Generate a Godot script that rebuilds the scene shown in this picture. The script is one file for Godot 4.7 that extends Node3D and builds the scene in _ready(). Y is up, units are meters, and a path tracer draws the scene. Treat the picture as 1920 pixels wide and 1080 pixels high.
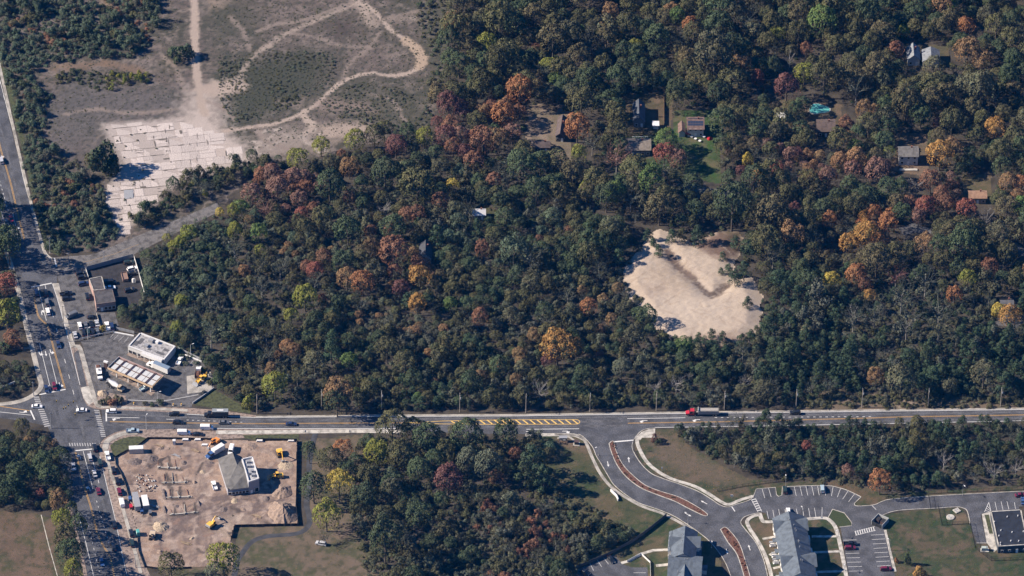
extends Node3D
# An autumn landscape seen from a survey plane: a crossroads, woods, a sand pit, a building site and a small estate.
# y is up, metres; the plane looks north (-z), x runs east.

const FOCAL := 13000.0        # of the survey lens, in pixels of a 1920 x 1080 picture
const REACH := 3068.0         # metres from the lens to the ground in the middle of the picture
const TILT := 40.0            # degrees below the horizon

var eye := Vector3.ZERO
var look := Vector3.ZERO
var upward := Vector3.ZERO
var rng := RandomNumberGenerator.new()
var names := {}
var mats := {}
var tex := {}

func at(u: float, v: float, h := 0.0) -> Vector3:
	# the place on level h that the survey picture shows at u, v
	var d := Vector3((u - 960.0) / FOCAL, 0, 0) - upward * ((v - 540.0) / FOCAL) + look
	return eye + d * ((h - eye.y) / d.y)

func map_of(p: Vector3) -> Vector2:
	var r := p - eye
	var z := r.dot(look)
	return Vector2(960.0 + FOCAL * r.x / z, 540.0 - FOCAL * r.dot(upward) / z)

func flat(p: Vector3) -> Vector2:
	return Vector2(p.x, p.z)

func plan(px: Array, h := 0.0) -> PackedVector2Array:
	# picture places -> level outline (x, z)
	var out := PackedVector2Array()
	for i in range(0, px.size(), 2):
		out.append(flat(at(px[i], px[i + 1], h)))
	return out

func curve(pts: PackedVector2Array, n := 5) -> PackedVector2Array:
	# a smooth line through the points
	var out := PackedVector2Array()
	for i in pts.size() - 1:
		var a := pts[maxi(i - 1, 0)]
		var d := pts[mini(i + 2, pts.size() - 1)]
		for k in n:
			out.append(pts[i].cubic_interpolate(pts[i + 1], a, d, float(k) / n))
	out.append(pts[pts.size() - 1])
	return out

# ---------------------------------------------------------------- mesh building
class Shape:
	var p := PackedVector3Array()
	var n := PackedVector3Array()
	var c := PackedColorArray()
	var tint := Color.WHITE

	func tri(a: Vector3, b: Vector3, d: Vector3) -> void:
		var m := (b - a).cross(d - a).normalized()
		p.append(a); p.append(d); p.append(b)
		n.append(m); n.append(m); n.append(m)
		c.append(tint); c.append(tint); c.append(tint)

	func quad(a: Vector3, b: Vector3, d: Vector3, e: Vector3) -> void:
		tri(a, b, d)
		tri(a, d, e)

	func face(q: Array, out: Vector3) -> void:
		# a flat four-sided face turned so that it looks along out
		var a: Vector3 = q[0]
		var b: Vector3 = q[1]
		var d: Vector3 = q[2]
		var e: Vector3 = q[3]
		if (b - a).cross(d - a).dot(out) >= 0:
			quad(a, b, d, e)
		else:
			quad(a, e, d, b)

	func soft(a: Vector3, b: Vector3, d: Vector3, na: Vector3, nb: Vector3, nd: Vector3) -> void:
		p.append(a); p.append(d); p.append(b)
		n.append(na); n.append(nd); n.append(nb)
		c.append(tint); c.append(tint); c.append(tint)

	func box(at_: Vector3, s: Vector3, b := Basis.IDENTITY, top := Vector2(1, 1)) -> void:
		# s: full size; top: share of the width and depth that the top keeps
		var h := s * 0.5
		var q: Array[Vector3] = []
		for y in [-1.0, 1.0]:
			var kx: float = top.x if y > 0 else 1.0
			var kz: float = top.y if y > 0 else 1.0
			for e in [[-1, -1], [1, -1], [1, 1], [-1, 1]]:
				q.append(at_ + b * Vector3(e[0] * h.x * kx, y * h.y, e[1] * h.z * kz))
		quad(q[4], q[7], q[6], q[5])
		quad(q[0], q[1], q[2], q[3])
		for i in 4:
			var j := (i + 1) % 4
			quad(q[j], q[i], q[i + 4], q[j + 4])

	func tube(a: Vector3, b: Vector3, ra: float, rb: float, k := 6, caps := true) -> void:
		var d := (b - a).normalized()
		var u := d.cross(Vector3.UP if absf(d.y) < 0.9 else Vector3.RIGHT).normalized()
		var w := d.cross(u)
		for i in k:
			var t := TAU * i / k
			var s := TAU * (i + 1) / k
			var e := u * cos(t) + w * sin(t)
			var f := u * cos(s) + w * sin(s)
			soft(a + e * ra, a + f * ra, b + f * rb, e, f, f)
			if rb > 0.0:
				soft(a + e * ra, b + f * rb, b + e * rb, e, f, e)
			if caps:
				tri(b, b + e * rb, b + f * rb)
				tri(a, a + f * ra, a + e * ra)

	func sheet(o: PackedVector2Array, y: float) -> void:
		var t := Geometry2D.triangulate_polygon(o)
		for i in range(0, t.size(), 3):
			var a := Vector3(o[t[i]].x, y, o[t[i]].y)
			var b := Vector3(o[t[i + 1]].x, y, o[t[i + 1]].y)
			var d := Vector3(o[t[i + 2]].x, y, o[t[i + 2]].y)
			if (b - a).cross(d - a).y > 0:
				tri(a, b, d)
			else:
				tri(a, d, b)

	func prism(o: PackedVector2Array, y0: float, y1: float) -> void:
		sheet(o, y1)
		var cw := Geometry2D.is_polygon_clockwise(o)
		for i in o.size():
			var a := o[i]
			var b := o[(i + 1) % o.size()]
			if not cw:
				var s := a
				a = b
				b = s
			quad(Vector3(a.x, y0, a.y), Vector3(b.x, y0, b.y), Vector3(b.x, y1, b.y), Vector3(a.x, y1, a.y))

	func slab(side: Array, w0: float, w1: float) -> void:
		# a side outline in x, y (counterclockwise) drawn out over the width: w0 half width at its foot, w1 at its top
		var lo := 1e9
		var hi := -1e9
		var o := PackedVector2Array()
		for s in side:
			o.append(s)
			lo = minf(lo, s.y)
			hi = maxf(hi, s.y)
		var l: Array[Vector3] = []
		var r: Array[Vector3] = []
		for s in side:
			var w := lerpf(w0, w1, (s.y - lo) / maxf(hi - lo, 0.001))
			l.append(Vector3(s.x, s.y, w))
			r.append(Vector3(s.x, s.y, -w))
		var t := Geometry2D.triangulate_polygon(o)
		for i in range(0, t.size(), 3):
			var a := l[t[i]]
			var b := l[t[i + 1]]
			var d := l[t[i + 2]]
			if (b - a).cross(d - a).z > 0:
				tri(a, b, d)
				tri(r[t[i]], r[t[i + 2]], r[t[i + 1]])
			else:
				tri(a, d, b)
				tri(r[t[i]], r[t[i + 1]], r[t[i + 2]])
		for i in side.size():
			var j := (i + 1) % side.size()
			quad(l[i], r[i], r[j], l[j])

	func ribbon(o: PackedVector2Array, w: float, y: float, thick := 0.0, shift := 0.0) -> void:
		# a band of width w along the line o; with thick it is a kerb
		var a := PackedVector2Array()
		var b := PackedVector2Array()
		for i in o.size():
			var d := (o[mini(i + 1, o.size() - 1)] - o[maxi(i - 1, 0)]).normalized()
			var s := Vector2(-d.y, d.x)
			a.append(o[i] + s * (shift - w * 0.5))
			b.append(o[i] + s * (shift + w * 0.5))
		for i in o.size() - 1:
			var q := [a[i], a[i + 1], b[i + 1], b[i]]
			var v: Array[Vector3] = []
			for e in q:
				v.append(Vector3(e.x, y, e.y))
			if (v[1] - v[0]).cross(v[2] - v[0]).y < 0:
				v.reverse()
			quad(v[0], v[1], v[2], v[3])
			if thick > 0:
				for e in 4:
					var f := (e + 1) % 4
					var down := Vector3(0, thick, 0)
					quad(v[e] - down, v[f] - down, v[f], v[e])

	func build() -> ArrayMesh:
		var m := ArrayMesh.new()
		if p.is_empty():
			return m
		var arrays := []
		arrays.resize(Mesh.ARRAY_MAX)
		arrays[Mesh.ARRAY_VERTEX] = p
		arrays[Mesh.ARRAY_NORMAL] = n
		arrays[Mesh.ARRAY_COLOR] = c
		m.add_surface_from_arrays(Mesh.PRIMITIVE_TRIANGLES, arrays)
		return m

# ---------------------------------------------------------------- naming
func numbered(called: String) -> String:
	var k: int = names.get(called, 0)
	names[called] = k + 1
	return called if k == 0 else "%s_%03d" % [called, k]

func tag(o: Node, label: String, category := "", group := "", kind := "") -> Node:
	if label: o.set_meta("label", label)
	if category: o.set_meta("category", category)
	if group: o.set_meta("group", group)
	if kind: o.set_meta("kind", kind)
	return o

func thing(called: String, label: String, category: String, where := Vector3.ZERO, turn := 0.0, group := "") -> Node3D:
	var o := Node3D.new()
	o.name = numbered(called)
	add_child(o)
	o.position = where
	o.rotation.y = turn
	tag(o, label, category, group)
	return o

func part(called: String, what, m: Material, parent: Node) -> MeshInstance3D:
	var o := MeshInstance3D.new()
	o.name = called
	o.mesh = what.build() if what is Shape else what
	o.material_override = m
	parent.add_child(o, true)
	return o

func ground_piece(called: String, what, m: Material, label := "") -> MeshInstance3D:
	var o := part(numbered(called), what, m, self)
	tag(o, label, "", "", "structure")
	return o

func heading(u: float, v: float, du: float, dv: float) -> float:
	# the turn about y that points a thing's +x along du, dv of the picture
	var d := at(u + du, v + dv) - at(u, v)
	return atan2(-d.z, d.x)

# ---------------------------------------------------------------- materials (base colours are linear)
func grain(key: String, freq: float, contrast: float, bright: float, kind := FastNoiseLite.TYPE_SIMPLEX_SMOOTH, octaves := 4, size := 512) -> ImageTexture:
	if not tex.has(key):
		var f := FastNoiseLite.new()
		f.noise_type = kind
		f.frequency = freq
		f.fractal_octaves = octaves
		f.seed = key.hash() % 1000
		var im := f.get_seamless_image(size, size)
		im.convert(Image.FORMAT_RGB8)
		im.adjust_bcs(1.0, contrast, 1.0)
		im.adjust_bcs(bright, 1.0, 1.0)
		tex[key] = ImageTexture.create_from_image(im)
	return tex[key]

func mat(key: String, c: Color, rough := 0.9, fine := "", scale := 0.1, coarse := "", cscale := 0.02, metal := 0.0) -> StandardMaterial3D:
	if mats.has(key):
		return mats[key]
	var m := StandardMaterial3D.new()
	m.resource_name = key
	m.albedo_color = c.linear_to_srgb()
	m.roughness = rough
	m.metallic = metal
	m.vertex_color_use_as_albedo = true
	if fine:
		m.albedo_texture = tex[fine]
		m.uv1_triplanar = true
		m.uv1_world_triplanar = true
		m.uv1_scale = Vector3.ONE * scale
	if coarse:
		m.detail_enabled = true
		m.detail_albedo = tex[coarse]
		m.detail_blend_mode = BaseMaterial3D.BLEND_MODE_MUL
		m.detail_uv_layer = BaseMaterial3D.DETAIL_UV_2
		m.uv2_triplanar = true
		m.uv2_world_triplanar = true
		m.uv2_scale = Vector3.ONE * cscale
	mats[key] = m
	return m

func gloss(key: String, c: Color) -> StandardMaterial3D:
	var m := mat(key, c, 0.35)
	m.clearcoat_enabled = true
	m.clearcoat = 0.6
	m.clearcoat_roughness = 0.15
	return m

func make_materials() -> void:
	grain("fine", 0.06, 0.3, 1.8)
	grain("coarse", 0.012, 0.25, 1.85, FastNoiseLite.TYPE_SIMPLEX_SMOOTH, 5)
	grain("blotch", 0.02, 0.35, 1.85, FastNoiseLite.TYPE_SIMPLEX_SMOOTH, 5)
	grain("speck", 0.12, 0.5, 1.75, FastNoiseLite.TYPE_SIMPLEX, 3)
	mat("forest_floor", Color(0.07, 0.058, 0.042), 1.0, "speck", 0.05, "blotch", 0.013)
	mat("soil_cover", Color(1, 1, 1), 1.0, "fine", 0.11, "speck", 0.06)
	mat("sand_cover", Color(1, 1, 1), 1.0, "fine", 0.13, "fine", 0.29)
	mat("lawn_cover", Color(1, 1, 1), 1.0, "fine", 0.12, "speck", 0.22)
	mat("asphalt", Color(0.094, 0.098, 0.112), 0.9, "fine", 0.05, "coarse", 0.02)
	mat("asphalt_old", Color(0.15, 0.143, 0.14), 0.95, "fine", 0.06, "blotch", 0.025)
	mat("lane_asphalt", Color(0.165, 0.155, 0.15), 0.95, "fine", 0.06, "blotch", 0.025)
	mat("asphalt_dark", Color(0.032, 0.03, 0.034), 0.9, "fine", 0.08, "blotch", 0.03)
	mat("asphalt_worn", Color(0.118, 0.12, 0.13), 0.9, "fine", 0.05, "coarse", 0.03)
	mat("asphalt_oiled", Color(0.076, 0.08, 0.093), 0.85, "fine", 0.05, "coarse", 0.03)
	mat("joint_weeds", Color(0.16, 0.14, 0.115), 1.0, "speck", 0.2)
	mat("crack_seal", Color(0.03, 0.03, 0.034), 0.7)
	mat("asphalt_path", Color(0.06, 0.064, 0.075), 0.9, "fine", 0.08, "coarse", 0.03)
	mat("concrete", Color(0.45, 0.42, 0.37), 0.9, "fine", 0.09, "coarse", 0.03)
	mat("concrete_pale", Color(0.57, 0.54, 0.48), 0.9, "fine", 0.12, "coarse", 0.05)
	mat("verge_dirt", Color(0.32, 0.25, 0.21), 1.0, "fine", 0.1, "blotch", 0.05)
	mat("verge_grass", Color(0.075, 0.085, 0.035), 1.0, "fine", 0.15, "blotch", 0.05)
	mat("verge_green", Color(0.052, 0.075, 0.026), 1.0, "fine", 0.15, "speck", 0.2)
	mat("mulch", Color(0.17, 0.08, 0.055), 1.0, "speck", 0.2, "blotch", 0.08)
	mat("paint_white", Color(0.72, 0.72, 0.7), 0.8, "fine", 0.15)
	mat("paint_worn", Color(0.42, 0.42, 0.42), 0.85, "speck", 0.2)
	mat("paint_yellow", Color(0.62, 0.36, 0.1), 0.8, "fine", 0.15)
	mat("paint_yellow_bright", Color(0.75, 0.5, 0.14), 0.8, "fine", 0.15)
	mat("plain_white", Color(0.78, 0.78, 0.77), 0.6, "fine", 0.2)
	mat("plain_grey", Color(0.32, 0.33, 0.35), 0.7, "fine", 0.2)
	mat("steel", Color(0.4, 0.41, 0.43), 0.45, "", 1, "", 1, 0.6)
	mat("rubber", Color(0.018, 0.018, 0.02), 0.85)
	mat("glass_dark", Color(0.015, 0.02, 0.026), 0.12)
	mat("lamp", Color(0.75, 0.75, 0.72), 0.25)
	mat("tail", Color(0.3, 0.02, 0.02), 0.3)
	mat("wood_pole", Color(0.3, 0.27, 0.235), 0.95, "fine", 0.5)
	mat("black_fabric", Color(0.02, 0.02, 0.024), 0.95)
	mat("black_iron", Color(0.02, 0.022, 0.024), 0.6)
	mat("cream_shell", Color(0.62, 0.58, 0.52), 0.6, "fine", 0.3)
	mat("rust_bed", Color(0.2, 0.11, 0.075), 0.8, "fine", 0.3)
	mat("bark", Color(0.11, 0.09, 0.075), 1.0, "fine", 0.6)
	mat("bark_pale", Color(0.3, 0.285, 0.27), 1.0, "fine", 0.6)

# ---------------------------------------------------------------- covers of the ground whose colours run into each other
class Cover:
	var x0 := 0.0
	var z0 := 0.0
	var step := 1.0
	var nx := 0
	var nz := 0
	var outline := PackedVector2Array()
	var color := PackedColorArray()
	var high := PackedFloat32Array()
	var inside := PackedByteArray()
	var cut := PackedByteArray()
	var edge := FastNoiseLite.new()

	func setup(o: PackedVector2Array, s: float, ragged := 1.5) -> void:
		outline = o
		step = s
		var r := Rect2(o[0], Vector2.ZERO)
		for q in o:
			r = r.expand(q)
		x0 = r.position.x
		z0 = r.position.y
		nx = int(r.size.x / s) + 2
		nz = int(r.size.y / s) + 2
		color.resize(nx * nz)
		high.resize(nx * nz)
		inside.resize(nx * nz)
		cut.resize(nx * nz)
		edge.frequency = 0.12
		for j in nz:
			for i in nx:
				var q := Vector2(x0 + i * s, z0 + j * s)
				var w := q + Vector2(edge.get_noise_2d(q.x, q.y), edge.get_noise_2d(q.y + 91.0, q.x)) * ragged
				inside[j * nx + i] = 1 if Geometry2D.is_point_in_polygon(w, o) else 0

	func spot(i: int) -> Vector2:
		return Vector2(x0 + (i % nx) * step, z0 + (i / nx) * step)

	func line(o: PackedVector2Array, half: float, fade: float, c: Color, strength := 1.0, mark := 0) -> void:
		# lays colour c along a line: full within half, gone at half + fade
		var reach := half + fade
		for k in o.size() - 1:
			var a := o[k]
			var b := o[k + 1]
			var r := Rect2(a, Vector2.ZERO).expand(b).grow(reach + step)
			for j in range(maxi(0, int((r.position.y - z0) / step)), mini(nz, int((r.end.y - z0) / step) + 1)):
				for i in range(maxi(0, int((r.position.x - x0) / step)), mini(nx, int((r.end.x - x0) / step) + 1)):
					var q := Vector2(x0 + i * step, z0 + j * step)
					var d := q.distance_to(Geometry2D.get_closest_point_to_segment(q, a, b)) + (edge.get_noise_2d(q.x * 3.0, q.y * 3.0) * 0.7 + edge.get_noise_2d(q.x * 0.7, q.y * 0.7) * 0.6) * fade
					if d < reach:
						var t := strength * clampf((reach - d) / fade, 0, 1)
						var n := j * nx + i
						color[n] = color[n].lerp(c, t * t * (3 - 2 * t))
						if mark and d < half:
							cut[n] = mark

	func area(o: PackedVector2Array, fade: float, c: Color, strength := 1.0, mark := 0) -> void:
		var r := Rect2(o[0], Vector2.ZERO)
		for q in o:
			r = r.expand(q)
		r = r.grow(fade + step)
		for j in range(maxi(0, int((r.position.y - z0) / step)), mini(nz, int((r.end.y - z0) / step) + 1)):
			for i in range(maxi(0, int((r.position.x - x0) / step)), mini(nx, int((r.end.x - x0) / step) + 1)):
				var q := Vector2(x0 + i * step, z0 + j * step)
				var d := 1e9
				for k in o.size():
					d = minf(d, q.distance_squared_to(Geometry2D.get_closest_point_to_segment(q, o[k], o[(k + 1) % o.size()])))
				d = sqrt(d) * (-1.0 if Geometry2D.is_point_in_polygon(q, o) else 1.0) + edge.get_noise_2d(q.x * 2.0, q.y * 2.0) * fade
				var t := clampf(0.5 - d / fade * 0.5, 0, 1)
				if t > 0:
					var n := j * nx + i
					color[n] = color[n].lerp(c, strength * t)
					if mark and d < 0:
						cut[n] = mark

	func noise(f: float, seed_: int, c: Color, from: float, to: float, strength := 1.0) -> void:
		var g := FastNoiseLite.new()
		g.frequency = f
		g.seed = seed_
		g.fractal_octaves = 4
		for n in color.size():
			var q := spot(n)
			var t := clampf((g.get_noise_2d(q.x, q.y) - from) / (to - from), 0, 1) * strength
			if t > 0:
				color[n] = color[n].lerp(c, t)

	func mesh(y: float, only := -1) -> ArrayMesh:
		# the cells inside the outline; only: those with that mark
		var id := PackedInt32Array()
		id.resize(nx * nz)
		id.fill(-1)
		var v := PackedVector3Array()
		var m := PackedVector3Array()
		var c := PackedColorArray()
		var f := PackedInt32Array()
		for j in nz - 1:
			for i in nx - 1:
				var a := j * nx + i
				var q := [a, a + 1, a + nx, a + nx + 1]
				if inside[q[0]] + inside[q[1]] + inside[q[2]] + inside[q[3]] < 4 or (only >= 0 and cut[a] != only):
					continue
				for k in q:
					if id[k] < 0:
						id[k] = v.size()
						var s := spot(k)
						v.append(Vector3(s.x, y + high[k], s.y))
						var e: int = k % nx
						var g: int = k / nx
						var dx := (high[k + 1] if e < nx - 1 else high[k]) - (high[k - 1] if e > 0 else high[k])
						var dz := (high[k + nx] if g < nz - 1 else high[k]) - (high[k - nx] if g > 0 else high[k])
						m.append(Vector3(-dx, 2.0 * step, -dz).normalized())
						c.append(color[k])
				f.append_array(PackedInt32Array([id[q[0]], id[q[1]], id[q[2]], id[q[1]], id[q[3]], id[q[2]]]))
		var out := ArrayMesh.new()
		if v.is_empty():
			return out
		var arrays := []
		arrays.resize(Mesh.ARRAY_MAX)
		arrays[Mesh.ARRAY_VERTEX] = v
		arrays[Mesh.ARRAY_NORMAL] = m
		arrays[Mesh.ARRAY_COLOR] = c
		arrays[Mesh.ARRAY_INDEX] = f
		out.add_surface_from_arrays(Mesh.PRIMITIVE_TRIANGLES, arrays)
		return out

func road_line(called: String, px: Array, w: float, m: Material, parent: Node, smooth := false, y := 0.05) -> void:
	var s := Shape.new()
	var o := plan(px)
	s.ribbon(curve(o) if smooth else o, w, y)
	part(called, s, m, parent)

func dashes(called: String, px: Array, n: int, share: float, w: float, m: Material, parent: Node) -> void:
	var o := plan(px)
	for k in n:
		var s := Shape.new()
		var a := o[0].lerp(o[1], float(k) / n)
		var b := o[0].lerp(o[1], (k + share) / n)
		s.ribbon(PackedVector2Array([a, b]), w, 0.05)
		part(called, s, m, parent)

func ladder(px: Array, n: int, share: float, m: Material, parent: Node) -> void:
	# a crosswalk of n bars between two sides given as u, v of a start, b start, a end, b end
	var o := plan(px)
	for k in n:
		var s := Shape.new()
		var t := (k + 0.2) / n
		var r := (k + 0.2 + share) / n
		s.sheet(PackedVector2Array([o[0].lerp(o[2], t), o[1].lerp(o[3], t), o[1].lerp(o[3], r), o[0].lerp(o[2], r)]), 0.05)
		part("crosswalk_bar", s, m, parent)

func arrow(u: float, v: float, du: float, dv: float, bend: float, m: Material, parent: Node) -> void:
	# a lane arrow; bend: -1 or 1 turns its head to one side
	var s := Shape.new()
	var t := heading(u, v, du, dv)
	var x := Vector2(cos(t), -sin(t))
	var z := Vector2(-x.y, x.x)
	var o := flat(at(u, v))
	var put := func(a: float, b: float) -> Vector2: return o + x * a + z * b
	if bend == 0.0:
		s.sheet(PackedVector2Array([put.call(-1.7, -0.16), put.call(0.5, -0.16), put.call(0.5, -0.55), put.call(1.8, 0.0), put.call(0.5, 0.55), put.call(0.5, 0.16), put.call(-1.7, 0.16)]), 0.05)
	else:
		s.sheet(PackedVector2Array([put.call(-1.8, -0.2 * bend), put.call(-1.8, 0.12 * bend), put.call(0.0, 0.14 * bend), put.call(0.4, 0.5 * bend), put.call(-0.3, 0.75 * bend), put.call(0.9, 1.7 * bend), put.call(1.6, 0.2 * bend), put.call(0.95, 0.3 * bend), put.call(0.45, -0.2 * bend)]), 0.05)
	part("lane_arrow", s, m, parent)

func kerb(px: Array, parent: Node, smooth := true, w := 0.28) -> void:
	var s := Shape.new()
	var o := plan(px)
	s.ribbon(curve(o) if smooth else o, w, 0.15, 0.15)
	part("kerb", s, mats.concrete_pale, parent)

func walk(label: String, px: Array, w: float, m := "concrete", smooth := true) -> Node:
	var s := Shape.new()
	var o := plan(px)
	s.ribbon(curve(o) if smooth else o, w, 0.13, 0.13)
	return ground_piece("pavement", s, mats[m], label)

func lot(called: String, label: String, px: Array, m: String, y: float) -> MeshInstance3D:
	var s := Shape.new()
	s.sheet(plan(px), y)
	return ground_piece(called, s, mats[m], label)

func make_ground() -> void:
	var s := Shape.new()
	var w := 6000.0
	s.quad(Vector3(-w, 0, -w), Vector3(-w, 0, w), Vector3(w, 0, w), Vector3(w, 0, -w))
	ground_piece("ground", s, mats.forest_floor, "brown leaf-covered ground under the woods")
	make_field()
	make_sand_pit()
	make_lawns()

func make_field() -> void:
	var f := Cover.new()
	f.setup(plan([-90, -70, 850, -70, 850, 60, 835, 140, 815, 235, 700, 270, 560, 305, 470, 325, 420, 385, 330, 425, 240, 470, 88, 478, 45, 310, 0, 130, -90, 20]), 0.75, 2.0)
	f.color.fill(Color(0.165, 0.133, 0.115))
	f.noise(0.03, 1, Color(0.08, 0.076, 0.052), -0.15, 0.35, 0.9)
	f.noise(0.05, 2, Color(0.27, 0.22, 0.195), 0.05, 0.5, 0.8)
	f.noise(0.14, 3, Color(0.06, 0.062, 0.042), 0.0, 0.4, 0.75)
	f.noise(0.18, 13, Color(0.3, 0.245, 0.21), 0.08, 0.45, 0.7)
	f.area(plan([90, 185, 130, 150, 330, 170, 355, 215, 250, 225, 190, 232, 185, 260, 140, 330, 90, 260]), 7, Color(0.145, 0.132, 0.13), 0.8)
	f.area(plan([150, 270, 185, 330, 205, 440, 150, 420, 110, 330]), 6, Color(0.13, 0.105, 0.09), 0.8)
	f.area(plan([410, 100, 480, 110, 560, 95, 640, 95, 640, 150, 560, 200, 500, 225, 420, 235]), 8, Color(0.058, 0.064, 0.04), 0.92)
	f.area(plan([385, 0, 470, 0, 500, 30, 470, 70, 400, 80]), 7, Color(0.08, 0.08, 0.055), 0.8)
	f.area(plan([590, 200, 650, 155, 690, 150, 790, 175, 800, 250, 700, 230]), 7, Color(0.075, 0.078, 0.05), 0.7)
	f.area(plan([480, 20, 640, 0, 700, 40, 720, 110, 620, 150, 640, 80, 520, 60]), 12, Color(0.2, 0.155, 0.135), 0.55)
	f.area(plan([10, 125, 30, 160, 55, 290, 85, 420, 90, 470, 70, 440, 30, 250, 0, 140]), 3, Color(0.07, 0.085, 0.04), 0.9)
	f.area(plan([625, 42, 650, 42, 656, 62, 635, 68]), 6, Color(0.07, 0.05, 0.045), 0.9)
	f.area(plan([600, 20, 620, 22, 620, 32, 600, 30]), 4, Color(0.06, 0.08, 0.04), 0.8)
	f.area(plan([780, 0, 850, 0, 830, 200, 800, 190, 800, 90]), 6, Color(0.08, 0.085, 0.055), 0.7)
	f.noise(0.42, 9, Color(0.045, 0.046, 0.034), 0.08, 0.4, 0.75)
	var dust := Color(0.52, 0.42, 0.35)
	f.area(plan([189, 234, 245, 228, 345, 222, 405, 240, 455, 275, 465, 303, 330, 345, 250, 420, 222, 445, 200, 360, 215, 325, 232, 310]), 2, Color(0.58, 0.505, 0.46), 0.92, 1)
	f.area(plan([335, 222, 362, 170, 400, 160, 420, 245, 455, 275, 462, 298, 400, 312, 345, 300, 320, 260]), 7, Color(0.62, 0.53, 0.47), 0.95, 1)
	f.line(curve(plan([362, -60, 364, 0, 365, 60, 367, 120, 374, 170, 384, 215])), 1.1, 1.5, dust, 0.95, 1)
	f.line(plan([385, 170, 420, 165, 445, 162]), 2.5, 4.0, dust, 0.8)
	f.area(plan([405, 155, 455, 148, 460, 160, 435, 175, 400, 178]), 3, dust, 0.9)
	f.line(curve(plan([440, 160, 470, 112, 500, 88, 540, 62, 600, 35, 670, 5])), 0.4, 2.0, dust, 0.5)
	f.line(curve(plan([680, -50, 668, 0, 690, 12, 715, 35, 735, 58, 760, 75, 782, 94, 791, 110, 790, 124, 778, 132, 750, 141, 722, 141, 700, 137, 665, 143, 640, 155, 615, 175, 590, 198, 560, 215, 520, 231, 480, 237, 450, 241, 420, 245])), 0.6, 1.0, dust, 0.85, 1)
	f.line(curve(plan([760, 76, 784, 96, 792, 112, 788, 126])), 1.8, 1.5, Color(0.52, 0.4, 0.3), 0.8, 1)
	f.line(plan([668, 0, 685, 25, 700, 45]), 1.5, 3.0, dust, 0.6)
	f.line(plan([720, 40, 770, 35, 800, 40]), 0.6, 3.0, dust, 0.35)
	f.line(curve(plan([574, 207, 570, 216, 580, 229, 586, 233, 580, 246, 572, 252])), 0.9, 1.4, dust, 0.9)
	f.area(plan([590, 190, 630, 188, 690, 196, 700, 210, 660, 206, 600, 206]), 4, Color(0.34, 0.255, 0.215), 0.8)
	f.area(plan([600, 235, 650, 230, 705, 236, 690, 252, 620, 262, 590, 258]), 3, Color(0.5, 0.4, 0.33), 0.9)
	for k in 60:
		var p := flat(at(rng.randf_range(470, 610), rng.randf_range(240, 292)))
		f.line(PackedVector2Array([p, p + Vector2(rng.randf_range(-2.5, 2.5), rng.randf_range(-2.5, 2.5))]), 0.3, 1.1, Color(0.6, 0.52, 0.46) if k % 2 else Color(0.07, 0.062, 0.045), 0.8)
	f.area(plan([500, 245, 560, 240, 590, 250, 600, 270, 520, 295, 470, 290, 480, 262]), 5, Color(0.42, 0.35, 0.3), 0.75)
	for e in [[480, 60, 520, 45, 560, 40, 620, 20, 660, 5], [545, 62, 590, 70, 640, 85, 700, 90], [640, 150, 655, 120, 690, 90, 715, 60], [390, 190, 420, 205, 440, 225], [430, 30, 455, 60, 470, 95], [700, 45, 740, 30, 790, 20], [120, 215, 180, 205, 250, 212, 330, 205], [690, 175, 735, 190, 760, 230], [300, 100, 330, 130, 345, 170], [480, 238, 500, 265, 540, 280]]:
		f.line(curve(plan(e)), 0.3, 1.8, Color(0.33, 0.265, 0.225), 0.6)
	f.line(plan([520, 190, 560, 200, 570, 180]), 0.5, 3.5, Color(0.3, 0.24, 0.2), 0.5)
	f.line(plan([650, 60, 640, 100, 643, 125, 636, 150]), 0.4, 1.2, Color(0.06, 0.06, 0.045), 0.5)
	f.area(plan([190, 4, 205, 0, 218, 8, 210, 18]), 3, Color(0.4, 0.28, 0.19), 0.8)
	f.area(plan([95, 125, 120, 118, 128, 128, 100, 132]), 3, Color(0.32, 0.22, 0.15), 0.7)
	f.line(plan([130, 126, 200, 118, 260, 132]), 1.0, 3.0, Color(0.25, 0.17, 0.12), 0.7)
	f.area(plan([390, 0, 425, 0, 415, 12, 395, 14]), 3, Color(0.42, 0.32, 0.25), 0.8)
	tag(ground_piece("field", f.mesh(0.02, 0), mats.soil_cover), "scrubby brown field with patches of low weeds")
	tag(ground_piece("dirt_track", f.mesh(0.02, 1), mats.soil_cover), "pale dusty track looping through the scrubby field")
	# what is left of a building: a broken concrete floor
	for e in [[272, 279, 292, 278, 295, 297, 273, 300], [232, 248, 246, 247, 244, 258, 233, 259], [203, 384, 222, 386, 224, 398, 206, 400], [257, 232, 266, 231, 267, 240, 258, 240], [222, 332, 234, 331, 235, 342, 224, 343]]:
		f.area(plan(e), 1.2, Color(0.09, 0.078, 0.06), 0.9)
	for k in 70:
		var p := flat(at(rng.randf_range(195, 440), rng.randf_range(228, 440)))
		f.line(PackedVector2Array([p, p + Vector2(rng.randf_range(-4, 4), rng.randf_range(-2, 2))]), 0.3, 0.9, Color(0.12, 0.1, 0.085), 0.8)
	var base := thing("foundation_slab", "ruined concrete floor of broken pale slabs beside the field track", "")
	tag(base, "", "", "", "structure")
	var edge := plan([189, 235, 245, 227, 284, 237, 348, 223, 372, 232, 405, 245, 452, 280, 460, 303, 397, 316, 334, 340, 282, 383, 255, 405, 243, 436, 226, 449, 216, 424, 197, 369, 209, 331, 236, 322, 232, 295])
	var tilt := heading(240, 300, -12, -60)
	var ax := Vector2(cos(tilt), -sin(tilt))
	var az := Vector2(-ax.y, ax.x)
	var o := flat(at(300, 320))
	var tones := []
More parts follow.
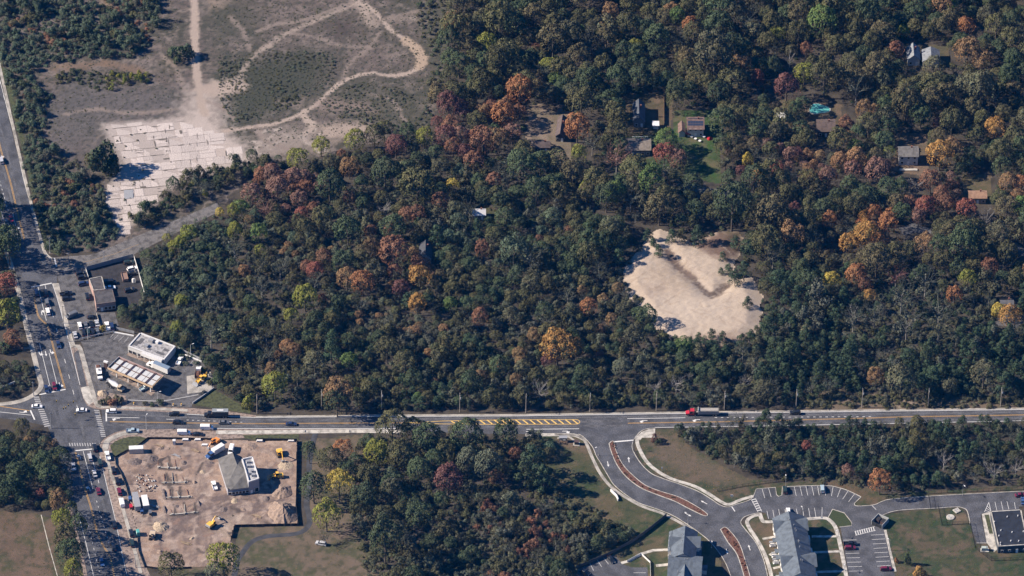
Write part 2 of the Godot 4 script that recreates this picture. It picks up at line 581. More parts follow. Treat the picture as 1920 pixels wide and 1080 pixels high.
	for k in 5:
		var t := 0.64 + 0.035 * k
		tones.append(mat("old_concrete_%d" % k, Color(t, t * 0.88, t * 0.81), 0.95, "fine", 0.07, "speck", 0.05))
	for i in range(-12, 13):
		var jog := rng.randf_range(-2.0, 2.0)
		var b0 := -70.0
		while b0 < 70.0:
			var long := rng.randf_range(2.2, 7.5)
			var a0 := i * 5.6
			var cells := [[0.0, 1.0]]
			if rng.randf() < 0.4:
				var h := rng.randf_range(0.35, 0.65)
				cells = [[0.0, h], [h, 1.0]]
			for e in cells:
				if rng.randf() < (0.16 if map_of(Vector3((o + ax * a0 + az * b0).x, 0, (o + ax * a0 + az * b0).y)).x < 290 else 0.05):
					continue
				var q := PackedVector2Array()
				for g in [[0, 0], [1, 0], [1, 1], [0, 1]]:
					var a: float = a0 + 5.6 * (e[1] if g[0] else e[0]) + (-1 if g[0] else 1) * rng.randf_range(0.0, 0.12)
					var b: float = b0 + jog + long * g[1] + (-1 if g[1] else 1) * rng.randf_range(0.0, 0.14)
					q.append(o + ax * a + az * b)
				if rng.randf() < 0.25:
					q.insert(3, q[2].lerp(q[3], 0.6) + (q[0] - q[3]) * 0.12)
					q.remove_at(2)
				var m := (q[0] + q[1] + q[2]) / 3.0
				var ok := true
				for k in q:
					ok = ok and Geometry2D.is_point_in_polygon(k.lerp(m, 0.6), edge)
				if Geometry2D.is_point_in_polygon(flat(at(241, 365)), q) or map_of(Vector3(m.x, 0, m.y)).distance_to(Vector2(288, 292)) < 13 or map_of(Vector3(m.x, 0, m.y)).distance_to(Vector2(239, 252)) < 7 or map_of(Vector3(m.x, 0, m.y)).distance_to(Vector2(213, 392)) < 8 or map_of(Vector3(m.x, 0, m.y)).distance_to(Vector2(262, 235)) < 5:
					ok = false
				if ok:
					var s := Shape.new()
					s.prism(q, 0.0, rng.randf_range(0.06, 0.13))
					part("concrete_slab", s, tones[rng.randi() % 5], base)
			if rng.randf() < 0.8:
				var p0 := o + ax * (i * 5.6) + az * b0
				var p1 := p0 + az * long
				var u := map_of(Vector3(p0.x, 0, p0.y)).x
				if Geometry2D.is_point_in_polygon(p0, edge) and Geometry2D.is_point_in_polygon(p1, edge) and rng.randf() < (0.95 if u < 300 else 0.5):
					var s := Shape.new()
					s.ribbon(PackedVector2Array([p0, p0.lerp(p1, 0.4) + ax * rng.randf_range(-0.15, 0.15), p1]), rng.randf_range(0.12, 0.4 if u < 300 else 0.22), 0.15 + 0.0003 * rng.randi_range(0, 60))
					part("weedy_joint", s, mats.joint_weeds, base)
			b0 += long
	for k in 120:
		var p := flat(at(rng.randf_range(190, 460), rng.randf_range(225, 445)))
		var d := (ax if k % 2 else az) * rng.randf_range(0.8, 4.5)
		if Geometry2D.is_point_in_polygon(p, edge) and Geometry2D.is_point_in_polygon(p + d, edge):
			var j := PackedVector2Array([p, p + d * 0.3 + az * rng.randf_range(-0.2, 0.2), p + d * 0.7 + ax * rng.randf_range(-0.2, 0.2), p + d])
			var s := Shape.new()
			s.ribbon(j, rng.randf_range(0.12, 0.42 if k % 5 else 1.1), 0.15 + 0.0004 * k)
			part("weedy_joint", s, mats.joint_weeds, base)
	var pit := Shape.new()
	var hole := plan([232, 357, 249, 356, 250, 372, 233, 374])
	pit.sheet(hole, 0.25)
	ground_piece("pit_floor", pit, mats.plain_grey, "square grey pit sunk in the broken concrete floor")
	lot("old_road", "narrow grey lane running from the main road along the hedge", [83, 478, 92, 483, 110, 482.5, 175, 477, 246, 447, 300, 425, 350, 404, 408, 380, 412, 398, 398, 403, 310, 447, 250, 478, 160, 507, 107, 511, 92, 500], "lane_asphalt", 0.035)
	var lane := get_node("old_road")
	road_line("centre_line", [107, 499, 165, 490, 215, 476, 260, 458], 0.3, mat("faded_yellow", Color(0.3, 0.22, 0.13), 0.9, "speck", 0.2), lane)
	road_line("stop_bar", [102, 484, 106, 500], 0.6, mats.paint_white, lane)

func make_sand_pit() -> void:
	var f := Cover.new()
	f.setup(plan([1212, 440, 1236, 428, 1262, 440, 1300, 455, 1340, 434, 1385, 432, 1394, 455, 1385, 485, 1375, 505, 1380, 522, 1410, 518, 1432, 560, 1428, 620, 1400, 642, 1330, 655, 1280, 655, 1240, 634, 1215, 600, 1180, 560, 1164, 535, 1172, 490, 1200, 468]), 0.6, 1.5)
	f.color.fill(Color(0.57, 0.465, 0.365))
	f.noise(0.025, 4, Color(0.46, 0.365, 0.275), 0.0, 0.5, 0.8)
	f.noise(0.2, 5, Color(0.62, 0.515, 0.41), 0.1, 0.5, 0.6)
	f.area(plan([1295, 462, 1345, 432, 1395, 436, 1385, 480, 1365, 492, 1335, 486]), 3, Color(0.16, 0.1, 0.075), 0.95)
	f.area(plan([1355, 428, 1400, 430, 1392, 470, 1370, 462]), 4, Color(0.12, 0.095, 0.05), 0.8)
	f.line(curve(plan([1254, 475, 1263, 492, 1280, 510, 1300, 525, 1318, 545, 1335, 556, 1350, 548, 1362, 538])), 0.8, 1.8, Color(0.16, 0.115, 0.09), 0.85)
	f.area(plan([1256, 488, 1266, 486, 1270, 497, 1260, 500]), 2.5, Color(0.2, 0.14, 0.11), 0.7)
	f.area(plan([1278, 508, 1292, 506, 1300, 522, 1288, 528]), 3.0, Color(0.24, 0.17, 0.13), 0.7)
	f.area(plan([1212, 545, 1240, 540, 1232, 556, 1215, 558]), 3.5, Color(0.3, 0.22, 0.17), 0.6)
	f.area(plan([1235, 565, 1285, 560, 1330, 575, 1350, 570, 1345, 600, 1290, 605, 1245, 600]), 8, Color(0.64, 0.535, 0.43), 0.7)
	f.area(plan([1290, 640, 1330, 636, 1400, 630, 1400, 650, 1290, 655]), 3, Color(0.3, 0.2, 0.15), 0.7)
	for k in 170:
		var p := flat(at(1195 + rng.randf() * 210, 480 + rng.randf() * 150))
		f.line(PackedVector2Array([p, p + Vector2(rng.randf_range(-7, 7), rng.randf_range(-7, 7))]), 0.05, 0.55, Color(0.4, 0.31, 0.23) if k % 2 else Color(0.6, 0.5, 0.4), 0.5)
	var g := FastNoiseLite.new()
	g.frequency = 0.03
	g.fractal_octaves = 3
	var r := FastNoiseLite.new()
	r.frequency = 0.22
	var ridge := curve(plan([1254, 475, 1280, 510, 1300, 525, 1335, 556, 1362, 538]))
	for n in f.high.size():
		var q := f.spot(n)
		var d := 1e9
		for k in ridge.size() - 1:
			d = minf(d, q.distance_to(Geometry2D.get_closest_point_to_segment(q, ridge[k], ridge[k + 1])))
		var rim := 1e9
		for k in f.outline.size():
			rim = minf(rim, q.distance_squared_to(Geometry2D.get_closest_point_to_segment(q, f.outline[k], f.outline[(k + 1) % f.outline.size()])))
		f.high[n] = clampf(sqrt(rim) / 7.0, 0.02, 1.0) * (1.6 + g.get_noise_2d(q.x, q.y) * 0.5 + r.get_noise_2d(q.x, q.y * 1.6) * 0.2 - 1.1 * exp(-d * d / 14.0))
	tag(ground_piece("sand_pit", f.mesh(0.02), mats.sand_cover), "bare tan sand pit among the trees with ripples and gullies")

func meadow(called: String, label: String, px: Array, step: float, base: Color, dry: Color, green: Color, seed_: int) -> Cover:
	var f := Cover.new()
	f.setup(plan(px), step, 0.6)
	f.color.fill(base)
	f.noise(0.06, seed_, dry, -0.05, 0.25, 0.9)
	f.noise(0.045, seed_ + 1, green, 0.0, 0.25, 0.9)
	f.noise(0.16, seed_ + 3, green * 0.75, 0.05, 0.3, 0.75)
	f.noise(0.3, seed_ + 2, dry, 0.05, 0.45, 0.6)
	f.noise(0.11, seed_ + 5, dry.lerp(Color(0.25, 0.17, 0.12), 0.4), 0.15, 0.45, 0.7)
	return f

func make_lawns() -> void:
	var g := Color(0.055, 0.075, 0.026)
	var f := meadow("lawn", "", [-90, 946, 75, 963, 130, 985, 150, 1110, -90, 1110], 0.8, Color(0.15, 0.105, 0.07), Color(0.19, 0.13, 0.09), Color(0.08, 0.085, 0.035), 20)
	tag(ground_piece("lawn", f.mesh(0.02), mats.lawn_cover), "worn brownish lawn at the west behind the roadside trees")
	f = meadow("lawn", "", [440, 988, 575, 985, 585, 900, 560, 826, 690, 812, 700, 960, 720, 1110, 340, 1110, 300, 1066, 440, 1050], 0.7, Color(0.165, 0.13, 0.085), Color(0.205, 0.155, 0.11), Color(0.09, 0.095, 0.042), 24)
	tag(ground_piece("lawn_001", f.mesh(0.02), mats.lawn_cover), "dry tan lawn south of the building site with a curved path")
	f = meadow("lawn", "", [985, 813, 1085, 814, 1103, 828, 1143, 897, 1230, 952, 1300, 985, 1345, 1030, 1370, 1110, 1060, 1110, 1060, 1060, 1040, 940, 1010, 860], 0.7, Color(0.075, 0.083, 0.033), Color(0.135, 0.108, 0.055), Color(0.04, 0.073, 0.022), 28)
	f.area(plan([1045, 822, 1080, 820, 1100, 840, 1075, 845, 1050, 838]), 2.5, Color(0.24, 0.155, 0.11), 0.8)
	f.area(plan([1120, 968, 1140, 968, 1142, 978, 1125, 980]), 3, Color(0.25, 0.16, 0.1), 0.7)
	tag(ground_piece("lawn_002", f.mesh(0.02), mats.lawn_cover), "green lawn along the west side of the curved estate road")
	f = meadow("lawn", "", [1190, 805, 1262, 803, 1300, 840, 1400, 895, 1460, 905, 1545, 898, 1610, 908, 1660, 925, 1760, 918, 1960, 905, 1960, 930, 1700, 940, 1636, 950, 1600, 950, 1560, 915, 1410, 945, 1370, 955, 1290, 915, 1215, 885, 1188, 845], 0.7, Color(0.075, 0.079, 0.034), Color(0.15, 0.11, 0.07), Color(0.042, 0.072, 0.024), 32)
	f.area(plan([1215, 815, 1262, 820, 1340, 868, 1385, 895, 1400, 905, 1340, 905, 1280, 890, 1235, 865]), 4, Color(0.18, 0.135, 0.095), 0.75)
	f.area(plan([1545, 900, 1590, 908, 1650, 935, 1640, 945, 1600, 925]), 2.5, Color(0.2, 0.125, 0.08), 0.75)
	tag(ground_piece("lawn_003", f.mesh(0.02), mats.lawn_cover), "grass strip with bare tan earth along the east estate pavement")
	f = meadow("lawn", "", [1653, 966, 1700, 956, 1805, 951, 1835, 1000, 1830, 1018, 1960, 1018, 1960, 1110, 1670, 1110, 1676, 1070, 1658, 994], 0.6, Color(0.068, 0.077, 0.03), Color(0.13, 0.098, 0.06), Color(0.036, 0.066, 0.022), 36)
	f.area(plan([1785, 968, 1812, 962, 1818, 978, 1795, 982]), 2, Color(0.27, 0.18, 0.12), 0.7)
	tag(ground_piece("lawn_004", f.mesh(0.02), mats.lawn_cover), "patchy green lawn east of the south parking lot")
	f = meadow("lawn", "", [1389, 985, 1424, 962, 1560, 968, 1578, 990, 1595, 1110, 1440, 1110, 1430, 1045], 0.6, Color(0.05, 0.075, 0.025), Color(0.15, 0.11, 0.065), Color(0.04, 0.07, 0.022), 40)
	f.area(plan([1405, 978, 1455, 985, 1462, 1030, 1440, 1035, 1420, 1000]), 3, Color(0.17, 0.12, 0.075), 0.7)
	tag(ground_piece("lawn_005", f.mesh(0.02), mats.lawn_cover), "clipped green lawn around the east apartment block")
	# clearings round the houses in the woods
	var yards := [[1150, 180, 1265, 170, 1260, 255, 1150, 258, "lawn", 0.12, 0.09, 0.05, "bare brown yard beside the dark-roofed house"], [1140, 250, 1262, 245, 1262, 318, 1140, 322, "lawn", 0.038, 0.08, 0.017, "front yard of the tan-roofed house"], [1262, 205, 1352, 205, 1352, 345, 1262, 335, "lawn", 0.036, 0.1, 0.014, "green yard below the solar-panelled house"], [985, 195, 1070, 195, 1075, 305, 985, 295, "lawn", 0.3, 0.23, 0.17, "sandy yard round the long brown house"], [1440, 185, 1480, 185, 1580, 195, 1580, 275, 1510, 270, 1440, 215, "lawn", 0.13, 0.095, 0.055, "yard round the blue-green pool"], [1670, 250, 1738, 250, 1745, 335, 1672, 320, "lawn", 0.22, 0.15, 0.1, "bare yard north of the grey-roofed house with a porch"], [1680, 80, 1780, 85, 1785, 125, 1690, 125, "lawn", 0.12, 0.1, 0.055, "yard round the northernmost pale-roofed house"], [1800, 325, 1860, 325, 1862, 385, 1805, 385, "lawn", 0.14, 0.11, 0.05, "yard behind the orange-roofed house"], [865, 385, 930, 385, 930, 430, 770, 495, 770, 450, "lawn", 0.09, 0.085, 0.035, "small yards between the two hidden cottages"]]
	for y in yards:
		var px: Array = y.slice(0, y.find("lawn"))
		var k: int = px.size()
		var c := Color(y[k + 1], y[k + 2], y[k + 3])
		var m := meadow("yard", "", px, 0.8, c, c.lerp(Color(0.2, 0.14, 0.09), 0.5), c.lerp(Color(0.05, 0.075, 0.025), 0.4), 50 + k)
		tag(ground_piece("yard", m.mesh(0.02), mats.lawn_cover), y[k + 4])
	for l in [[1258, 349, 1275, 343, 1325, 352, 1400, 362, 1400, 372, 1322, 362, 1256, 356, "pale piece of woodland lane south of the green yard"], [1685, 428, 1712, 418, 1745, 430, 1750, 440, 1712, 436, 1695, 442, "pale bend of woodland lane beside the orange trees"], [1878, 462, 1900, 452, 1930, 470, 1930, 486, "pale stretch of lane at the eastern edge of the woods"], [1862, 600, 1900, 588, 1940, 600, 1940, 618, 1870, 610, "short pale driveway by the eastern hip-roofed house"]]:
		lot("lane", l[l.size() - 1], l.slice(0, l.size() - 1), "asphalt_old", 0.04)
	f = Cover.new()
	f.setup(plan([1485, 738, 1560, 728, 1700, 742, 1840, 742, 1960, 735, 1960, 768, 1485, 774]), 0.7, 2.0)
	f.color.fill(Color(0.2, 0.15, 0.1))
	f.noise(0.08, 60, Color(0.1, 0.09, 0.05), 0.0, 0.4, 0.8)
	f.area(plan([1690, 750, 1715, 750, 1722, 762, 1680, 765]), 2.0, Color(0.45, 0.35, 0.26), 0.8)
	tag(ground_piece("verge", f.mesh(0.025), mats.soil_cover), "dry sandy verge north of the main road at the east")

# ---------------------------------------------------------------- roads, parking lots, pavements
func make_roads() -> void:
	var W: Material = mats.paint_white
	var Y: Material = mats.paint_yellow
	# the avenue and the cross road, one asphalt each
	var n := lot("avenue", "grey four-lane avenue running down the western edge", [-80, -170, 28, 270, 45, 335, 71, 432, 83, 478, 92, 483, 107, 511, 107, 558, 118.5, 602, 133, 652.6, 150, 725, 156, 747, 163, 760, 175, 766, 182, 767, 196, 821, 187, 830, 184, 848, 201, 913, 215, 969, 229, 1038, 238, 1078, 252, 1150, 178, 1150, 160, 1079, 135, 960, 112, 860, 90, 801, 76, 745, 78, 730, 80, 721, 74, 697, 67, 661, 55, 614, 34, 540, 10, 470, -60, 250, -170, -170], "asphalt", 0.030)
	var e := lot("cross_road", "grey two-way road running east from the traffic lights", [190, 767.5, 300, 772, 375, 777, 430, 780.5, 480, 782, 690, 780, 960, 779, 1228, 775, 1440, 772.5, 1960, 766.5, 1960, 788.5, 1875, 791, 1440, 800, 1261, 802.5, 1228.6, 802.6, 1214, 804, 1201.5, 809, 1193, 818, 1189, 825, 1151, 828, 1103, 828, 1092.5, 818, 1085, 814, 1065, 813.5, 987, 814, 860, 813, 760, 804.5, 480, 804.5, 401, 804, 331, 804, 258, 804.7, 233.5, 806, 215, 811, 196, 821], "asphalt", 0.034)
	var w := lot("west_road", "grey side road entering the crossroads from the west", [-60, 755, 0, 758, 27, 757, 50, 750, 71, 738, 90, 800, 80, 797, 41, 789, 0, 784, -60, 780], "asphalt", 0.034)
	# worn lanes, patches and sealed cracks
	for k in [[n, [-30, 120, 14, 290, 42, 400, 62, 470], 1.0, 1], [n, [-45, 120, 0, 290, 28, 400, 50, 470], 0.9, 1], [n, [84, 560, 104, 625, 125, 690, 145, 760], 1.0, 1], [n, [96, 560, 116, 625, 137, 690, 155, 755], 1.0, 1], [n, [150, 790, 176, 880, 205, 990, 228, 1078], 1.1, 1], [n, [160, 870, 190, 990, 214, 1078], 1.0, 1], [n, [70, 640, 88, 700, 112, 790, 140, 870], 1.2, 2], [n, [54, 590, 70, 640, 90, 710], 1.0, 1],
			[e, [200, 776, 480, 787, 700, 787, 960, 783.5, 1240, 780.5, 1600, 777, 1960, 772], 1.1, 1], [e, [200, 797, 480, 799.5, 700, 799, 960, 800, 1180, 798, 1420, 796, 1700, 789, 1960, 783], 1.1, 1], [e, [1000, 791, 1180, 789.5], 1.6, 1], [e, [1090, 800, 1130, 812, 1150, 826], 2.0, 2], [e, [960, 783, 1240, 779], 0.5, 2]]:
		var q := Shape.new()
		q.ribbon(curve(plan(k[1])), k[2], 0.038 + 0.001 * k[3])
		part("worn_lane", q, mats.asphalt_worn if k[3] == 1 else mats.asphalt_oiled, k[0])
	for k in 26:
		var c := flat(at(0, 0)) 
		var t := rng.randf()
		if k % 2:
			c = flat(at(lerpf(30, 215, t) + rng.randf_range(-14, 14), lerpf(420, 1040, t)))
		else:
			c = flat(at(rng.randf_range(230, 1900), rng.randf_range(782, 796) - 6.0 * maxf(0.0, t - 0.5)))
		var q := Shape.new()
		var a := rng.randf_range(0.8, 3.2)
		q.sheet(PackedVector2Array([c, c + Vector2(a, 0.05), c + Vector2(a + 0.1, rng.randf_range(0.7, 2.0)), c + Vector2(0.08, 1.1)]), 0.041 + 0.0002 * k)
		part("repair_patch", q, mats.asphalt_oiled if k % 3 else mats.asphalt_worn, n if k % 2 else e)
	for k in 22:
		var o := PackedVector2Array()
		var c := flat(at(rng.randf_range(90, 180), rng.randf_range(680, 830))) if k < 9 else flat(at(rng.randf_range(220, 1800), rng.randf_range(780, 796)))
		var d := Vector2(rng.randf_range(-1, 1), rng.randf_range(-0.4, 0.4)).normalized() * (1.5 if k % 2 else 1.0)
		for j in 6:
			o.append(c)
			c += d + Vector2(rng.randf_range(-0.5, 0.5), rng.randf_range(-0.5, 0.5))
		var q := Shape.new()
		q.ribbon(o, 0.09, 0.048)
		part("sealed_crack", q, mats.crack_seal, n if k < 9 else e)
	# avenue, north leg
	for s in [-0.22, 0.22]:
		var q := Shape.new()
		q.ribbon(curve(plan([-16, 205, 2, 282, 19, 340, 32, 395, 46, 450])), 0.16, 0.05, 0.0, s)
		part("centre_line", q, Y, n)
		q = Shape.new()
		q.ribbon(curve(plan([64, 558, 71, 590, 80, 602, 89, 611, 96, 635, 102, 658.5, 111, 691, 121.5, 728])), 0.16, 0.05, 0.0, s)
		part("centre_line", q, Y, n)
	dashes("lane_dash", [-9, 120, 78, 450], 11, 0.28, 0.2, W, n)
	dashes("lane_dash", [98, 587, 152, 790], 7, 0.28, 0.2, W, n)
	dashes("lane_dash", [-12, 300, 28, 440], 18, 0.4, 0.2, W, n)
	road_line("edge_line", [-8, 120, 28, 262, 44, 335, 70, 432, 80, 470], 0.2, W, n, true)
	road_line("edge_line", [98.5, 533, 108, 562, 119, 602, 133, 655, 150, 722], 0.2, W, n, true)
	road_line("lane_line", [0, 385, 15, 450], 0.2, W, n)
	road_line("lane_line", [24, 400, 33, 440], 0.2, W, n)
	road_line("lane_line", [71, 537, 87, 601], 0.2, W, n)
	road_line("lane_line", [84.5, 535, 96, 584], 0.2, W, n)
	road_line("stop_bar", [58, 538.5, 97, 531], 0.6, W, n)
	road_line("stop_bar", [74, 740, 123, 730], 0.6, W, n)
	road_line("lane_line", [74, 643.7, 96, 734], 0.2, W, n)
	road_line("lane_line", [92, 661.5, 107, 721], 0.2, W, n)
	road_line("edge_line", [66, 641, 74, 643], 0.2, mats.paint_worn, n)
	road_line("edge_line", [40, 560, 52, 600], 0.2, mats.paint_worn, n)
	for a in [[31, 430, -14, -60, 1], [92, 728, 14, 60, 1], [112, 722, 14, 60, -1], [74, 663, 14, 60, -1], [86, 663, 14, 60, 0], [95, 660, 14, 60, -1], [2, 296, -14, -60, 1], [78, 586, -14, -60, 1], [5, 305, -14, -60, 0]]:
		arrow(a[0], a[1], a[2], a[3], a[4], W, n)
	# avenue, south leg
	for s in [-0.22, 0.22]:
		var q := Shape.new()
		q.ribbon(curve(plan([141.5, 848, 157, 909, 171, 953, 182.5, 999, 194, 1024, 206, 1045, 216, 1090])), 0.16, 0.05, 0.0, s)
		part("centre_line", q, Y, n)
	road_line("lane_line", [156, 846, 174.5, 918], 0.2, W, n)
	road_line("lane_line", [169, 846, 179, 883], 0.2, W, n)
	dashes("lane_dash", [184, 900, 192, 935], 2, 0.35, 0.2, W, n)
	dashes("lane_dash", [181, 939, 206, 1025], 9, 0.35, 0.2, W, n)
	dashes("lane_dash", [161, 965, 188, 1080], 11, 0.35, 0.2, W, n)
	road_line("edge_line", [187, 856, 201, 913, 215, 969, 229, 1038, 238, 1078, 246, 1110], 0.2, W, n, true)
	road_line("edge_line", [144, 953, 159, 1010, 169, 1052, 180, 1100], 0.2, W, n, true)
	road_line("stop_bar", [141.6, 845, 173, 842], 0.6, W, n)
	arrow(150, 856, -14, -60, -1, W, n)
	arrow(168, 916, -14, -60, -1, W, n)
	arrow(138, 877, 14, 60, 1, W, n)
	# crosswalks
	ladder([62, 743, 73, 743, 84, 802, 95, 800], 15, 0.5, mats.paint_worn, n)
	ladder([176, 768, 186, 768, 190, 820, 199, 820], 15, 0.5, mats.paint_worn, n)
	ladder([128, 830.5, 129.5, 836.5, 181, 830.5, 182.5, 836.5], 11, 0.45, mats.paint_worn, n)
	road_line("stop_bar", [199, 774, 199.5, 790], 0.6, W, e)
	road_line("stop_bar", [57, 769.5, 65, 787], 0.6, W, w)
	road_line("centre_line", [-60, 759, 0, 762, 55, 770], 0.3, Y, w)
	road_line("lane_line", [-60, 769, 0, 772.6, 58, 778.5], 0.25, W, w)
	arrow(44, 773.5, 40, 5, -1, W, w)
	# cross road
	for s in [-0.2, 0.2]:
		var q := Shape.new()
		q.ribbon(curve(plan([206, 790.5, 300, 792.4, 480, 794.4, 620, 793.6, 760, 793])), 0.15, 0.052, 0.0, s)
		part("centre_line", q, Y, e)
	road_line("lane_line", [200, 782.5, 261, 783.5], 0.25, W, e)
	arrow(217, 784.5, -40, 0, -1, W, e)
	dashes("lane_dash", [312, 786, 330, 786.5], 1, 0.9, 0.25, W, e)
	dashes("lane_dash", [350, 787.5, 460, 792], 11, 0.4, 0.25, W, e)
	road_line("edge_line", [350, 776.5, 430, 781.3, 480, 782.8, 690, 781, 960, 780, 1228, 776, 1440, 773.6, 1700, 770.5, 1960, 767.5], 0.3, W, e)
	road_line("edge_line", [398, 803.2, 480, 803.8, 690, 803.6, 760, 803.4], 0.3, W, e)
	road_line("edge_line", [1228, 801.6, 1440, 798.6, 1875, 790, 1960, 787.5], 0.25, W, e)
	var top := [760, 793, 830, 789.5, 900, 788, 970, 787.2, 1080, 786.8]
	var low := [760, 793, 830, 795, 900, 795.6, 970, 795.6, 1078, 795.4]
	road_line("hatch_edge", top, 0.28, mats.paint_yellow_bright, e, false, 0.052)
	road_line("hatch_edge", low, 0.28, mats.paint_yellow_bright, e, false, 0.052)
	road_line("hatch_edge", [1078, 786.8, 1084, 787.6, 1087, 791, 1084, 794.6, 1076, 795.4], 0.28, mats.paint_yellow_bright, e, true, 0.056)
	for k in 18:
		var u := 846.0 + 13.4 * k
		var a := 790.0 - minf(2.7, k * 0.5)
		road_line("hatch_bar", [u, a, u + 10, 795], 0.6, mats.paint_yellow_bright, e, false, 0.06)
	road_line("lane_line", [987, 805, 1086, 804], 0.3, W, e)
	arrow(994, 809.3, 40, 0, 1, W, e)
	arrow(1062, 808.6, 40, 0, 1, W, e)
	road_line("lane_line", [1176, 785, 1285, 783.4], 0.28, W, e)
	dashes("lane_dash", [1340, 783, 1640, 781.2], 26, 0.4, 0.25, W, e)
	arrow(1206, 788.6, -40, 0, -1, W, e)
	arrow(1305, 786.9, -40, 0, -1, W, e)
	for s in [-0.2, 0.2]:
		var q := Shape.new()
		q.ribbon(plan([1177, 793.6, 1345, 791, 1467, 788.2, 1615, 784.3, 1700, 781.5, 1870, 779, 1960, 777]), 0.15, 0.052, 0.0, s)
		part("centre_line", q, Y, e)
	# pavements and verges along the avenue
	walk("pale pavement along the east side of the avenue north of the lane", [-4, 110, 30, 262, 47, 335, 62, 396, 73, 436, 84, 473, 97, 486], 1.3)
	lot("verge", "dusty pinkish verge beside the dealer's front yard", [98, 531, 112, 531, 128, 605, 142, 650, 133, 652.6, 118.5, 602, 108, 560], "concrete", 0.036)
	lot("pavement", "wide worn pavement between the avenue and the fuel station", [133, 652, 150, 645, 161, 680, 178, 735, 186, 758, 300, 763, 360, 765, 420, 770, 480, 779, 480, 782, 430, 780.5, 375, 777, 300, 772, 190, 767.5, 175, 766, 163, 760, 156, 747, 150, 725], "verge_dirt", 0.04)
	walk("concrete pavement beside the fuel station on the avenue", [138, 650, 149, 652, 158, 680, 170, 722, 181, 757, 190, 762], 2.0)
	walk("concrete pavement along the fuel station's south edge", [186, 763, 240, 765, 300, 767, 352, 770], 1.6, "concrete", false)
	lot("asphalt_strip", "narrow strip of asphalt inside the avenue pavement", [139, 662, 147, 656, 163, 725, 151, 726], "asphalt", 0.045)
	lot("driveway_apron", "square concrete driveway apron at the crossroads corner", [150.5, 727, 166, 724, 178, 752, 166, 760, 157, 747], "concrete_pale", 0.05)
	walk("pale pavement along the west side of the avenue", [12, 470, 33, 540, 45, 590, 50, 614, 62, 660, 71, 697, 77, 720, 72, 733, 52, 747, 27, 755, -10, 759], 2.2)
	walk("pavement strip under the trees west of the avenue", [128, 940, 140, 990, 152, 1040, 163, 1090], 1.5, "verge_dirt")
	walk("branch path leading west off the avenue pavement", [57, 652, 30, 654, 0, 650, -40, 652], 1.6, "verge_dirt")
	lot("verge", "dusty roadside verge between the avenue and the building site", [196, 822, 215, 811, 233.5, 806, 258, 805, 331, 804.4, 400, 804.4, 480, 805, 690, 804.4, 690, 809, 560, 814, 400, 825, 276, 822, 262, 818, 226, 823, 207, 836, 214, 858, 226, 886, 236, 912, 258, 1000, 262, 1040, 285, 1085, 300, 1120, 262, 1120, 240, 1078, 230, 1038, 216, 969, 202, 913, 186, 850, 188, 831], "verge_dirt", 0.038)
	walk("concrete corner pavement south-east of the crossroads", [258, 811, 232, 813, 214, 820, 201, 828, 197, 842], 2.6)
	walk("concrete pavement beside parked cars along the building site", [197, 842, 206, 880, 222, 925, 238, 980, 252, 1030, 264, 1075], 1.5)
	walk("pale pavement along the south side of the cross road", [405, 811, 480, 810.5, 570, 809.5, 690, 808.5, 760, 810], 2.4, "concrete_pale", false)
	lot("verge_grass", "triangle of mown grass at the building site's north-west corner", [206.5, 836, 214, 829, 226, 823, 245, 818.5, 262, 818.4, 275, 822, 266, 830, 256, 836, 235, 845, 213, 857], "verge_grass", 0.06)
	lot("verge_grass", "narrow grass strip between the building site and the cross road", [455, 816, 560, 814, 560, 825, 478, 825, 460, 822], "verge_grass", 0.06)
	lot("verge_grass", "grass strip between the avenue pavement and the shrubs", [0, 120, 38, 265, 66, 390, 85, 468, 112, 481, 112, 472, 92, 462, 75, 395, 50, 280, 15, 140], "verge_grass", 0.05)
	lot("verge", "pale gravelly shoulder north of the cross road", [430, 778, 480, 780, 690, 777.5, 960, 776.5, 1228, 772.5, 1440, 770, 1960, 764, 1960, 766.5, 1440, 772.3, 1228, 775, 960, 779, 690, 780, 480, 781.8], "concrete", 0.037)
	lot("verge_grass", "bumpy grass east of the fuel station's grey barrier", [364, 760, 402, 730, 440, 752, 470, 768, 470, 776, 420, 768], "verge_grass", 0.045)

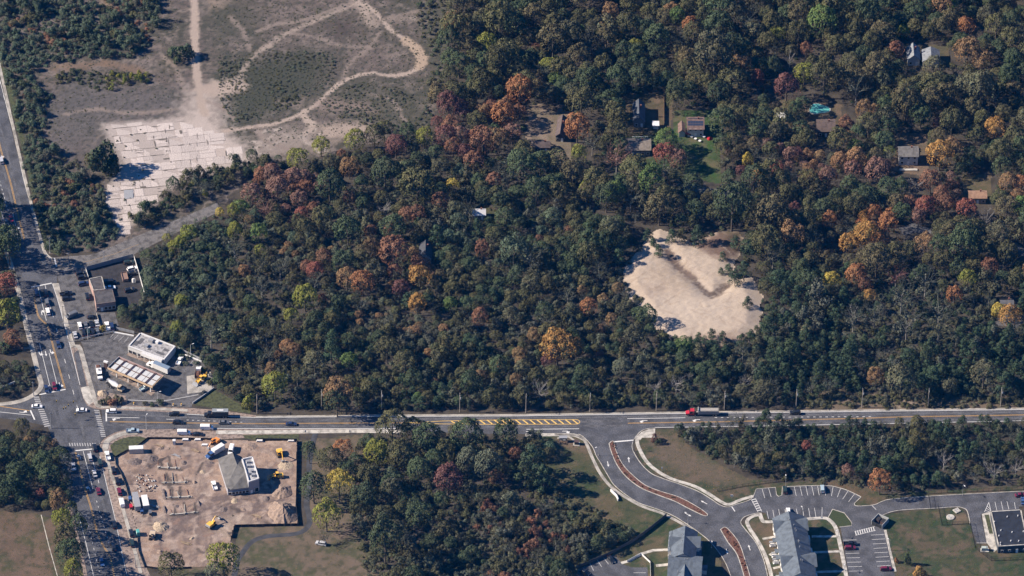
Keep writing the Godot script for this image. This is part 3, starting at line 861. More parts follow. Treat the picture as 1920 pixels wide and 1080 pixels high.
func make_estate() -> void:
	var W: Material = mats.paint_white
	var r := lot("estate_road", "grey curving estate road split by planted islands", [1103, 827.7, 1112, 840, 1118, 855, 1126, 868, 1143, 897, 1152, 910, 1175, 929, 1200, 944, 1230, 954, 1262, 967, 1294, 987, 1325, 1010, 1345, 1032, 1360, 1055, 1370, 1080, 1385, 1130, 1450, 1130, 1437, 1070, 1430, 1045, 1417, 1017, 1397, 992, 1389, 980, 1395, 970, 1421, 962, 1425, 960, 1410, 936, 1380, 946, 1365, 951, 1350, 947, 1335, 937, 1310, 922, 1280, 910, 1242, 897, 1220, 887, 1200, 867, 1186, 842, 1186, 825, 1151, 827.8], "asphalt", 0.030)
	var p := lot("parking_lot", "grey estate parking lot with white stall lines north and east of the apartments", [1408, 936, 1418, 917, 1454, 914, 1456, 928, 1460, 931, 1466, 929, 1467, 913, 1523, 910.8, 1555, 911, 1576, 915.5, 1590, 920, 1607, 928, 1614.6, 932, 1604, 942, 1602, 945.4, 1607.6, 949, 1637.6, 947, 1655, 940, 1673, 936, 1743, 930.5, 1908.6, 921.7, 1960, 921, 1960, 945, 1910, 950, 1912, 956, 1857, 960, 1842, 962, 1839, 967, 1850, 1018.5, 1831, 1018.5, 1819, 982, 1813.6, 958.6, 1805, 952.5, 1792, 950.7, 1757, 953, 1699, 956, 1673, 959.5, 1655, 966, 1658, 994, 1676, 1071, 1690, 1130, 1604, 1130, 1592, 1080, 1576, 989, 1597, 986, 1597, 979.7, 1583, 962, 1561, 955, 1553, 970, 1548, 970, 1439.6, 974, 1436, 962, 1425, 960], "asphalt", 0.034)
	for k in [[1103, 828, 1112, 840, 1118, 855, 1126, 868, 1143, 897, 1152, 910, 1175, 929, 1200, 944, 1230, 954, 1262, 967, 1294, 987, 1325, 1010, 1345, 1032, 1360, 1055, 1370, 1080, 1380, 1110], [1085, 814, 1092.5, 818, 1103, 828], [1228, 803, 1214, 804, 1201.5, 809, 1193, 818, 1187, 828, 1186, 842, 1200, 867, 1220, 887, 1242, 897, 1280, 910, 1310, 922, 1335, 937, 1350, 947, 1365, 951, 1380, 946, 1408, 936, 1418, 917], [1440, 1085, 1437, 1070, 1430, 1045, 1417, 1017, 1397, 992, 1389, 980, 1395, 970, 1410, 964.5, 1424, 961.5]]:
		kerb(k, r)
	for k in [[1418, 917, 1454, 914, 1456, 928, 1460, 931, 1466, 929, 1467, 913], [1467, 913, 1523, 910.8, 1555, 911, 1576, 915.5, 1590, 920, 1607, 928, 1614.6, 932], [1614.6, 932, 1604, 942, 1602, 945.4, 1607.6, 949, 1637.6, 947, 1655, 940, 1673, 936, 1743, 930.5, 1908.6, 921.7, 1950, 921], [1561, 955, 1583, 962, 1597, 979.7, 1597, 986, 1574, 988.5], [1553, 970, 1561, 955], [1655, 966, 1673, 959.5, 1699, 956, 1757, 953, 1792, 950.7, 1805, 952.5, 1813.6, 958.6, 1819, 982], [1658, 994, 1676, 1071], [1831, 1018.5, 1850, 1018.5]]:
		kerb(k, p, k.size() > 12)
	# planted islands in the road
	var isles := [[[1142, 832, 1146, 847, 1157, 872, 1175, 895, 1200, 914, 1230, 927, 1265, 940, 1292, 954, 1320, 967, 1326, 964, 1305, 949, 1272, 932, 1240, 922, 1210, 910, 1185, 890, 1167, 870, 1155, 845, 1151, 828.5, 1146, 828], "long mulched island with low shrubs splitting the estate road's entrance"], [[1351, 993, 1365, 1017, 1382, 1040, 1395, 1080, 1400, 1105, 1412, 1105, 1406, 1080, 1397, 1050, 1385, 1017, 1365, 992, 1357, 989], "mulched island with red shrubs beside the west apartment block"]]
	for i in isles:
		var s := Shape.new()
		var o := curve(plan(i[0]), 4)
		s.prism(o, 0.0, 0.14)
		var m := ground_piece("traffic_island", s, mats.mulch, i[1])
		var q := Shape.new()
		o.append(o[0])
		q.ribbon(o, 0.32, 0.17, 0.17)
		part("kerb", q, mats.concrete_pale, m)
	road_line("stop_bar", [1151, 828.5, 1187, 825.5], 0.7, W, r)
	road_line("stop_bar", [1372, 950, 1378, 959], 0.4, W, r)
	for a in [[1140, 870, 6, 30], [1179, 862, -4, -30], [1290, 965, 30, 16], [1320, 942, -30, -16], [1363, 1034, 6, 30], [1405, 1027, -10, -30]]:
		arrow(a[0], a[1], a[2], a[3], 0, W, r)
	lot("verge_grass", "green kerbed island between the two parking lots", [1561, 956, 1583, 963, 1596, 980, 1596, 985.5, 1574, 988, 1554, 970.5], "verge_green", 0.1)
	lot("verge_grass", "small grass island among the north stalls", [1456, 915, 1466, 914, 1465, 928, 1460.5, 930, 1457, 927], "verge_green", 0.1)
	# pavements
	walk("pale footpath following the estate road's west side", [1040, 815, 1065, 815.5, 1084, 818, 1097, 827, 1110, 857, 1125, 887, 1145, 912, 1172, 932, 1205, 950, 1242, 963, 1277, 981, 1297, 993], 1.35)
	walk("broad pale pavement at the estate entrance's west corner", [985, 816, 1030, 815.5, 1075, 816, 1095, 824], 1.9, "concrete_pale")
	walk("pale footpath following the estate road's east side", [1195, 818, 1196, 835, 1212, 865, 1235, 885, 1262, 899, 1300, 911, 1327, 925, 1352, 941, 1367, 946, 1390, 937, 1412, 930.5], 1.6, "concrete_pale")
	lot("pavement", "pale square of pavement at the estate entrance's east corner", [1193, 819, 1203, 810, 1215, 805.5, 1228.5, 804, 1228, 821, 1204, 821, 1200, 826], "concrete_pale", 0.12)
	walk("short curved bus stop path by the estate entrance", [1045, 822, 1064, 819, 1078, 827, 1086, 834], 0.9)
	walk("pale footpath between the estate road and the east block", [1424, 965, 1410, 969, 1401, 977, 1405, 990, 1420, 1013, 1434, 1040, 1444, 1070, 1452, 1110], 1.6, "concrete_pale")
	walk("pavement along the parking stalls north of the east block", [1424, 962, 1429, 975, 1434, 978.5, 1455, 978, 1520, 973, 1545, 971.5, 1556, 976, 1567, 990, 1575, 1020, 1582, 1055, 1592, 1110], 1.7, "concrete_pale")
	for k in [[1430, 1011, 1452, 1007], [1443, 1041, 1456, 1035], [1450, 1066, 1471, 1061], [1522, 1006, 1571, 1006], [1525, 1036, 1576, 1034], [1527, 1073, 1582, 1071]]:
		walk("side path from the footpath to the east block at map place %d" % int(k[1]), k, 1.3, "concrete_pale", false)
	walk("kerbside pavement east of the south parking lot", [1660, 994, 1668, 1030, 1679, 1072], 0.9, "concrete_pale", false)
	lot("pavement", "pale paved forecourt west of the black flat-roofed building", [1841, 964, 1858, 959, 1874, 1026, 1864, 1036, 1850, 1018, 1844, 985], "concrete_pale", 0.1)
	lot("planting_bed", "narrow green planting bed beside the black flat-roofed building", [1846, 966, 1854, 965, 1862, 1001, 1855, 1001], "verge_grass", 0.13)
	walk("footpath to the west block's lower door", [1230, 1061, 1262, 1058], 1.6, "concrete_pale", false)
	walk("footpath bending to the west block's upper door", [1165, 1056, 1180, 1052, 1202, 1039, 1225, 1032, 1255, 1031], 1.5, "concrete_pale", false)
	lot("parking_lot", "small dark parking lot in the shade at the south edge", [1085, 1066, 1140, 1043, 1152, 1041, 1168, 1058, 1185, 1064, 1214, 1064, 1216, 1110, 1060, 1110], "asphalt", 0.036)
	# stall lines
	for k in [[1429, 917, 1434, 934], [1441, 915.5, 1446, 932], [1489, 912.5, 1493, 930], [1500, 912, 1504, 930], [1511, 911.8, 1514.5, 929], [1522, 911.5, 1526, 929], [1533, 911.5, 1536, 929], [1547, 912, 1548, 929], [1562, 913, 1559, 930], [1576, 916.5, 1570, 932], [1590, 921, 1580, 936], [1602, 926.5, 1591, 941], [1438, 958, 1441, 973], [1449, 956, 1452, 973], [1460, 955, 1463, 973], [1472, 955, 1474, 972], [1482, 955, 1485, 972], [1493, 954, 1497, 971], [1505, 953, 1507.5, 971], [1516, 953, 1519, 970.5], [1527, 952.5, 1530, 970], [1541.5, 951, 1541, 969.5], [1865.5, 941, 1869, 957], [1877, 940.5, 1880.5, 956], [1888, 940, 1891.5, 955], [1902, 942, 1904, 954]]:
		road_line("stall_line", k, 0.16, W, p)
	for k in 8:
		var y := 1013.0 + 8.3 * k
		if k > 1 or k == 0:
			road_line("stall_line", [1581 + k * 1.5, y, 1606 + k * 1.7, y - 0.7], 0.16, W, p)
		y = 1003.0 + 8.3 * k
		road_line("stall_line", [1633 + k * 1.7, y + 0.5, 1658 + k * 1.7, y - 0.8], 0.16, W, p)
	ladder([1409, 936, 1417, 934, 1421, 960.5, 1429, 958.5], 6, 0.3, W, p)
	road_line("crosswalk_edge", [1409, 937, 1421, 960], 0.2, W, p)
	road_line("crosswalk_edge", [1416.5, 935, 1428, 959], 0.2, W, p)
	ladder([1602, 996, 1604, 1004, 1640, 987, 1642, 995], 9, 0.35, W, p)
	road_line("crosswalk_edge", [1602.5, 997, 1640, 987.5], 0.2, W, p)
	road_line("crosswalk_edge", [1604, 1004, 1642, 994.5], 0.2, W, p)
	for k in [[1854, 942, 1846, 960], [1854, 942, 1858, 959], [1851, 949, 1856, 954], [1849, 953, 1857, 957.5], [1847, 957, 1855, 959.5], [1635, 948, 1643, 956]]:
		road_line("stall_line", k, 0.2, W, p)
	for k in [[1120, 1050, 1128, 1063], [1132, 1046, 1141, 1058], [1188, 1074, 1211, 1074], [1106, 1056, 1113, 1070]]:
		road_line("stall_line", k, 0.16, W, get_node("parking_lot_001"))
	# path over the south lawn
	var s := Shape.new()
	s.ribbon(curve(plan([435, 1110, 444, 1056, 454, 1038, 472, 1016, 500, 1006, 547, 1002, 568, 996, 580, 982, 579, 965, 575, 945, 580, 900, 580, 865, 587, 830, 592, 811])), 2.4, 0.05)
	ground_piece("path", s, mats.asphalt_path, "dark asphalt path curving over the south lawn")
	s = Shape.new()
	s.ribbon(plan([77, 965, 92, 1025, 109, 1085, 116, 1112]), 0.35, 0.04)
	ground_piece("lawn_edge_line", s, mats.concrete_pale, "thin pale strip between the west lawn and the roadside trees")

func make_station_ground() -> void:
	var l := lot("station_lot", "grey asphalt lot of the fuel station", [151, 640, 213, 624, 251, 631, 310, 650, 346, 666, 378, 679, 399, 702, 401, 729, 361, 757, 359, 764, 300, 762.5, 183, 758, 166, 700, 156, 650], "asphalt_old", 0.044)
	mats.asphalt_old.albedo_color = Color(0.125, 0.122, 0.125).linear_to_srgb()
	lot("concrete_pad", "pale concrete pad at the east end of the fuel station lot", [350, 705.5, 395, 697, 398, 733, 351, 738.5], "concrete", 0.07)
	lot("concrete_pad", "pinkish paving under the long fuel canopy", [205, 700, 222, 692, 300, 727, 284, 742], "verge_dirt", 0.07)
	lot("planting_bed", "weedy planting bed with bushes at the fuel station corner", [181, 748, 186, 734, 235, 742, 238, 757, 184, 757], "verge_dirt", 0.07)
	for k in [[213, 626, 207, 633], [222, 628, 213, 637], [232, 630, 222, 640], [241, 632, 233, 642], [362, 676, 356, 684], [368, 679, 361, 688], [374, 681, 367, 691]]:
		road_line("stall_line", k, 0.2, mats.paint_worn, l, false, 0.06)
	road_line("joint_line", [240, 750, 300, 752, 340, 746, 372, 740], 0.5, mats.paint_worn, l, true, 0.058)
	lot("dealer_yard", "dark asphalt yard behind the car dealer's building", [162, 507, 250, 483, 271, 552, 262, 572, 222, 590, 214, 580, 200, 545, 192, 518, 168, 524], "asphalt_dark", 0.05)
	lot("dealer_forecourt", "worn grey forecourt in front of the car dealer's building", [107, 512, 160, 507, 168, 524, 180, 571, 180, 586, 216, 586, 222, 610, 213, 623, 151, 638, 138, 640, 128, 605, 110, 531], "asphalt_old", 0.047)

# ---------------------------------------------------------------- vehicles
const PAINTS := {"white": [0.78, 0.78, 0.77], "silver": [0.42, 0.43, 0.45], "grey": [0.12, 0.125, 0.135], "black": [0.012, 0.013, 0.016], "navy": [0.02, 0.035, 0.09], "blue": [0.04, 0.09, 0.22], "pale blue": [0.33, 0.42, 0.47], "red": [0.42, 0.02, 0.03], "maroon": [0.13, 0.012, 0.03], "dark green": [0.02, 0.035, 0.03], "tan": [0.5, 0.4, 0.28], "yellow": [0.72, 0.42, 0.06], "orange": [0.62, 0.24, 0.05]}
var models := {}

func paint(c: String) -> Material:
	var v: Array = PAINTS[c]
	return gloss(c.replace(" ", "_") + "_paint", Color(v[0], v[1], v[2]))

func wheels(t: Node, xs: Array, half: float, r: float, w := 0.24) -> void:
	for x in xs:
		for z in [-half, half]:
			var s := Shape.new()
			s.tube(Vector3(x, r, z - w * 0.5), Vector3(x, r, z + w * 0.5), r, r, 10)
			var wh := part("wheel", s, mats.rubber, t)
			s = Shape.new()
			var d: float = signf(z) * (w * 0.5 + 0.01)
			s.tube(Vector3(x, r, z), Vector3(x, r, z + d), r * 0.55, r * 0.5, 8)
			part("rim", s, mats.steel, wh)

func car_model(kind: String) -> Node3D:
	var t := Node3D.new()
	var s := Shape.new()
	var L := 2.35
	var w := 0.92
	var V := func(a: float, b: float) -> Vector2: return Vector2(a, b)
	var body: Array
	var cabin: Array
	var roof: Array
	match kind:
		"sedan":
			body = [V.call(-2.3, 0.3), V.call(2.25, 0.28), V.call(2.36, 0.5), V.call(2.25, 0.72), V.call(1.1, 0.94), V.call(-1.6, 0.98), V.call(-2.3, 0.92), V.call(-2.38, 0.6)]
			cabin = [V.call(-1.75, 0.95), V.call(1.2, 0.92), V.call(0.35, 1.4), V.call(-1.05, 1.4)]
			roof = [V.call(-1.08, 1.39), V.call(0.36, 1.39), V.call(0.2, 1.46), V.call(-0.9, 1.46)]
		"suv":
			body = [V.call(-2.35, 0.35), V.call(2.3, 0.35), V.call(2.4, 0.6), V.call(2.3, 0.95), V.call(1.15, 1.1), V.call(-2.2, 1.12), V.call(-2.4, 0.8)]
			cabin = [V.call(-2.25, 1.08), V.call(1.25, 1.06), V.call(0.5, 1.66), V.call(-2.0, 1.68)]
			roof = [V.call(-2.02, 1.67), V.call(0.52, 1.65), V.call(0.35, 1.76), V.call(-1.85, 1.78)]
		"pickup":
			body = [V.call(-2.8, 0.45), V.call(2.75, 0.42), V.call(2.85, 0.7), V.call(2.75, 1.05), V.call(1.5, 1.18), V.call(-0.6, 1.2), V.call(-0.62, 0.75), V.call(-2.7, 0.75), V.call(-2.72, 1.15), V.call(-2.82, 1.15)]
			cabin = [V.call(-0.7, 1.16), V.call(1.55, 1.14), V.call(0.85, 1.76), V.call(-0.55, 1.78)]
			roof = [V.call(-0.57, 1.77), V.call(0.87, 1.75), V.call(0.7, 1.86), V.call(-0.45, 1.87)]
			w = 0.98
		"van":
			body = [V.call(-2.8, 0.4), V.call(2.7, 0.4), V.call(2.85, 0.7), V.call(2.6, 1.15), V.call(1.75, 1.3), V.call(1.3, 2.15), V.call(-2.7, 2.2), V.call(-2.85, 1.8)]
			cabin = [V.call(1.2, 1.28), V.call(1.88, 1.27), V.call(1.42, 2.05), V.call(1.15, 2.1)]
			roof = [V.call(-2.6, 2.19), V.call(1.25, 2.14), V.call(1.1, 2.24), V.call(-2.5, 2.28)]
			w = 1.0
	s.slab(body, w, w * 0.93)
	part("body", s, mats.plain_white, t)
	s = Shape.new()
	s.slab(cabin, w * 0.94, w * 0.76)
	part("window", s, mats.glass_dark, t)
	s = Shape.new()
	s.slab(roof, w * 0.78, w * 0.68)
	part("roof", s, mats.plain_white, t)
	if kind == "pickup":
		for z in [-1, 1]:
			s = Shape.new()
			s.box(Vector3(-1.68, 0.95, z * 0.9), Vector3(2.1, 0.44, 0.1))
			part("bed_side", s, mats.plain_white, t)
	var nose: float = body[2].x
	for z in [-0.62, 0.62]:
		s = Shape.new()
		s.box(Vector3(nose - 0.1, body[2].y + 0.06, z), Vector3(0.24, 0.16, 0.34))
		part("headlight", s, mats.lamp, t)
		s = Shape.new()
		s.box(Vector3(body[0].x - 0.02, 0.82, z), Vector3(0.16, 0.16, 0.3))
		part("tail_lamp", s, mats.tail, t)
	wheels(t, [nose * 0.62, -nose * 0.6], w - 0.1, 0.34 if kind == "sedan" else 0.4)
	return t

func add_car(kind: String, c: String, u: float, v: float, du: float, dv: float, where: String, group := "") -> void:
	if not models.has(kind):
		models[kind] = car_model(kind)
	var o: Node3D = models[kind].duplicate()
	o.name = numbered({"sedan": "car", "suv": "car", "pickup": "pickup_truck", "van": "van"}[kind])
	add_child(o)
	o.position = at(u, v, 0.0) + Vector3(0, 0.055, 0)
	o.rotation.y = heading(u, v, du, dv)
	for k in o.get_children():
		if k.name.begins_with("body") or k.name.begins_with("roof") or k.name.begins_with("bed_side"):
			k.material_override = paint(c)
	var what: String = {"sedan": "saloon car", "suv": "tall estate car", "pickup": "pickup truck", "van": "van"}[kind]
	tag(o, "%s %s %s" % [c, what, where], {"sedan": "car", "suv": "car", "pickup": "pickup", "van": "van"}[kind], group)

func make_cars() -> void:
	var N := [-14, -60]
	var S := [14, 60]
	var E := [60, 0]
	var Wt := [-60, 0]
	var on := "vehicles driving on the roads"
	for c in [["sedan", "red", 21, 412, S, "heading south on the avenue's north end"], ["sedan", "grey", 12, 419, S, "beside the red car at the avenue's north end"], ["suv", "silver", 3, 303, N, "half cut off at the picture edge on the avenue"],
			["suv", "navy", 68.5, 551, N, "waiting in the shade at the lane's stop bar"], ["suv", "black", 86, 551.5, N, "next to the navy car at the stop bar"], ["suv", "grey", 88, 569, N, "second in the queue behind the stop bar"], ["suv", "white", 90, 586.5, N, "third in the queue behind the stop bar"], ["sedan", "navy", 109.5, 648, S, "alone on the avenue beside the fuel station"], ["sedan", "navy", 87, 731, S, "waiting at the crossroads beside a maroon car"], ["suv", "maroon", 102, 727, S, "waiting at the crossroads' north stop bar"],
			["sedan", "white", 69.5, 764, E, "stopped on the west crosswalk"], ["sedan", "white", 153, 771, Wt, "crossing the middle of the crossroads"], ["suv", "white", 209, 773.5, Wt, "at the cross road's stop bar"], ["suv", "black", 327, 778.5, Wt, "on the cross road north of the centre line"], ["suv", "black", 334, 794, E, "eastbound just below the centre line"], ["sedan", "grey", 420, 794, E, "eastbound below the dark box truck"], ["sedan", "navy", 546, 797, E, "alone on the cross road west of the big oak"], ["suv", "black", 1491, 776, Wt, "alone on the cross road's eastern stretch"],
			["suv", "black", 178, 842, N, "stopped at the south crosswalk"], ["suv", "silver", 169, 860, N, "behind the south stop bar in the middle lane"], ["suv", "dark green", 188, 870, N, "in the outer lane south of the crossroads"], ["sedan", "silver", 177.5, 890, N, "with pale roof further back in the queue"], ["sedan", "maroon", 185, 923, N, "alone in the avenue's south leg"], ["suv", "black", 214.5, 986, N, "on the avenue's edge line by the sand heap"], ["suv", "black", 213, 1028, N, "low on the avenue near the tree shadows"], ["sedan", "blue", 191, 1056, S, "in tree shade at the avenue's south end"], ["sedan", "silver", 138, 877, S, "in deep shade west of the avenue's centre line"]]:
		add_car(c[0], c[1], c[2], c[3], c[4][0], c[4][1], c[5], on)
	var pk := "vehicles parked along the building site"
	for c in [["pickup", "white", 202, 857, N, "parked on the pavement by the grass triangle"], ["suv", "black", 213, 884, N, "parked first south of the white pickup by the fence"], ["suv", "black", 220, 904, N, "parked between a black car and a maroon car"], ["suv", "maroon", 224, 924, N, "parked by the fence north of the blue trailer"], ["van", "white", 228.5, 945, N, "parked beside the long grey site trailer"], ["suv", "black", 246.5, 1002, N, "parked beside the teal portable cabin"], ["suv", "dark green", 248, 1021, N, "parked last in the row along the fence"], ["pickup", "pale blue", 249, 810, E, "parked on the curved corner kerb"], ["van", "white", 345, 814, E, "parked on the verge with a black car ahead"], ["sedan", "black", 371, 816, E, "parked on the verge ahead of the white van"], ["van", "white", 388, 804.5, E, "parked half on the road north of the site gate"], ["van", "white", 433.5, 846.5, [-12, 40], "beside the blue box truck on the site"], ["pickup", "white", 402, 913, [-12, -40], "beside the new grey-roofed building's west corner"]]:
		add_car(c[0], c[1], c[2], c[3], c[4][0], c[4][1], c[5], pk)
	var dl := "cars for sale around the dealer's building"
	for c in [["suv", "black", 152, 515, [60, -12], "upper of three dark cars by the dealer's fence"], ["suv", "black", 155, 522, [60, -12], "middle of three dark cars by the dealer's fence"], ["suv", "navy", 156.5, 534, [60, -12], "lowest of three dark cars by the dealer's fence"], ["suv", "black", 164, 558, N, "alone in front of the dealer's pink wall"], ["pickup", "black", 124, 553, [60, -10], "upper of two dark vehicles beside the avenue pavement"], ["suv", "black", 126, 562, [60, -10], "lower of two dark vehicles beside the avenue pavement"], ["van", "grey", 134, 594, [-50, 20], "parked askew with a long shadow on the forecourt"], ["sedan", "black", 174, 597, E, "lying flat in front of the row of pale cars"],
			["suv", "white", 150, 613, N, "first of the forecourt's upper row"], ["sedan", "grey", 161, 612, N, "second of the forecourt's upper row"], ["sedan", "black", 171.5, 610, N, "third of the forecourt's upper row"], ["sedan", "silver", 182, 608, N, "last of the forecourt's upper row"], ["suv", "black", 157, 626, N, "first of the forecourt's lower row"], ["suv", "dark green", 165.5, 625, N, "second of the forecourt's lower row"], ["suv", "black", 174, 624.5, N, "third of the forecourt's lower row"], ["sedan", "grey", 183, 623, N, "last of the forecourt's lower row"], ["sedan", "silver", 141, 630, N, "by the guardrail's western end"], ["pickup", "white", 201.5, 614, N, "between the small yellow tree and a blue car"], ["suv", "navy", 210, 614, N, "beside the white pickup at the forecourt's corner"],
			["suv", "dark green", 242, 494, [60, -10], "topmost in the dark yard under the white fence"], ["suv", "white", 248, 506, [60, -16], "in the dark yard against the white fence"], ["suv", "black", 250, 514, [60, -16], "just below the white car in the dark yard"], ["van", "black", 206, 532, [60, -5], "behind the dealer's roof step"], ["sedan", "white", 207, 541, [60, -5], "in the notch of the dealer's building"], ["suv", "black", 243, 546, [60, -15], "under the trees at the yard's south-east corner"]]:
		add_car(c[0], c[1], c[2], c[3], c[4][0], c[4][1], c[5], dl)
	var es := "cars parked on the estate"
	for c in [["suv", "dark green", 1472, 921, [-3, -30], "in the stall beside the kerbed grass island"], ["suv", "pale blue", 1542, 919, [-3, -30], "alone among the north row of stalls"], ["suv", "white", 1478, 962, [-3, -30], "in the stalls north of the east block"], ["pickup", "black", 1594, 1022, [60, -2], "upper of two dark vehicles in the south lot"], ["suv", "maroon", 1594, 1029.5, [60, -2], "just below the black pickup in the south lot"], ["suv", "maroon", 1661, 1069, [60, -2], "in the last eastern stall of the south lot"], ["sedan", "black", 1146, 1051, [22, 30], "in the small shaded lot at the south edge"], ["sedan", "black", 1097, 1075, [30, 16], "in deep shade at the picture's south edge"], ["sedan", "maroon", 1913, 930, [30, -4], "at the eastern end of the estate's access road"], ["sedan", "blue", 1918, 941, [-3, -30], "in the last stall by the picture's east edge"], ["pickup", "white", 337, 678.5, [24, -46], "in the shade beside the fuel station store"], ["pickup", "pale blue", 272, 729, [50, -24], "parked under the canopy's south corner"], ["suv", "silver", 602, 1021, [-60, -12], "parked on the dry lawn by a bare tree"]]:
		add_car(c[0], c[1], c[2], c[3], c[4][0], c[4][1], c[5], es)

func rig(called: String, label: String, category: String, u: float, v: float, du: float, dv: float, group := "") -> Node3D:
	return thing(called, label, category, at(u, v, 0) + Vector3(0, 0.06, 0), heading(u, v, du, dv), group)

func cab(t: Node, x: float, c: Material, h := 2.3, long := 1.9, hood := 1.4) -> void:
	var s := Shape.new()
	s.slab([Vector2(x - long, 0.6), Vector2(x + hood, 0.6), Vector2(x + hood, 1.35), Vector2(x + 0.1, 1.6), Vector2(x - 0.35, h), Vector2(x - long, h + 0.05)], 1.1, 1.0)
	part("cab", s, c, t)
	s = Shape.new()
	s.slab([Vector2(x - 1.3, 1.5), Vector2(x + 0.16, 1.56), Vector2(x - 0.3, h - 0.1), Vector2(x - 1.3, h - 0.08)], 1.12, 1.02)
	part("window", s, mats.glass_dark, t)
	for z in [-0.8, 0.8]:
		s = Shape.new()
		s.box(Vector3(x + hood, 0.95, z), Vector3(0.12, 0.25, 0.35))
		part("headlight", s, mats.lamp, t)

func add_part_box(t: Node, called: String, c: Vector3, size: Vector3, m: Material, top := Vector2(1, 1), b := Basis.IDENTITY) -> MeshInstance3D:
	var s := Shape.new()
	s.box(c, size, b, top)
	return part(called, s, m, t)

func add_part_tube(t: Node, called: String, a: Vector3, b: Vector3, ra: float, rb: float, m: Material, k := 8) -> MeshInstance3D:
	var s := Shape.new()
	s.tube(a, b, ra, rb, k)
	return part(called, s, m, t)

func box_truck(label: String, u: float, v: float, du: float, dv: float, cabc: String, boxc: Material, topc: Material, long: float, high := 3.4) -> Node3D:
	var t := rig("box_truck", label, "truck", u, v, du, dv)
	cab(t, long * 0.5 - 0.2, paint(cabc), 2.5)
	add_part_box(t, "chassis", Vector3(0, 0.75, 0), Vector3(long, 0.3, 0.9), mats.rubber)
	add_part_box(t, "cargo_box", Vector3(-1.2, 0.95 + (high - 0.95) * 0.5, 0), Vector3(long - 2.2, high - 0.95, 2.4), boxc)
	add_part_box(t, "box_roof", Vector3(-1.2, high + 0.03, 0), Vector3(long - 2.3, 0.05, 2.3), topc)
	add_part_box(t, "rear_door", Vector3(-1.2 - (long - 2.2) * 0.5 - 0.02, 2.1, 0), Vector3(0.05, 2.2, 2.2), mats.plain_grey)
	wheels(t, [long * 0.5 - 0.6, -long * 0.28, -long * 0.28 - 1.1], 1.0, 0.5, 0.35)
	return t

func digger(called: String, label: String, u: float, v: float, du: float, dv: float, arm: Vector2, fold: Vector2, c: String) -> void:
	var t := rig(called, label, "excavator", u, v, du, dv)
	var m := paint(c)
	for z in [-1.1, 1.1]:
		var s := Shape.new()
		s.slab([Vector2(-1.9, 0.1), Vector2(1.9, 0.1), Vector2(2.2, 0.5), Vector2(1.9, 0.9), Vector2(-1.9, 0.9), Vector2(-2.2, 0.5)], 0.3, 0.3)
		var tr := part("track", s, mats.rubber, t)
		tr.position.z = z
	add_part_box(t, "turntable", Vector3(0, 0.95, 0), Vector3(1.6, 0.25, 1.6), mats.rubber)
	add_part_box(t, "engine_housing", Vector3(-0.7, 1.6, 0), Vector3(2.4, 1.1, 2.5), m, Vector2(0.95, 0.92))
	add_part_box(t, "counterweight", Vector3(-2.05, 1.5, 0), Vector3(0.5, 0.9, 2.4), mats.plain_grey)
	var cb := add_part_box(t, "cab", Vector3(0.8, 1.95, 0.75), Vector3(1.5, 1.7, 1.0), m, Vector2(0.85, 0.9))
	add_part_box(cb, "window", Vector3(0.86, 2.15, 0.77), Vector3(1.5, 0.9, 1.02), mats.glass_dark, Vector2(0.88, 0.93))
	var a := Vector3(0.6, 1.7, -0.2)
	var b := Vector3(arm.x, arm.y, -0.2)
	var d := Vector3(fold.x, fold.y, -0.2)
	add_part_tube(t, "boom", a, b, 0.32, 0.26, m, 4)
	add_part_tube(t, "stick", b, d, 0.24, 0.18, m, 4)
	var s := Shape.new()
	s.slab([Vector2(d.x - 0.5, d.y - 0.9), Vector2(d.x + 0.3, d.y - 0.8), Vector2(d.x + 0.35, d.y + 0.1), Vector2(d.x - 0.2, d.y + 0.15), Vector2(d.x - 0.8, d.y - 0.3)], 0.6, 0.6)
	part("bucket", s, mats.plain_grey, t).position.z = -0.2

func loader(label: String, u: float, v: float, du: float, dv: float, c: String, hoe := false) -> void:
	var t := rig("wheel_loader", label, "loader", u, v, du, dv)
	var m := paint(c)
	add_part_box(t, "rear_body", Vector3(-1.6, 1.35, 0), Vector3(2.6, 1.2, 1.9), m, Vector2(0.9, 0.9))
	var cb := add_part_box(t, "cab", Vector3(-0.2, 2.2, 0), Vector3(1.4, 1.7, 1.5), m, Vector2(0.88, 0.88))
	add_part_box(cb, "window", Vector3(-0.2, 2.3, 0), Vector3(1.43, 1.0, 1.53), mats.glass_dark, Vector2(0.9, 0.9))
	add_part_box(t, "front_frame", Vector3(1.2, 1.0, 0), Vector3(1.8, 0.7, 1.1), m)
	for z in [-0.75, 0.75]:
		add_part_tube(t, "lift_arm", Vector3(0.8, 1.8, z), Vector3(3.2, 0.8, z), 0.16, 0.14, m, 4)
	var s := Shape.new()
	s.slab([Vector2(3.0, 0.15), Vector2(4.3, 0.1), Vector2(4.3, 0.2), Vector2(3.4, 0.4), Vector2(3.3, 1.2), Vector2(3.1, 1.2)], 1.45, 1.45)
	part("bucket", s, paint("orange") if c == "yellow" and not hoe else mats.plain_grey, t)
	if hoe:
		add_part_tube(t, "boom", Vector3(-2.6, 1.2, 0), Vector3(-3.6, 3.0, 0), 0.2, 0.16, m, 4)
		add_part_tube(t, "stick", Vector3(-3.6, 3.0, 0), Vector3(-4.8, 1.2, 0), 0.16, 0.12, m, 4)
		add_part_box(t, "hoe_bucket", Vector3(-4.8, 0.8, 0), Vector3(0.7, 0.7, 0.7), mats.plain_grey, Vector2(0.6, 1))
	wheels(t, [1.5, -1.7], 0.95, 0.72, 0.5)

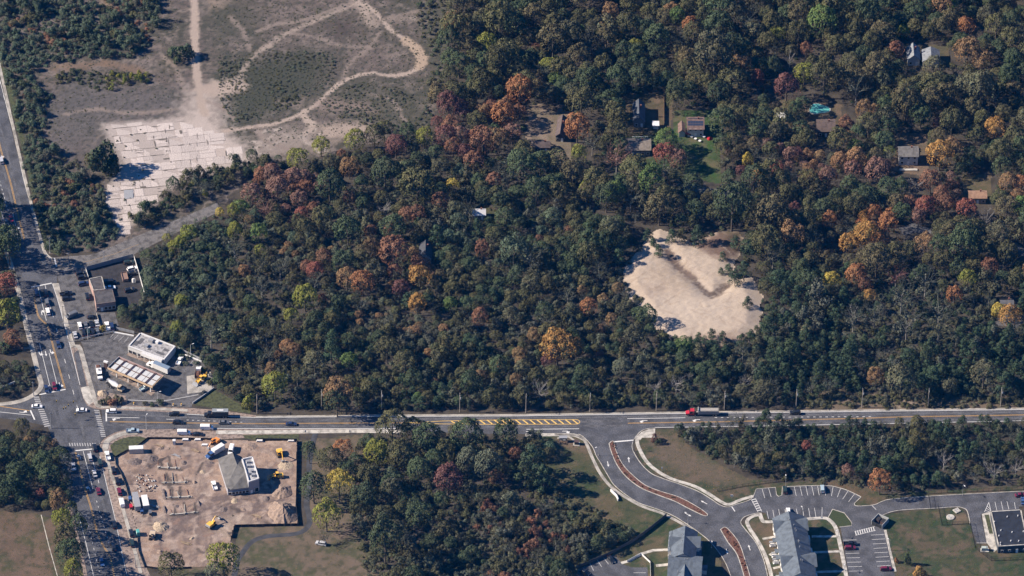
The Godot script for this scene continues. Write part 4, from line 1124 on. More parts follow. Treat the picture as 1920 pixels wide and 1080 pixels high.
func make_trucks() -> void:
	# red tipper with a long trailer
	var t := rig("dump_truck", "red dump truck with a long grey trailer on the cross road", "truck", 1318, 777.5, -60, 0)
	cab(t, 5.8, paint("red"), 2.7, 2.0, 1.7)
	add_part_box(t, "chassis", Vector3(0, 0.85, 0), Vector3(13, 0.3, 0.9), mats.rubber)
	var s := Shape.new()
	var m := mat("trailer_grey", Color(0.4, 0.39, 0.37), 0.6, "fine", 0.2)
	for z in [-1.2, 1.2]:
		add_part_box(t, "trailer_side", Vector3(-2.4, 2.0, z), Vector3(8.8, 1.7, 0.1), m)
	add_part_box(t, "trailer_floor", Vector3(-2.4, 1.2, 0), Vector3(8.8, 0.12, 2.3), m)
	add_part_box(t, "trailer_headboard", Vector3(2.1, 2.3, 0), Vector3(0.15, 2.5, 2.4), mats.plain_white)
	add_part_box(t, "tailgate", Vector3(-6.8, 2.0, 0), Vector3(0.1, 1.7, 2.4), m)
	add_part_box(t, "load", Vector3(-2.4, 2.3, 0), Vector3(8.6, 1.3, 2.2), mat("gravel_load", Color(0.42, 0.39, 0.35), 1.0, "speck", 0.3), Vector2(0.97, 0.8))
	add_part_tube(t, "exhaust", Vector3(3.9, 1.0, 1.0), Vector3(3.9, 3.4, 1.0), 0.09, 0.09, mats.steel)
	wheels(t, [6.3, 3.4, -4.4, -5.6], 1.0, 0.52, 0.4)
	# dark box truck heading west
	t = box_truck("dark box truck with a pale roof panel on the cross road", 408, 781, -60, 0, "black", mat("box_dark", Color(0.05, 0.055, 0.065), 0.5), mat("box_top", Color(0.27, 0.3, 0.32), 0.6, "fine", 0.3), 9.2, 3.5)
	add_part_box(t, "roof_frame", Vector3(-1.2, 3.6, 0), Vector3(3.2, 0.06, 1.2), mats.plain_grey)
	add_part_box(t, "roof_hatch", Vector3(-1.2, 3.64, 0), Vector3(2.8, 0.06, 0.8), mats.plain_white)
	for k in 7:
		add_part_box(t, "side_panel", Vector3(-3.6 + k * 0.75, 2.35, 1.22), Vector3(0.6, 0.5, 0.05), mats.plain_grey)
	# on the fuel station lot
	t = box_truck("white box truck with a blue-grey roof beside the store", 299, 694, -60, -26, "white", mats.plain_white, mat("box_top_blue", Color(0.2, 0.27, 0.36), 0.5, "fine", 0.3), 10.2, 3.5)
	t = rig("bucket_truck", "white utility truck with a brown load west of the canopy", "truck", 186, 702, 8, 44)
	cab(t, 2.9, paint("white"), 2.5)
	add_part_box(t, "chassis", Vector3(-0.5, 0.75, 0), Vector3(8.4, 0.3, 0.9), mats.rubber)
	add_part_box(t, "tool_body", Vector3(-0.4, 1.4, 0), Vector3(3.0, 1.4, 2.3), mats.plain_white)
	add_part_tube(t, "turret", Vector3(-0.4, 2.1, 0), Vector3(-0.4, 2.7, 0), 0.45, 0.4, mats.plain_grey)
	add_part_box(t, "load_bed", Vector3(-3.4, 1.1, 0), Vector3(2.8, 0.8, 2.3), mats.plain_grey)
	add_part_box(t, "load", Vector3(-3.4, 1.6, 0), Vector3(2.6, 0.5, 2.0), mats.mulch, Vector2(0.7, 0.6))
	wheels(t, [3.0, -2.6], 1.0, 0.48, 0.35)
	t = rig("cement_mixer", "white cement mixer truck south of the canopy", "truck", 216, 728, 44, 20)
	cab(t, 3.5, paint("tan"), 2.6, 1.6, 0.8)
	add_part_box(t, "chassis", Vector3(-0.5, 0.8, 0), Vector3(8.6, 0.3, 0.9), mats.rubber)
	add_part_tube(t, "drum", Vector3(1.6, 1.9, 0), Vector3(-0.6, 2.3, 0), 0.8, 1.25, mats.plain_white, 14)
	add_part_tube(t, "drum_cone", Vector3(-0.6, 2.3, 0), Vector3(-3.4, 3.0, 0), 1.25, 0.55, mats.plain_white, 14)
	add_part_tube(t, "water_tank", Vector3(1.9, 1.6, -0.9), Vector3(1.9, 1.6, 0.9), 0.4, 0.4, mats.steel)
	add_part_box(t, "hopper", Vector3(-3.7, 3.0, 0), Vector3(0.8, 0.7, 1.1), mats.plain_grey, Vector2(1.2, 1.2))
	add_part_box(t, "chute", Vector3(-4.3, 1.9, 0), Vector3(1.8, 0.15, 0.6), mats.steel, Vector2(1, 1), Basis(Vector3(0, 0, 1), 0.7))
	wheels(t, [3.4, -1.6, -2.8], 1.0, 0.52, 0.4)
	t = rig("dump_truck", "white-cabbed dump truck with a brown load by the east kerb", "truck", 372, 701, 6, -34)
	cab(t, 2.2, paint("white"), 2.5)
	add_part_box(t, "chassis", Vector3(-0.4, 0.75, 0), Vector3(7, 0.3, 0.9), mats.rubber)
	for z in [-1.15, 1.15]:
		add_part_box(t, "bed_side", Vector3(-1.8, 1.6, z), Vector3(4.0, 1.2, 0.1), mat("rust_bed", Color(0.2, 0.11, 0.075), 0.8, "fine", 0.3))
	add_part_box(t, "bed_floor", Vector3(-1.8, 1.05, 0), Vector3(4.0, 0.1, 2.3), mats.rust_bed)
	add_part_box(t, "load", Vector3(-1.8, 1.5, 0), Vector3(3.8, 0.8, 2.1), mats.mulch, Vector2(0.8, 0.6))
	wheels(t, [2.4, -1.8, -2.9], 1.0, 0.5, 0.38)
	loader("yellow backhoe on the concrete pad of the fuel station", 377, 715, -36, 24, "yellow", true)
	t = rig("trailer", "small black trailer beside the grey barrier of the fuel station", "trailer", 381, 739, 30, -14)
	add_part_box(t, "deck", Vector3(0, 0.7, 0), Vector3(3.2, 0.15, 1.7), mats.black_iron)
	add_part_box(t, "toolbox", Vector3(0.4, 1.1, 0), Vector3(1.4, 0.7, 1.3), mats.black_iron, Vector2(0.9, 0.8))
	add_part_tube(t, "drawbar", Vector3(1.6, 0.6, 0), Vector3(2.6, 0.5, 0), 0.07, 0.07, mats.black_iron)
	wheels(t, [-0.2], 0.85, 0.35)
	# on the building site
	t = box_truck("blue-cabbed box truck with a white box on the building site", 405, 851, -40, 24, "blue", mats.plain_white, mats.plain_white, 8.2, 3.3)
	digger("excavator", "yellow excavator with lowered arm at the site's east fence", 525, 853, 12, 34, Vector2(3.4, 4.2), Vector2(5.4, 1.4), "yellow")
	digger("excavator", "yellow excavator stretched out by the southern dirt ramp", 396, 987, 26, -20, Vector2(3.0, 3.6), Vector2(5.6, 1.2), "yellow")
	digger("excavator", "tan excavator south of the pale sand heap", 286, 1008, -8, 40, Vector2(2.4, 3.4), Vector2(1.0, 1.2), "tan")
	loader("yellow wheel loader with an orange bucket east of the new building", 519, 896, -60, 4, "yellow")
	digger("excavator", "orange excavator behind the blue box truck at the site gate", 404, 832, -30, 24, Vector2(3.0, 3.2), Vector2(5.0, 1.4), "orange")
	t = rig("site_trailer", "long grey site trailer by the avenue fence", "trailer", 256, 947, 9, 40)
	add_part_box(t, "trailer_body", Vector3(0, 1.9, 0), Vector3(9.5, 2.5, 2.5), mat("trailer_pale", Color(0.36, 0.37, 0.38), 0.6, "fine", 0.3))
	add_part_box(t, "trailer_roof", Vector3(0, 3.2, 0), Vector3(9.6, 0.1, 2.6), mats.plain_grey)
	add_part_box(t, "door", Vector3(-1.5, 1.8, 1.27), Vector3(0.9, 2.0, 0.05), mats.plain_white)
	for x in [-3.5, 1.5, 3.5]:
		add_part_box(t, "window", Vector3(x, 2.1, 1.27), Vector3(1.0, 0.8, 0.05), mats.glass_dark)
	wheels(t, [-1.0, 0.2], 1.0, 0.42)
	t = rig("shipping_container", "white container with a corrugated side beside the grey trailer", "container", 272.5, 947, 7, 34)
	add_part_box(t, "shell", Vector3(0, 1.45, 0), Vector3(7.0, 2.6, 2.6), mats.plain_white)
	for k in 12:
		add_part_box(t, "rib", Vector3(-3.2 + k * 0.58, 1.45, 1.32), Vector3(0.2, 2.3, 0.06), mats.plain_white)
	add_part_box(t, "door", Vector3(3.53, 1.4, 0), Vector3(0.06, 2.3, 2.3), mats.plain_grey)
	t = rig("shipping_container", "lone white container at the site's north-west corner", "container", 255.5, 847.5, 60, -3)
	add_part_box(t, "shell", Vector3(0, 1.3, 0), Vector3(6.2, 2.6, 2.5), mat("cream_shell", Color(0.62, 0.58, 0.52), 0.6, "fine", 0.3))
	for k in 11:
		add_part_box(t, "rib", Vector3(-2.9 + k * 0.58, 1.3, 1.27), Vector3(0.2, 2.3, 0.06), mats.cream_shell)
	add_part_box(t, "roof_sheet", Vector3(0, 2.63, 0), Vector3(6.1, 0.06, 2.4), mats.plain_white)
	for k in [[244, 938, "blue", "upper blue compressor beside the grey trailer"], [266, 961, "blue", "lower blue compressor between trailer and container"], [246, 953, "red", "small red compressor under the grey trailer's end"], [282, 964, "grey", "dark compressor below the white container"]]:
		t = rig("compressor", k[3], "compressor", k[0], k[1], 6, 30)
		add_part_box(t, "housing", Vector3(0, 1.0, 0), Vector3(2.6, 1.1, 1.4), paint(k[2]), Vector2(0.85, 0.85))
		add_part_box(t, "grille", Vector3(1.3, 1.0, 0), Vector3(0.1, 0.7, 1.0), mats.black_iron)
		add_part_tube(t, "drawbar", Vector3(1.3, 0.5, 0), Vector3(2.2, 0.45, 0), 0.06, 0.06, mats.steel)
		wheels(t, [-0.2], 0.65, 0.32)
	t = rig("portable_toilet", "white portable toilet in the northern part of the site", "toilet", 327, 833, 60, 0)
	add_part_box(t, "cabin", Vector3(0, 1.1, 0), Vector3(1.3, 2.2, 1.3), mats.plain_grey)
	add_part_box(t, "roof", Vector3(0, 2.3, 0), Vector3(1.4, 0.25, 1.4), mats.plain_white, Vector2(0.8, 0.8))
	add_part_box(t, "door", Vector3(0, 1.0, 0.67), Vector3(0.8, 1.8, 0.05), mats.plain_white)
	t = rig("portable_toilet", "teal portable cabin by the southern site gate", "toilet", 259, 1003, 12, 40)
	add_part_box(t, "cabin", Vector3(0, 1.1, 0), Vector3(2.4, 2.2, 1.3), mat("teal", Color(0.08, 0.3, 0.28), 0.5))
	add_part_box(t, "roof", Vector3(0, 2.3, 0), Vector3(2.5, 0.2, 1.4), mats.teal, Vector2(0.9, 0.8))
	add_part_box(t, "door", Vector3(0, 1.0, 0.67), Vector3(0.8, 1.8, 0.05), mats.plain_white)

# ---------------------------------------------------------------- buildings
func gable(t: Node, c: Vector3, sx: float, sz: float, eave: float, ridge: float, along_z: bool, roof: Material, wall: Material, over := 0.45, base := 0.0) -> void:
	# four walls and two roof slopes; the ridge runs along z or x
	var b := Basis.IDENTITY if along_z else Basis(Vector3.UP, PI / 2)
	var w := sx if along_z else sz
	var l := sz if along_z else sx
	var put := func(x: float, y: float, z: float) -> Vector3: return c + b * Vector3(x, y, z)
	for e in [-1.0, 1.0]:
		var s := Shape.new()
		s.face([put.call(e * w / 2, base, -l / 2), put.call(e * w / 2, base, l / 2), put.call(e * w / 2, eave, l / 2), put.call(e * w / 2, eave, -l / 2)], b * Vector3(e, 0, 0))
		part("wall", s, wall, t)
		s = Shape.new()
		var a: Vector3 = put.call(-w / 2 * e, base, e * l / 2)
		var d: Vector3 = put.call(w / 2 * e, base, e * l / 2)
		s.quad(a, d, put.call(w / 2 * e, eave, e * l / 2), put.call(-w / 2 * e, eave, e * l / 2))
		s.tri(put.call(-w / 2 * e, eave, e * l / 2), put.call(w / 2 * e, eave, e * l / 2), put.call(0, ridge - 0.15, e * l / 2))
		part("wall", s, wall, t)
		s = Shape.new()
		var drop := (ridge - eave) * (over / (w / 2))
		var z0 := -l / 2 - over
		var z1 := l / 2 + over
		var lo: Array[Vector3] = [put.call(0, ridge, z0), put.call(0, ridge, z1), put.call(e * (w / 2 + over), eave - drop, z1), put.call(e * (w / 2 + over), eave - drop, z0)]
		if e < 0:
			lo = [lo[1], lo[0], lo[3], lo[2]]
		var th := Vector3(0, 0.18, 0)
		s.face([lo[0] + th, lo[1] + th, lo[2] + th, lo[3] + th], Vector3.UP)
		s.face([lo[0], lo[1], lo[2], lo[3]], Vector3.DOWN)
		var mid := (lo[0] + lo[2]) * 0.5
		for k in 4:
			var k2 := (k + 1) % 4
			s.face([lo[k], lo[k2], lo[k2] + th, lo[k] + th], (lo[k] + lo[k2]) * 0.5 - mid)
		part("roof_slope", s, roof, t)

func facade(t: Node, a: Vector3, b: Vector3, n: int, y: float, w: float, h: float, door := -1) -> void:
	# windows (and one door) set along a wall from a to b
	var d := (b - a).normalized()
	var out := Vector3(-d.z, 0, d.x)
	var bs := Basis(d, Vector3.UP, out)
	for k in n:
		var p := a.lerp(b, (k + 0.5) / n)
		if k == door:
			add_part_box(t, "door", p + Vector3(0, y - 0.2, 0) + out * 0.04, Vector3(1.0, 2.1, 0.08), mats.trim_white, Vector2.ONE, bs)
		else:
			var f := add_part_box(t, "window", p + Vector3(0, y + 0.2, 0) + out * 0.03, Vector3(w + 0.25, h + 0.25, 0.06), mats.trim_white, Vector2.ONE, bs)
			add_part_box(f, "pane", p + Vector3(0, y + 0.2, 0) + out * 0.06, Vector3(w, h, 0.06), mats.glass_dark, Vector2.ONE, bs)

func shingles(key: String, c: Color) -> Material:
	return mat(key, c, 0.9, "fine", 0.25, "coarse", 0.08)

func house(label: String, box: Array, eave: float, ridge: float, along_z: bool, roof: Material, wall: Material, turn := 0.0, called := "house") -> Node3D:
	var a := at(box[0], box[1], eave)
	var b := at(box[2], box[3], eave)
	var c := (a + b) * 0.5
	var t := thing(called, label, "house" if called == "house" else "shed", Vector3(c.x, 0, c.z), turn)
	var sx := absf(b.x - a.x) - 0.8
	var sz := absf(b.z - a.z) - 0.8
	gable(t, Vector3.ZERO, sx, sz, eave, ridge, along_z, roof, wall)
	if called == "house":
		facade(t, Vector3(-sx / 2, 0, sz / 2), Vector3(sx / 2, 0, sz / 2), maxi(2, int(sx / 2.2)), 1.3, 1.0, 1.1, 1)
		facade(t, Vector3(sx / 2, 0, sz / 2), Vector3(sx / 2, 0, -sz / 2), maxi(2, int(sz / 3.0)), 1.3, 1.0, 1.1)
		if eave > 4:
			facade(t, Vector3(-sx / 2, 0, sz / 2), Vector3(sx / 2, 0, sz / 2), maxi(2, int(sx / 2.2)), 3.9, 1.0, 1.1)
		add_part_box(t, "chimney", Vector3(sx * 0.18, ridge + 0.2, -sz * 0.1), Vector3(0.7, 1.4, 0.7), mat("brick_red", Color(0.23, 0.1, 0.075), 0.9, "fine", 0.4))
	return t

func make_houses() -> void:
	mat("trim_white", Color(0.72, 0.72, 0.7), 0.6)
	var siding := mat("siding_white", Color(0.6, 0.6, 0.58), 0.8, "fine", 0.3)
	var grey := mat("siding_grey", Color(0.2, 0.22, 0.25), 0.8, "fine", 0.3)
	var tan := mat("siding_tan", Color(0.35, 0.29, 0.22), 0.8, "fine", 0.3)
	var t := house("dark grey-roofed house beside a bare brown yard in the woods", [1186, 193, 1210, 228], 3.6, 6.0, true, shingles("roof_slate", Color(0.085, 0.1, 0.125)), grey)
	t = house("white house with solar panels over a green yard", [1287, 219, 1321, 243], 4.6, 6.6, false, shingles("roof_brown_pink", Color(0.2, 0.13, 0.11)), siding)
	var sx := 7.6
	for k in 6:
		for j in 2:
			add_part_box(t, "solar_panel", Vector3(-2.9 + k * 1.16, 6.84 - 0.49 * (1.2 + j * 1.15), 1.2 + j * 1.15), Vector3(1.08, 0.05, 1.1), mat("solar", Color(0.035, 0.045, 0.075), 0.2), Vector2.ONE, Basis(Vector3(1, 0, 0), 0.456))
		add_part_box(t, "solar_panel", Vector3(-2.9 + k * 1.16, 6.84 - 0.49 * 1.6, -1.6), Vector3(1.08, 0.05, 1.1), mats.solar, Vector2.ONE, Basis(Vector3(1, 0, 0), -0.456))
	gable(t, Vector3(-6.2, 0, 1.4), 2.6, 6.0, 3.0, 4.4, true, mats.roof_brown_pink, siding)
	t = house("tan-roofed house with a white deck beside a red-orange tree", [1171, 259, 1221, 282], 3.6, 5.4, false, shingles("roof_tan", Color(0.25, 0.215, 0.18)), grey)
	add_part_box(t, "deck", Vector3(1, 0.6, -6.4), Vector3(7, 0.3, 3), mats.concrete_pale)
	for k in 8:
		add_part_box(t, "railing_post", Vector3(-2.4 + k, 1.2, -7.8), Vector3(0.12, 1.0, 0.12), mats.trim_white)
	add_part_box(t, "railing", Vector3(1, 1.7, -7.8), Vector3(7.1, 0.12, 0.14), mats.trim_white)
	t = house("long narrow dark brown house west of an orange tree", [1043, 220, 1062, 256], 3.4, 5.0, true, shingles("roof_dark_brown", Color(0.12, 0.09, 0.085)), mat("siding_dark", Color(0.06, 0.065, 0.075), 0.8, "fine", 0.3), -0.1)
	t = house("low dark wing house joining the long brown house", [1003, 264, 1032, 277], 3.0, 4.2, false, mats.roof_dark_brown, mats.siding_dark)
	t = house("pale grey-roofed house in the north-east woods", [1699, 88, 1726, 112], 3.8, 6.2, true, shingles("roof_pale", Color(0.25, 0.27, 0.29)), siding)
	gable(t, Vector3(8.0, 0, 1.5), 7.5, 8.0, 3.6, 5.4, true, mats.roof_pale, siding)
	t = house("brown-roofed house in shade below the pool", [1530, 223, 1567, 247], 3.4, 5.2, false, shingles("roof_brown", Color(0.14, 0.1, 0.085)), mats.siding_dark)
	t = house("grey-roofed house with a white front among red maples", [1683, 274, 1723, 294], 5.2, 7.0, false, shingles("roof_mid", Color(0.2, 0.19, 0.18)), siding)
	add_part_box(t, "porch_step", Vector3(0, 0.3, 7.0), Vector3(8, 0.3, 1.4), mats.concrete_pale)
	t = house("small house with an orange-tan roof near the east edge", [1815, 357, 1851, 372], 3.4, 4.8, false, shingles("roof_orange", Color(0.42, 0.25, 0.16)), tan)
	t = house("small cottage with a white roof in the middle woods", [886, 391, 911, 404], 3.0, 4.2, false, mat("roof_white", Color(0.6, 0.6, 0.62), 0.7, "fine", 0.3), grey)
	t = house("cottage with a white west slope hidden in the middle woods", [786, 457, 810, 484], 3.4, 5.6, true, shingles("roof_charcoal", Color(0.06, 0.065, 0.08)), siding)
	t = house("grey hip-roofed house behind yellow trees at the east edge", [1874, 562, 1901, 578], 3.4, 5.6, false, shingles("roof_grey", Color(0.17, 0.17, 0.18)), grey)
	t = house("small white flat-roofed shed by the brown yard", [1223, 227, 1236, 236], 2.2, 2.5, false, mats.plain_white, mats.plain_white, 0.0, "shed")
	t = house("small white shed west of the pool", [1455, 211, 1472, 221], 2.4, 3.0, false, mats.plain_white, grey, 0.0, "shed")
	# the pool
	t = thing("swimming_pool", "irregular turquoise pool cover beside the brown-roofed house", "pool", at(1535, 205, 0), 0.0)
	var rim := PackedVector2Array()
	var water := PackedVector2Array()
	for k in 20:
		var a := TAU * k / 20.0
		var r := 1.0 + 0.14 * sin(a * 3.0 + 1.0) + 0.1 * cos(a * 2.0)
		rim.append(Vector2(cos(a) * 4.6 * r, sin(a) * 4.2 * r))
		water.append(rim[k] * 0.9)
	var s := Shape.new()
	s.prism(rim, 0.0, 0.25)
	part("coping", s, mats.concrete_pale, t)
	s = Shape.new()
	s.sheet(water, 0.3)
	part("pool_cover", s, mat("pool_blue", Color(0.12, 0.45, 0.42), 0.4, "fine", 0.3), t)
	# garden things
	for k in [[1290, 252, "red", "red-topped garden umbrella in front of the solar house"], [1331, 263, "red", "small red garden umbrella at the green yard's east side"]]:
		t = thing("garden_umbrella", k[3], "umbrella", at(k[0], k[1] + 3, 0))
		add_part_tube(t, "pole", Vector3.ZERO, Vector3(0, 2.4, 0), 0.04, 0.04, mats.steel)
		s = Shape.new()
		s.tube(Vector3(0, 1.9, 0), Vector3(0, 2.6, 0), 1.5, 0.0, 8)
		part("canopy", s, paint(k[2]), t)
	for k in [[1297, 258], [1304, 262], [1320, 258], [1312, 266]]:
		t = thing("garden_table", "pale garden table near map place %d in the solar house's yard" % int(k[0]), "table", at(k[0], k[1], 0))
		t.set_meta("label", {1297: "pale garden table nearest the red umbrella", 1304: "pale garden table south of the solar house", 1320: "pale garden table at the yard's eastern side", 1312: "pale garden table lowest on the green yard"}[k[0]])
		add_part_tube(t, "top", Vector3(0, 0.7, 0), Vector3(0, 0.76, 0), 0.7, 0.7, mats.plain_white, 10)
		add_part_tube(t, "leg", Vector3(0, 0, 0), Vector3(0, 0.7, 0), 0.1, 0.06, mats.plain_grey)
	fence("timber fence at the east side of the bare brown yard", [1245, 178, 1245, 236], 1.6, mat("timber", Color(0.3, 0.2, 0.13), 0.9, "fine", 0.4))

func outline_at(px: Array, h: float) -> PackedVector2Array:
	return plan(px, h)

func flat_block(t: Node, o: PackedVector2Array, h: float, wall: Material, roof: Material, rim: Material, rim_h := 0.5, rim_w := 0.35, base := 0.0) -> void:
	# walls one by one, a roof deck and a parapet piece on each side; o is counterclockwise seen from above or not
	var c := Vector2.ZERO
	for q in o:
		c += q / o.size()
	for k in o.size():
		var a := o[k]
		var b := o[(k + 1) % o.size()]
		var s := Shape.new()
		var va := Vector3(a.x, base, a.y)
		var vb := Vector3(b.x, base, b.y)
		var m := (vb - va).cross(Vector3.UP).normalized()
		if m.dot(va - Vector3(c.x, base, c.y)) < 0:
			m = -m
		var up := Vector3(0, h - base, 0)
		s.face([va, vb, vb + up, va + up], m)
		part("wall", s, wall, t)
		s = Shape.new()
		var ins := -flat(m) * rim_w * 0.5
		s.ribbon(PackedVector2Array([a + ins, b + ins]), rim_w, h + rim_h, rim_h + 0.2)
		part("parapet", s, rim, t)
	var d := Shape.new()
	d.sheet(o, h)
	part("roof", d, roof, t)

func within(o: PackedVector2Array, along: float, deep: float, h: float) -> Vector3:
	# a place on a four-cornered roof: its far corners come first, then the near ones
	var p := o[3].lerp(o[2], along).lerp(o[0].lerp(o[1], along), deep)
	return Vector3(p.x, h, p.y)

func make_station() -> void:
	# the store
	var o := outline_at([262.5, 623, 329.4, 649, 308, 674, 239.7, 649], 3.7)
	var t := thing("station_store", "white flat-roofed fuel station store with rooftop units", "shop")
	var white := mat("store_white", Color(0.68, 0.68, 0.67), 0.7, "fine", 0.3)
	var deck := mat("store_roof", Color(0.46, 0.45, 0.45), 0.9, "speck", 0.06, "blotch", 0.05)
	flat_block(t, o, 3.4, white, deck, white, 0.4, 0.6)
	var x := (o[2] - o[3]).normalized()
	var b := Basis(Vector3(x.x, 0, x.y), Vector3.UP, Vector3(-x.y, 0, x.x))
	add_part_box(t, "roof_unit", within(o, 0.4, 0.75, 4.2), Vector3(2.2, 1.4, 1.8), mats.plain_grey, Vector2.ONE, b)
	add_part_box(t, "roof_unit", within(o, 0.55, 0.8, 4.0), Vector3(1.4, 1.0, 1.4), mats.plain_white, Vector2.ONE, b)
	add_part_box(t, "roof_unit", within(o, 0.38, 0.4, 3.9), Vector3(1.8, 0.9, 1.6), mats.plain_grey, Vector2.ONE, b)
	for k in [[0.1, 0.35, 2.5, 3.0], [0.17, 0.55, 1.8, 4.0], [0.8, 0.3, 4.0, 1.4], [0.86, 0.6, 2.5, 1.6], [0.5, 0.3, 1.6, 1.4]]:
		add_part_box(t, "roof_patch", within(o, k[0], k[1], 3.42), Vector3(k[2], 0.06, k[3]), mat("tar_patch", Color(0.12, 0.12, 0.125), 0.9, "speck", 0.2), Vector2.ONE, b)
	for k in 9:
		var u := 0.06 + 0.11 * k
		add_part_box(t, "shop_window", within(o, u, -0.012, 1.1), Vector3(1.4, 1.3, 0.1), mats.glass_dark, Vector2.ONE, b)
	add_part_box(t, "awning", within(o, 0.68, -0.06, 3.0), Vector3(10.5, 1.3, 1.6), white, Vector2(1, 0.7), b)
	for k in [0.3, 0.48, 0.62, 0.85]:
		add_part_box(t, "porch_post", within(o, k, -0.1, 1.3), Vector3(0.25, 2.4, 0.25), white, Vector2.ONE, b)
	add_part_box(t, "plinth", within(o, 0.5, -0.09, 0.14), Vector3(18.0, 0.2, 2.0), mats.verge_dirt, Vector2.ONE, b)
	# the canopy: a steel frame with light panels, being rebuilt
	o = outline_at([222.4, 668.5, 305.8, 703, 286, 725, 202, 689], 5.4)
	t = thing("fuel_canopy", "long fuel canopy with a rusty frame around pale roof panels", "canopy")
	x = (o[2] - o[3]).normalized()
	b = Basis(Vector3(x.x, 0, x.y), Vector3.UP, Vector3(-x.y, 0, x.x))
	var long := o[2].distance_to(o[3])
	var deep := o[3].distance_to(o[0])
	var rust := mat("rust", Color(0.14, 0.085, 0.075), 0.85, "fine", 0.5)
	var cream := mat("cream_fascia", Color(0.62, 0.45, 0.28), 0.7, "fine", 0.3)
	var pink := mat("pink_fascia", Color(0.42, 0.3, 0.28), 0.75, "fine", 0.3)
	add_part_box(t, "fascia", within(o, 0.5, 0.0, 4.95), Vector3(long, 0.9, 0.25), cream, Vector2.ONE, b)
	add_part_box(t, "fascia", within(o, 0.5, 1.0, 4.95), Vector3(long, 0.9, 0.25), pink, Vector2.ONE, b)
	add_part_box(t, "fascia", within(o, 0.0, 0.5, 4.95), Vector3(0.25, 0.9, deep), mats.plain_grey, Vector2.ONE, b)
	add_part_box(t, "fascia", within(o, 1.0, 0.5, 4.95), Vector3(0.25, 0.9, deep), cream, Vector2.ONE, b)
	add_part_box(t, "deck", within(o, 0.5, 0.5, 4.6), Vector3(long - 0.3, 0.12, deep - 0.3), rust, Vector2.ONE, b)
	var panel := mat("canopy_panel", Color(0.6, 0.61, 0.6), 0.7, "fine", 0.2)
	for k in 8:
		for j in 2:
			add_part_box(t, "roof_panel", within(o, 0.095 + k * 0.117, 0.3 + j * 0.4, 4.86), Vector3(long * 0.107, 0.1, deep * 0.39), panel, Vector2.ONE, b)
	for k in [0.16, 0.38, 0.6, 0.83]:
		add_part_box(t, "beam", within(o, k - 0.012, 0.5, 5.05), Vector3(0.16, 0.3, deep - 0.3), rust, Vector2.ONE, b)
		add_part_box(t, "beam", within(o, k + 0.012, 0.5, 5.05), Vector3(0.16, 0.3, deep - 0.3), rust, Vector2.ONE, b)
	add_part_box(t, "long_beam", within(o, 0.5, 0.5, 5.0), Vector3(long - 0.3, 0.3, 0.3), rust, Vector2.ONE, b)
	for k in [0.14, 0.4, 0.62, 0.9]:
		for j in [0.22, 0.78]:
			add_part_box(t, "column", within(o, k, j, 2.3), Vector3(0.4, 4.5, 0.4), mats.plain_white, Vector2.ONE, b)
	for k in [0.27, 0.51, 0.76]:
		var isl := add_part_box(t, "pump_island", within(o, k, 0.5, 0.16), Vector3(2.4, 0.2, 1.0), mats.concrete_pale, Vector2.ONE, b)
		add_part_box(isl, "pump", within(o, k, 0.5, 1.0), Vector3(0.8, 1.6, 0.5), mats.plain_white, Vector2.ONE, b)
	# price sign post
	t = rig("price_sign", "white-topped dark sign pillar at the canopy's west end", "sign", 199, 690, 60, 20)
	add_part_box(t, "pillar", Vector3(0, 1.6, 0), Vector3(1.6, 3.2, 0.8), mat("sign_dark", Color(0.08, 0.05, 0.045), 0.6))
	add_part_box(t, "cap", Vector3(0, 3.5, 0), Vector3(2.0, 0.6, 1.0), mats.plain_white)
	# barriers and kerbs
	var s := Shape.new()
	s.ribbon(plan([361.5, 757, 380, 744.5, 401, 729]), 0.4, 0.9, 0.9)
	tag(part(numbered("barrier_wall"), s, mats.plain_grey, self), "low grey barrier wall slanting at the fuel station's east corner", "wall")
	for k in [[[213, 623.5, 251, 630.5], "pale kerb wall along the stalls west of the store"], [[346.7, 666, 378, 678.7], "pale kerb wall along the stalls east of the store"]]:
		s = Shape.new()
		s.ribbon(plan(k[0]), 0.5, 0.5, 0.5)
		tag(part(numbered("kerb_wall"), s, mats.plain_white, self), k[1], "wall")
	for k in [[[218, 618, 252, 626], "grey board fence behind the store's western stalls"], [[334, 656, 376, 676], "grey board fence in the shade east of the store"]]:
		fence(k[1], k[0], 1.6, mats.plain_grey)
	t = thing("guard_rail", "steel guardrail between the dealer's forecourt and the fuel station", "guardrail")
	var g := plan([150, 637.5, 213, 623.5])
	for k in 10:
		var p := g[0].lerp(g[1], k / 9.0)
		add_part_box(t, "post", Vector3(p.x, 0.5, p.y), Vector3(0.18, 1.0, 0.18), mats.plain_white)
	s = Shape.new()
	s.ribbon(g, 0.2, 1.05, 0.4)
	part("rail", s, mats.steel, t)
	for k in [[251, 758, "first"], [325, 760, "second"], [340, 760, "third"]]:
		t = thing("bollard", "%s yellow bollard from the west along the fuel station's south edge" % k[2], "bollard", at(k[0], k[1], 0), 0.0, "yellow bollards")
		add_part_tube(t, "post", Vector3.ZERO, Vector3(0, 1.1, 0), 0.22, 0.22, paint("yellow"))
		add_part_tube(t, "base", Vector3.ZERO, Vector3(0, 0.15, 0), 0.4, 0.4, mats.concrete_pale)

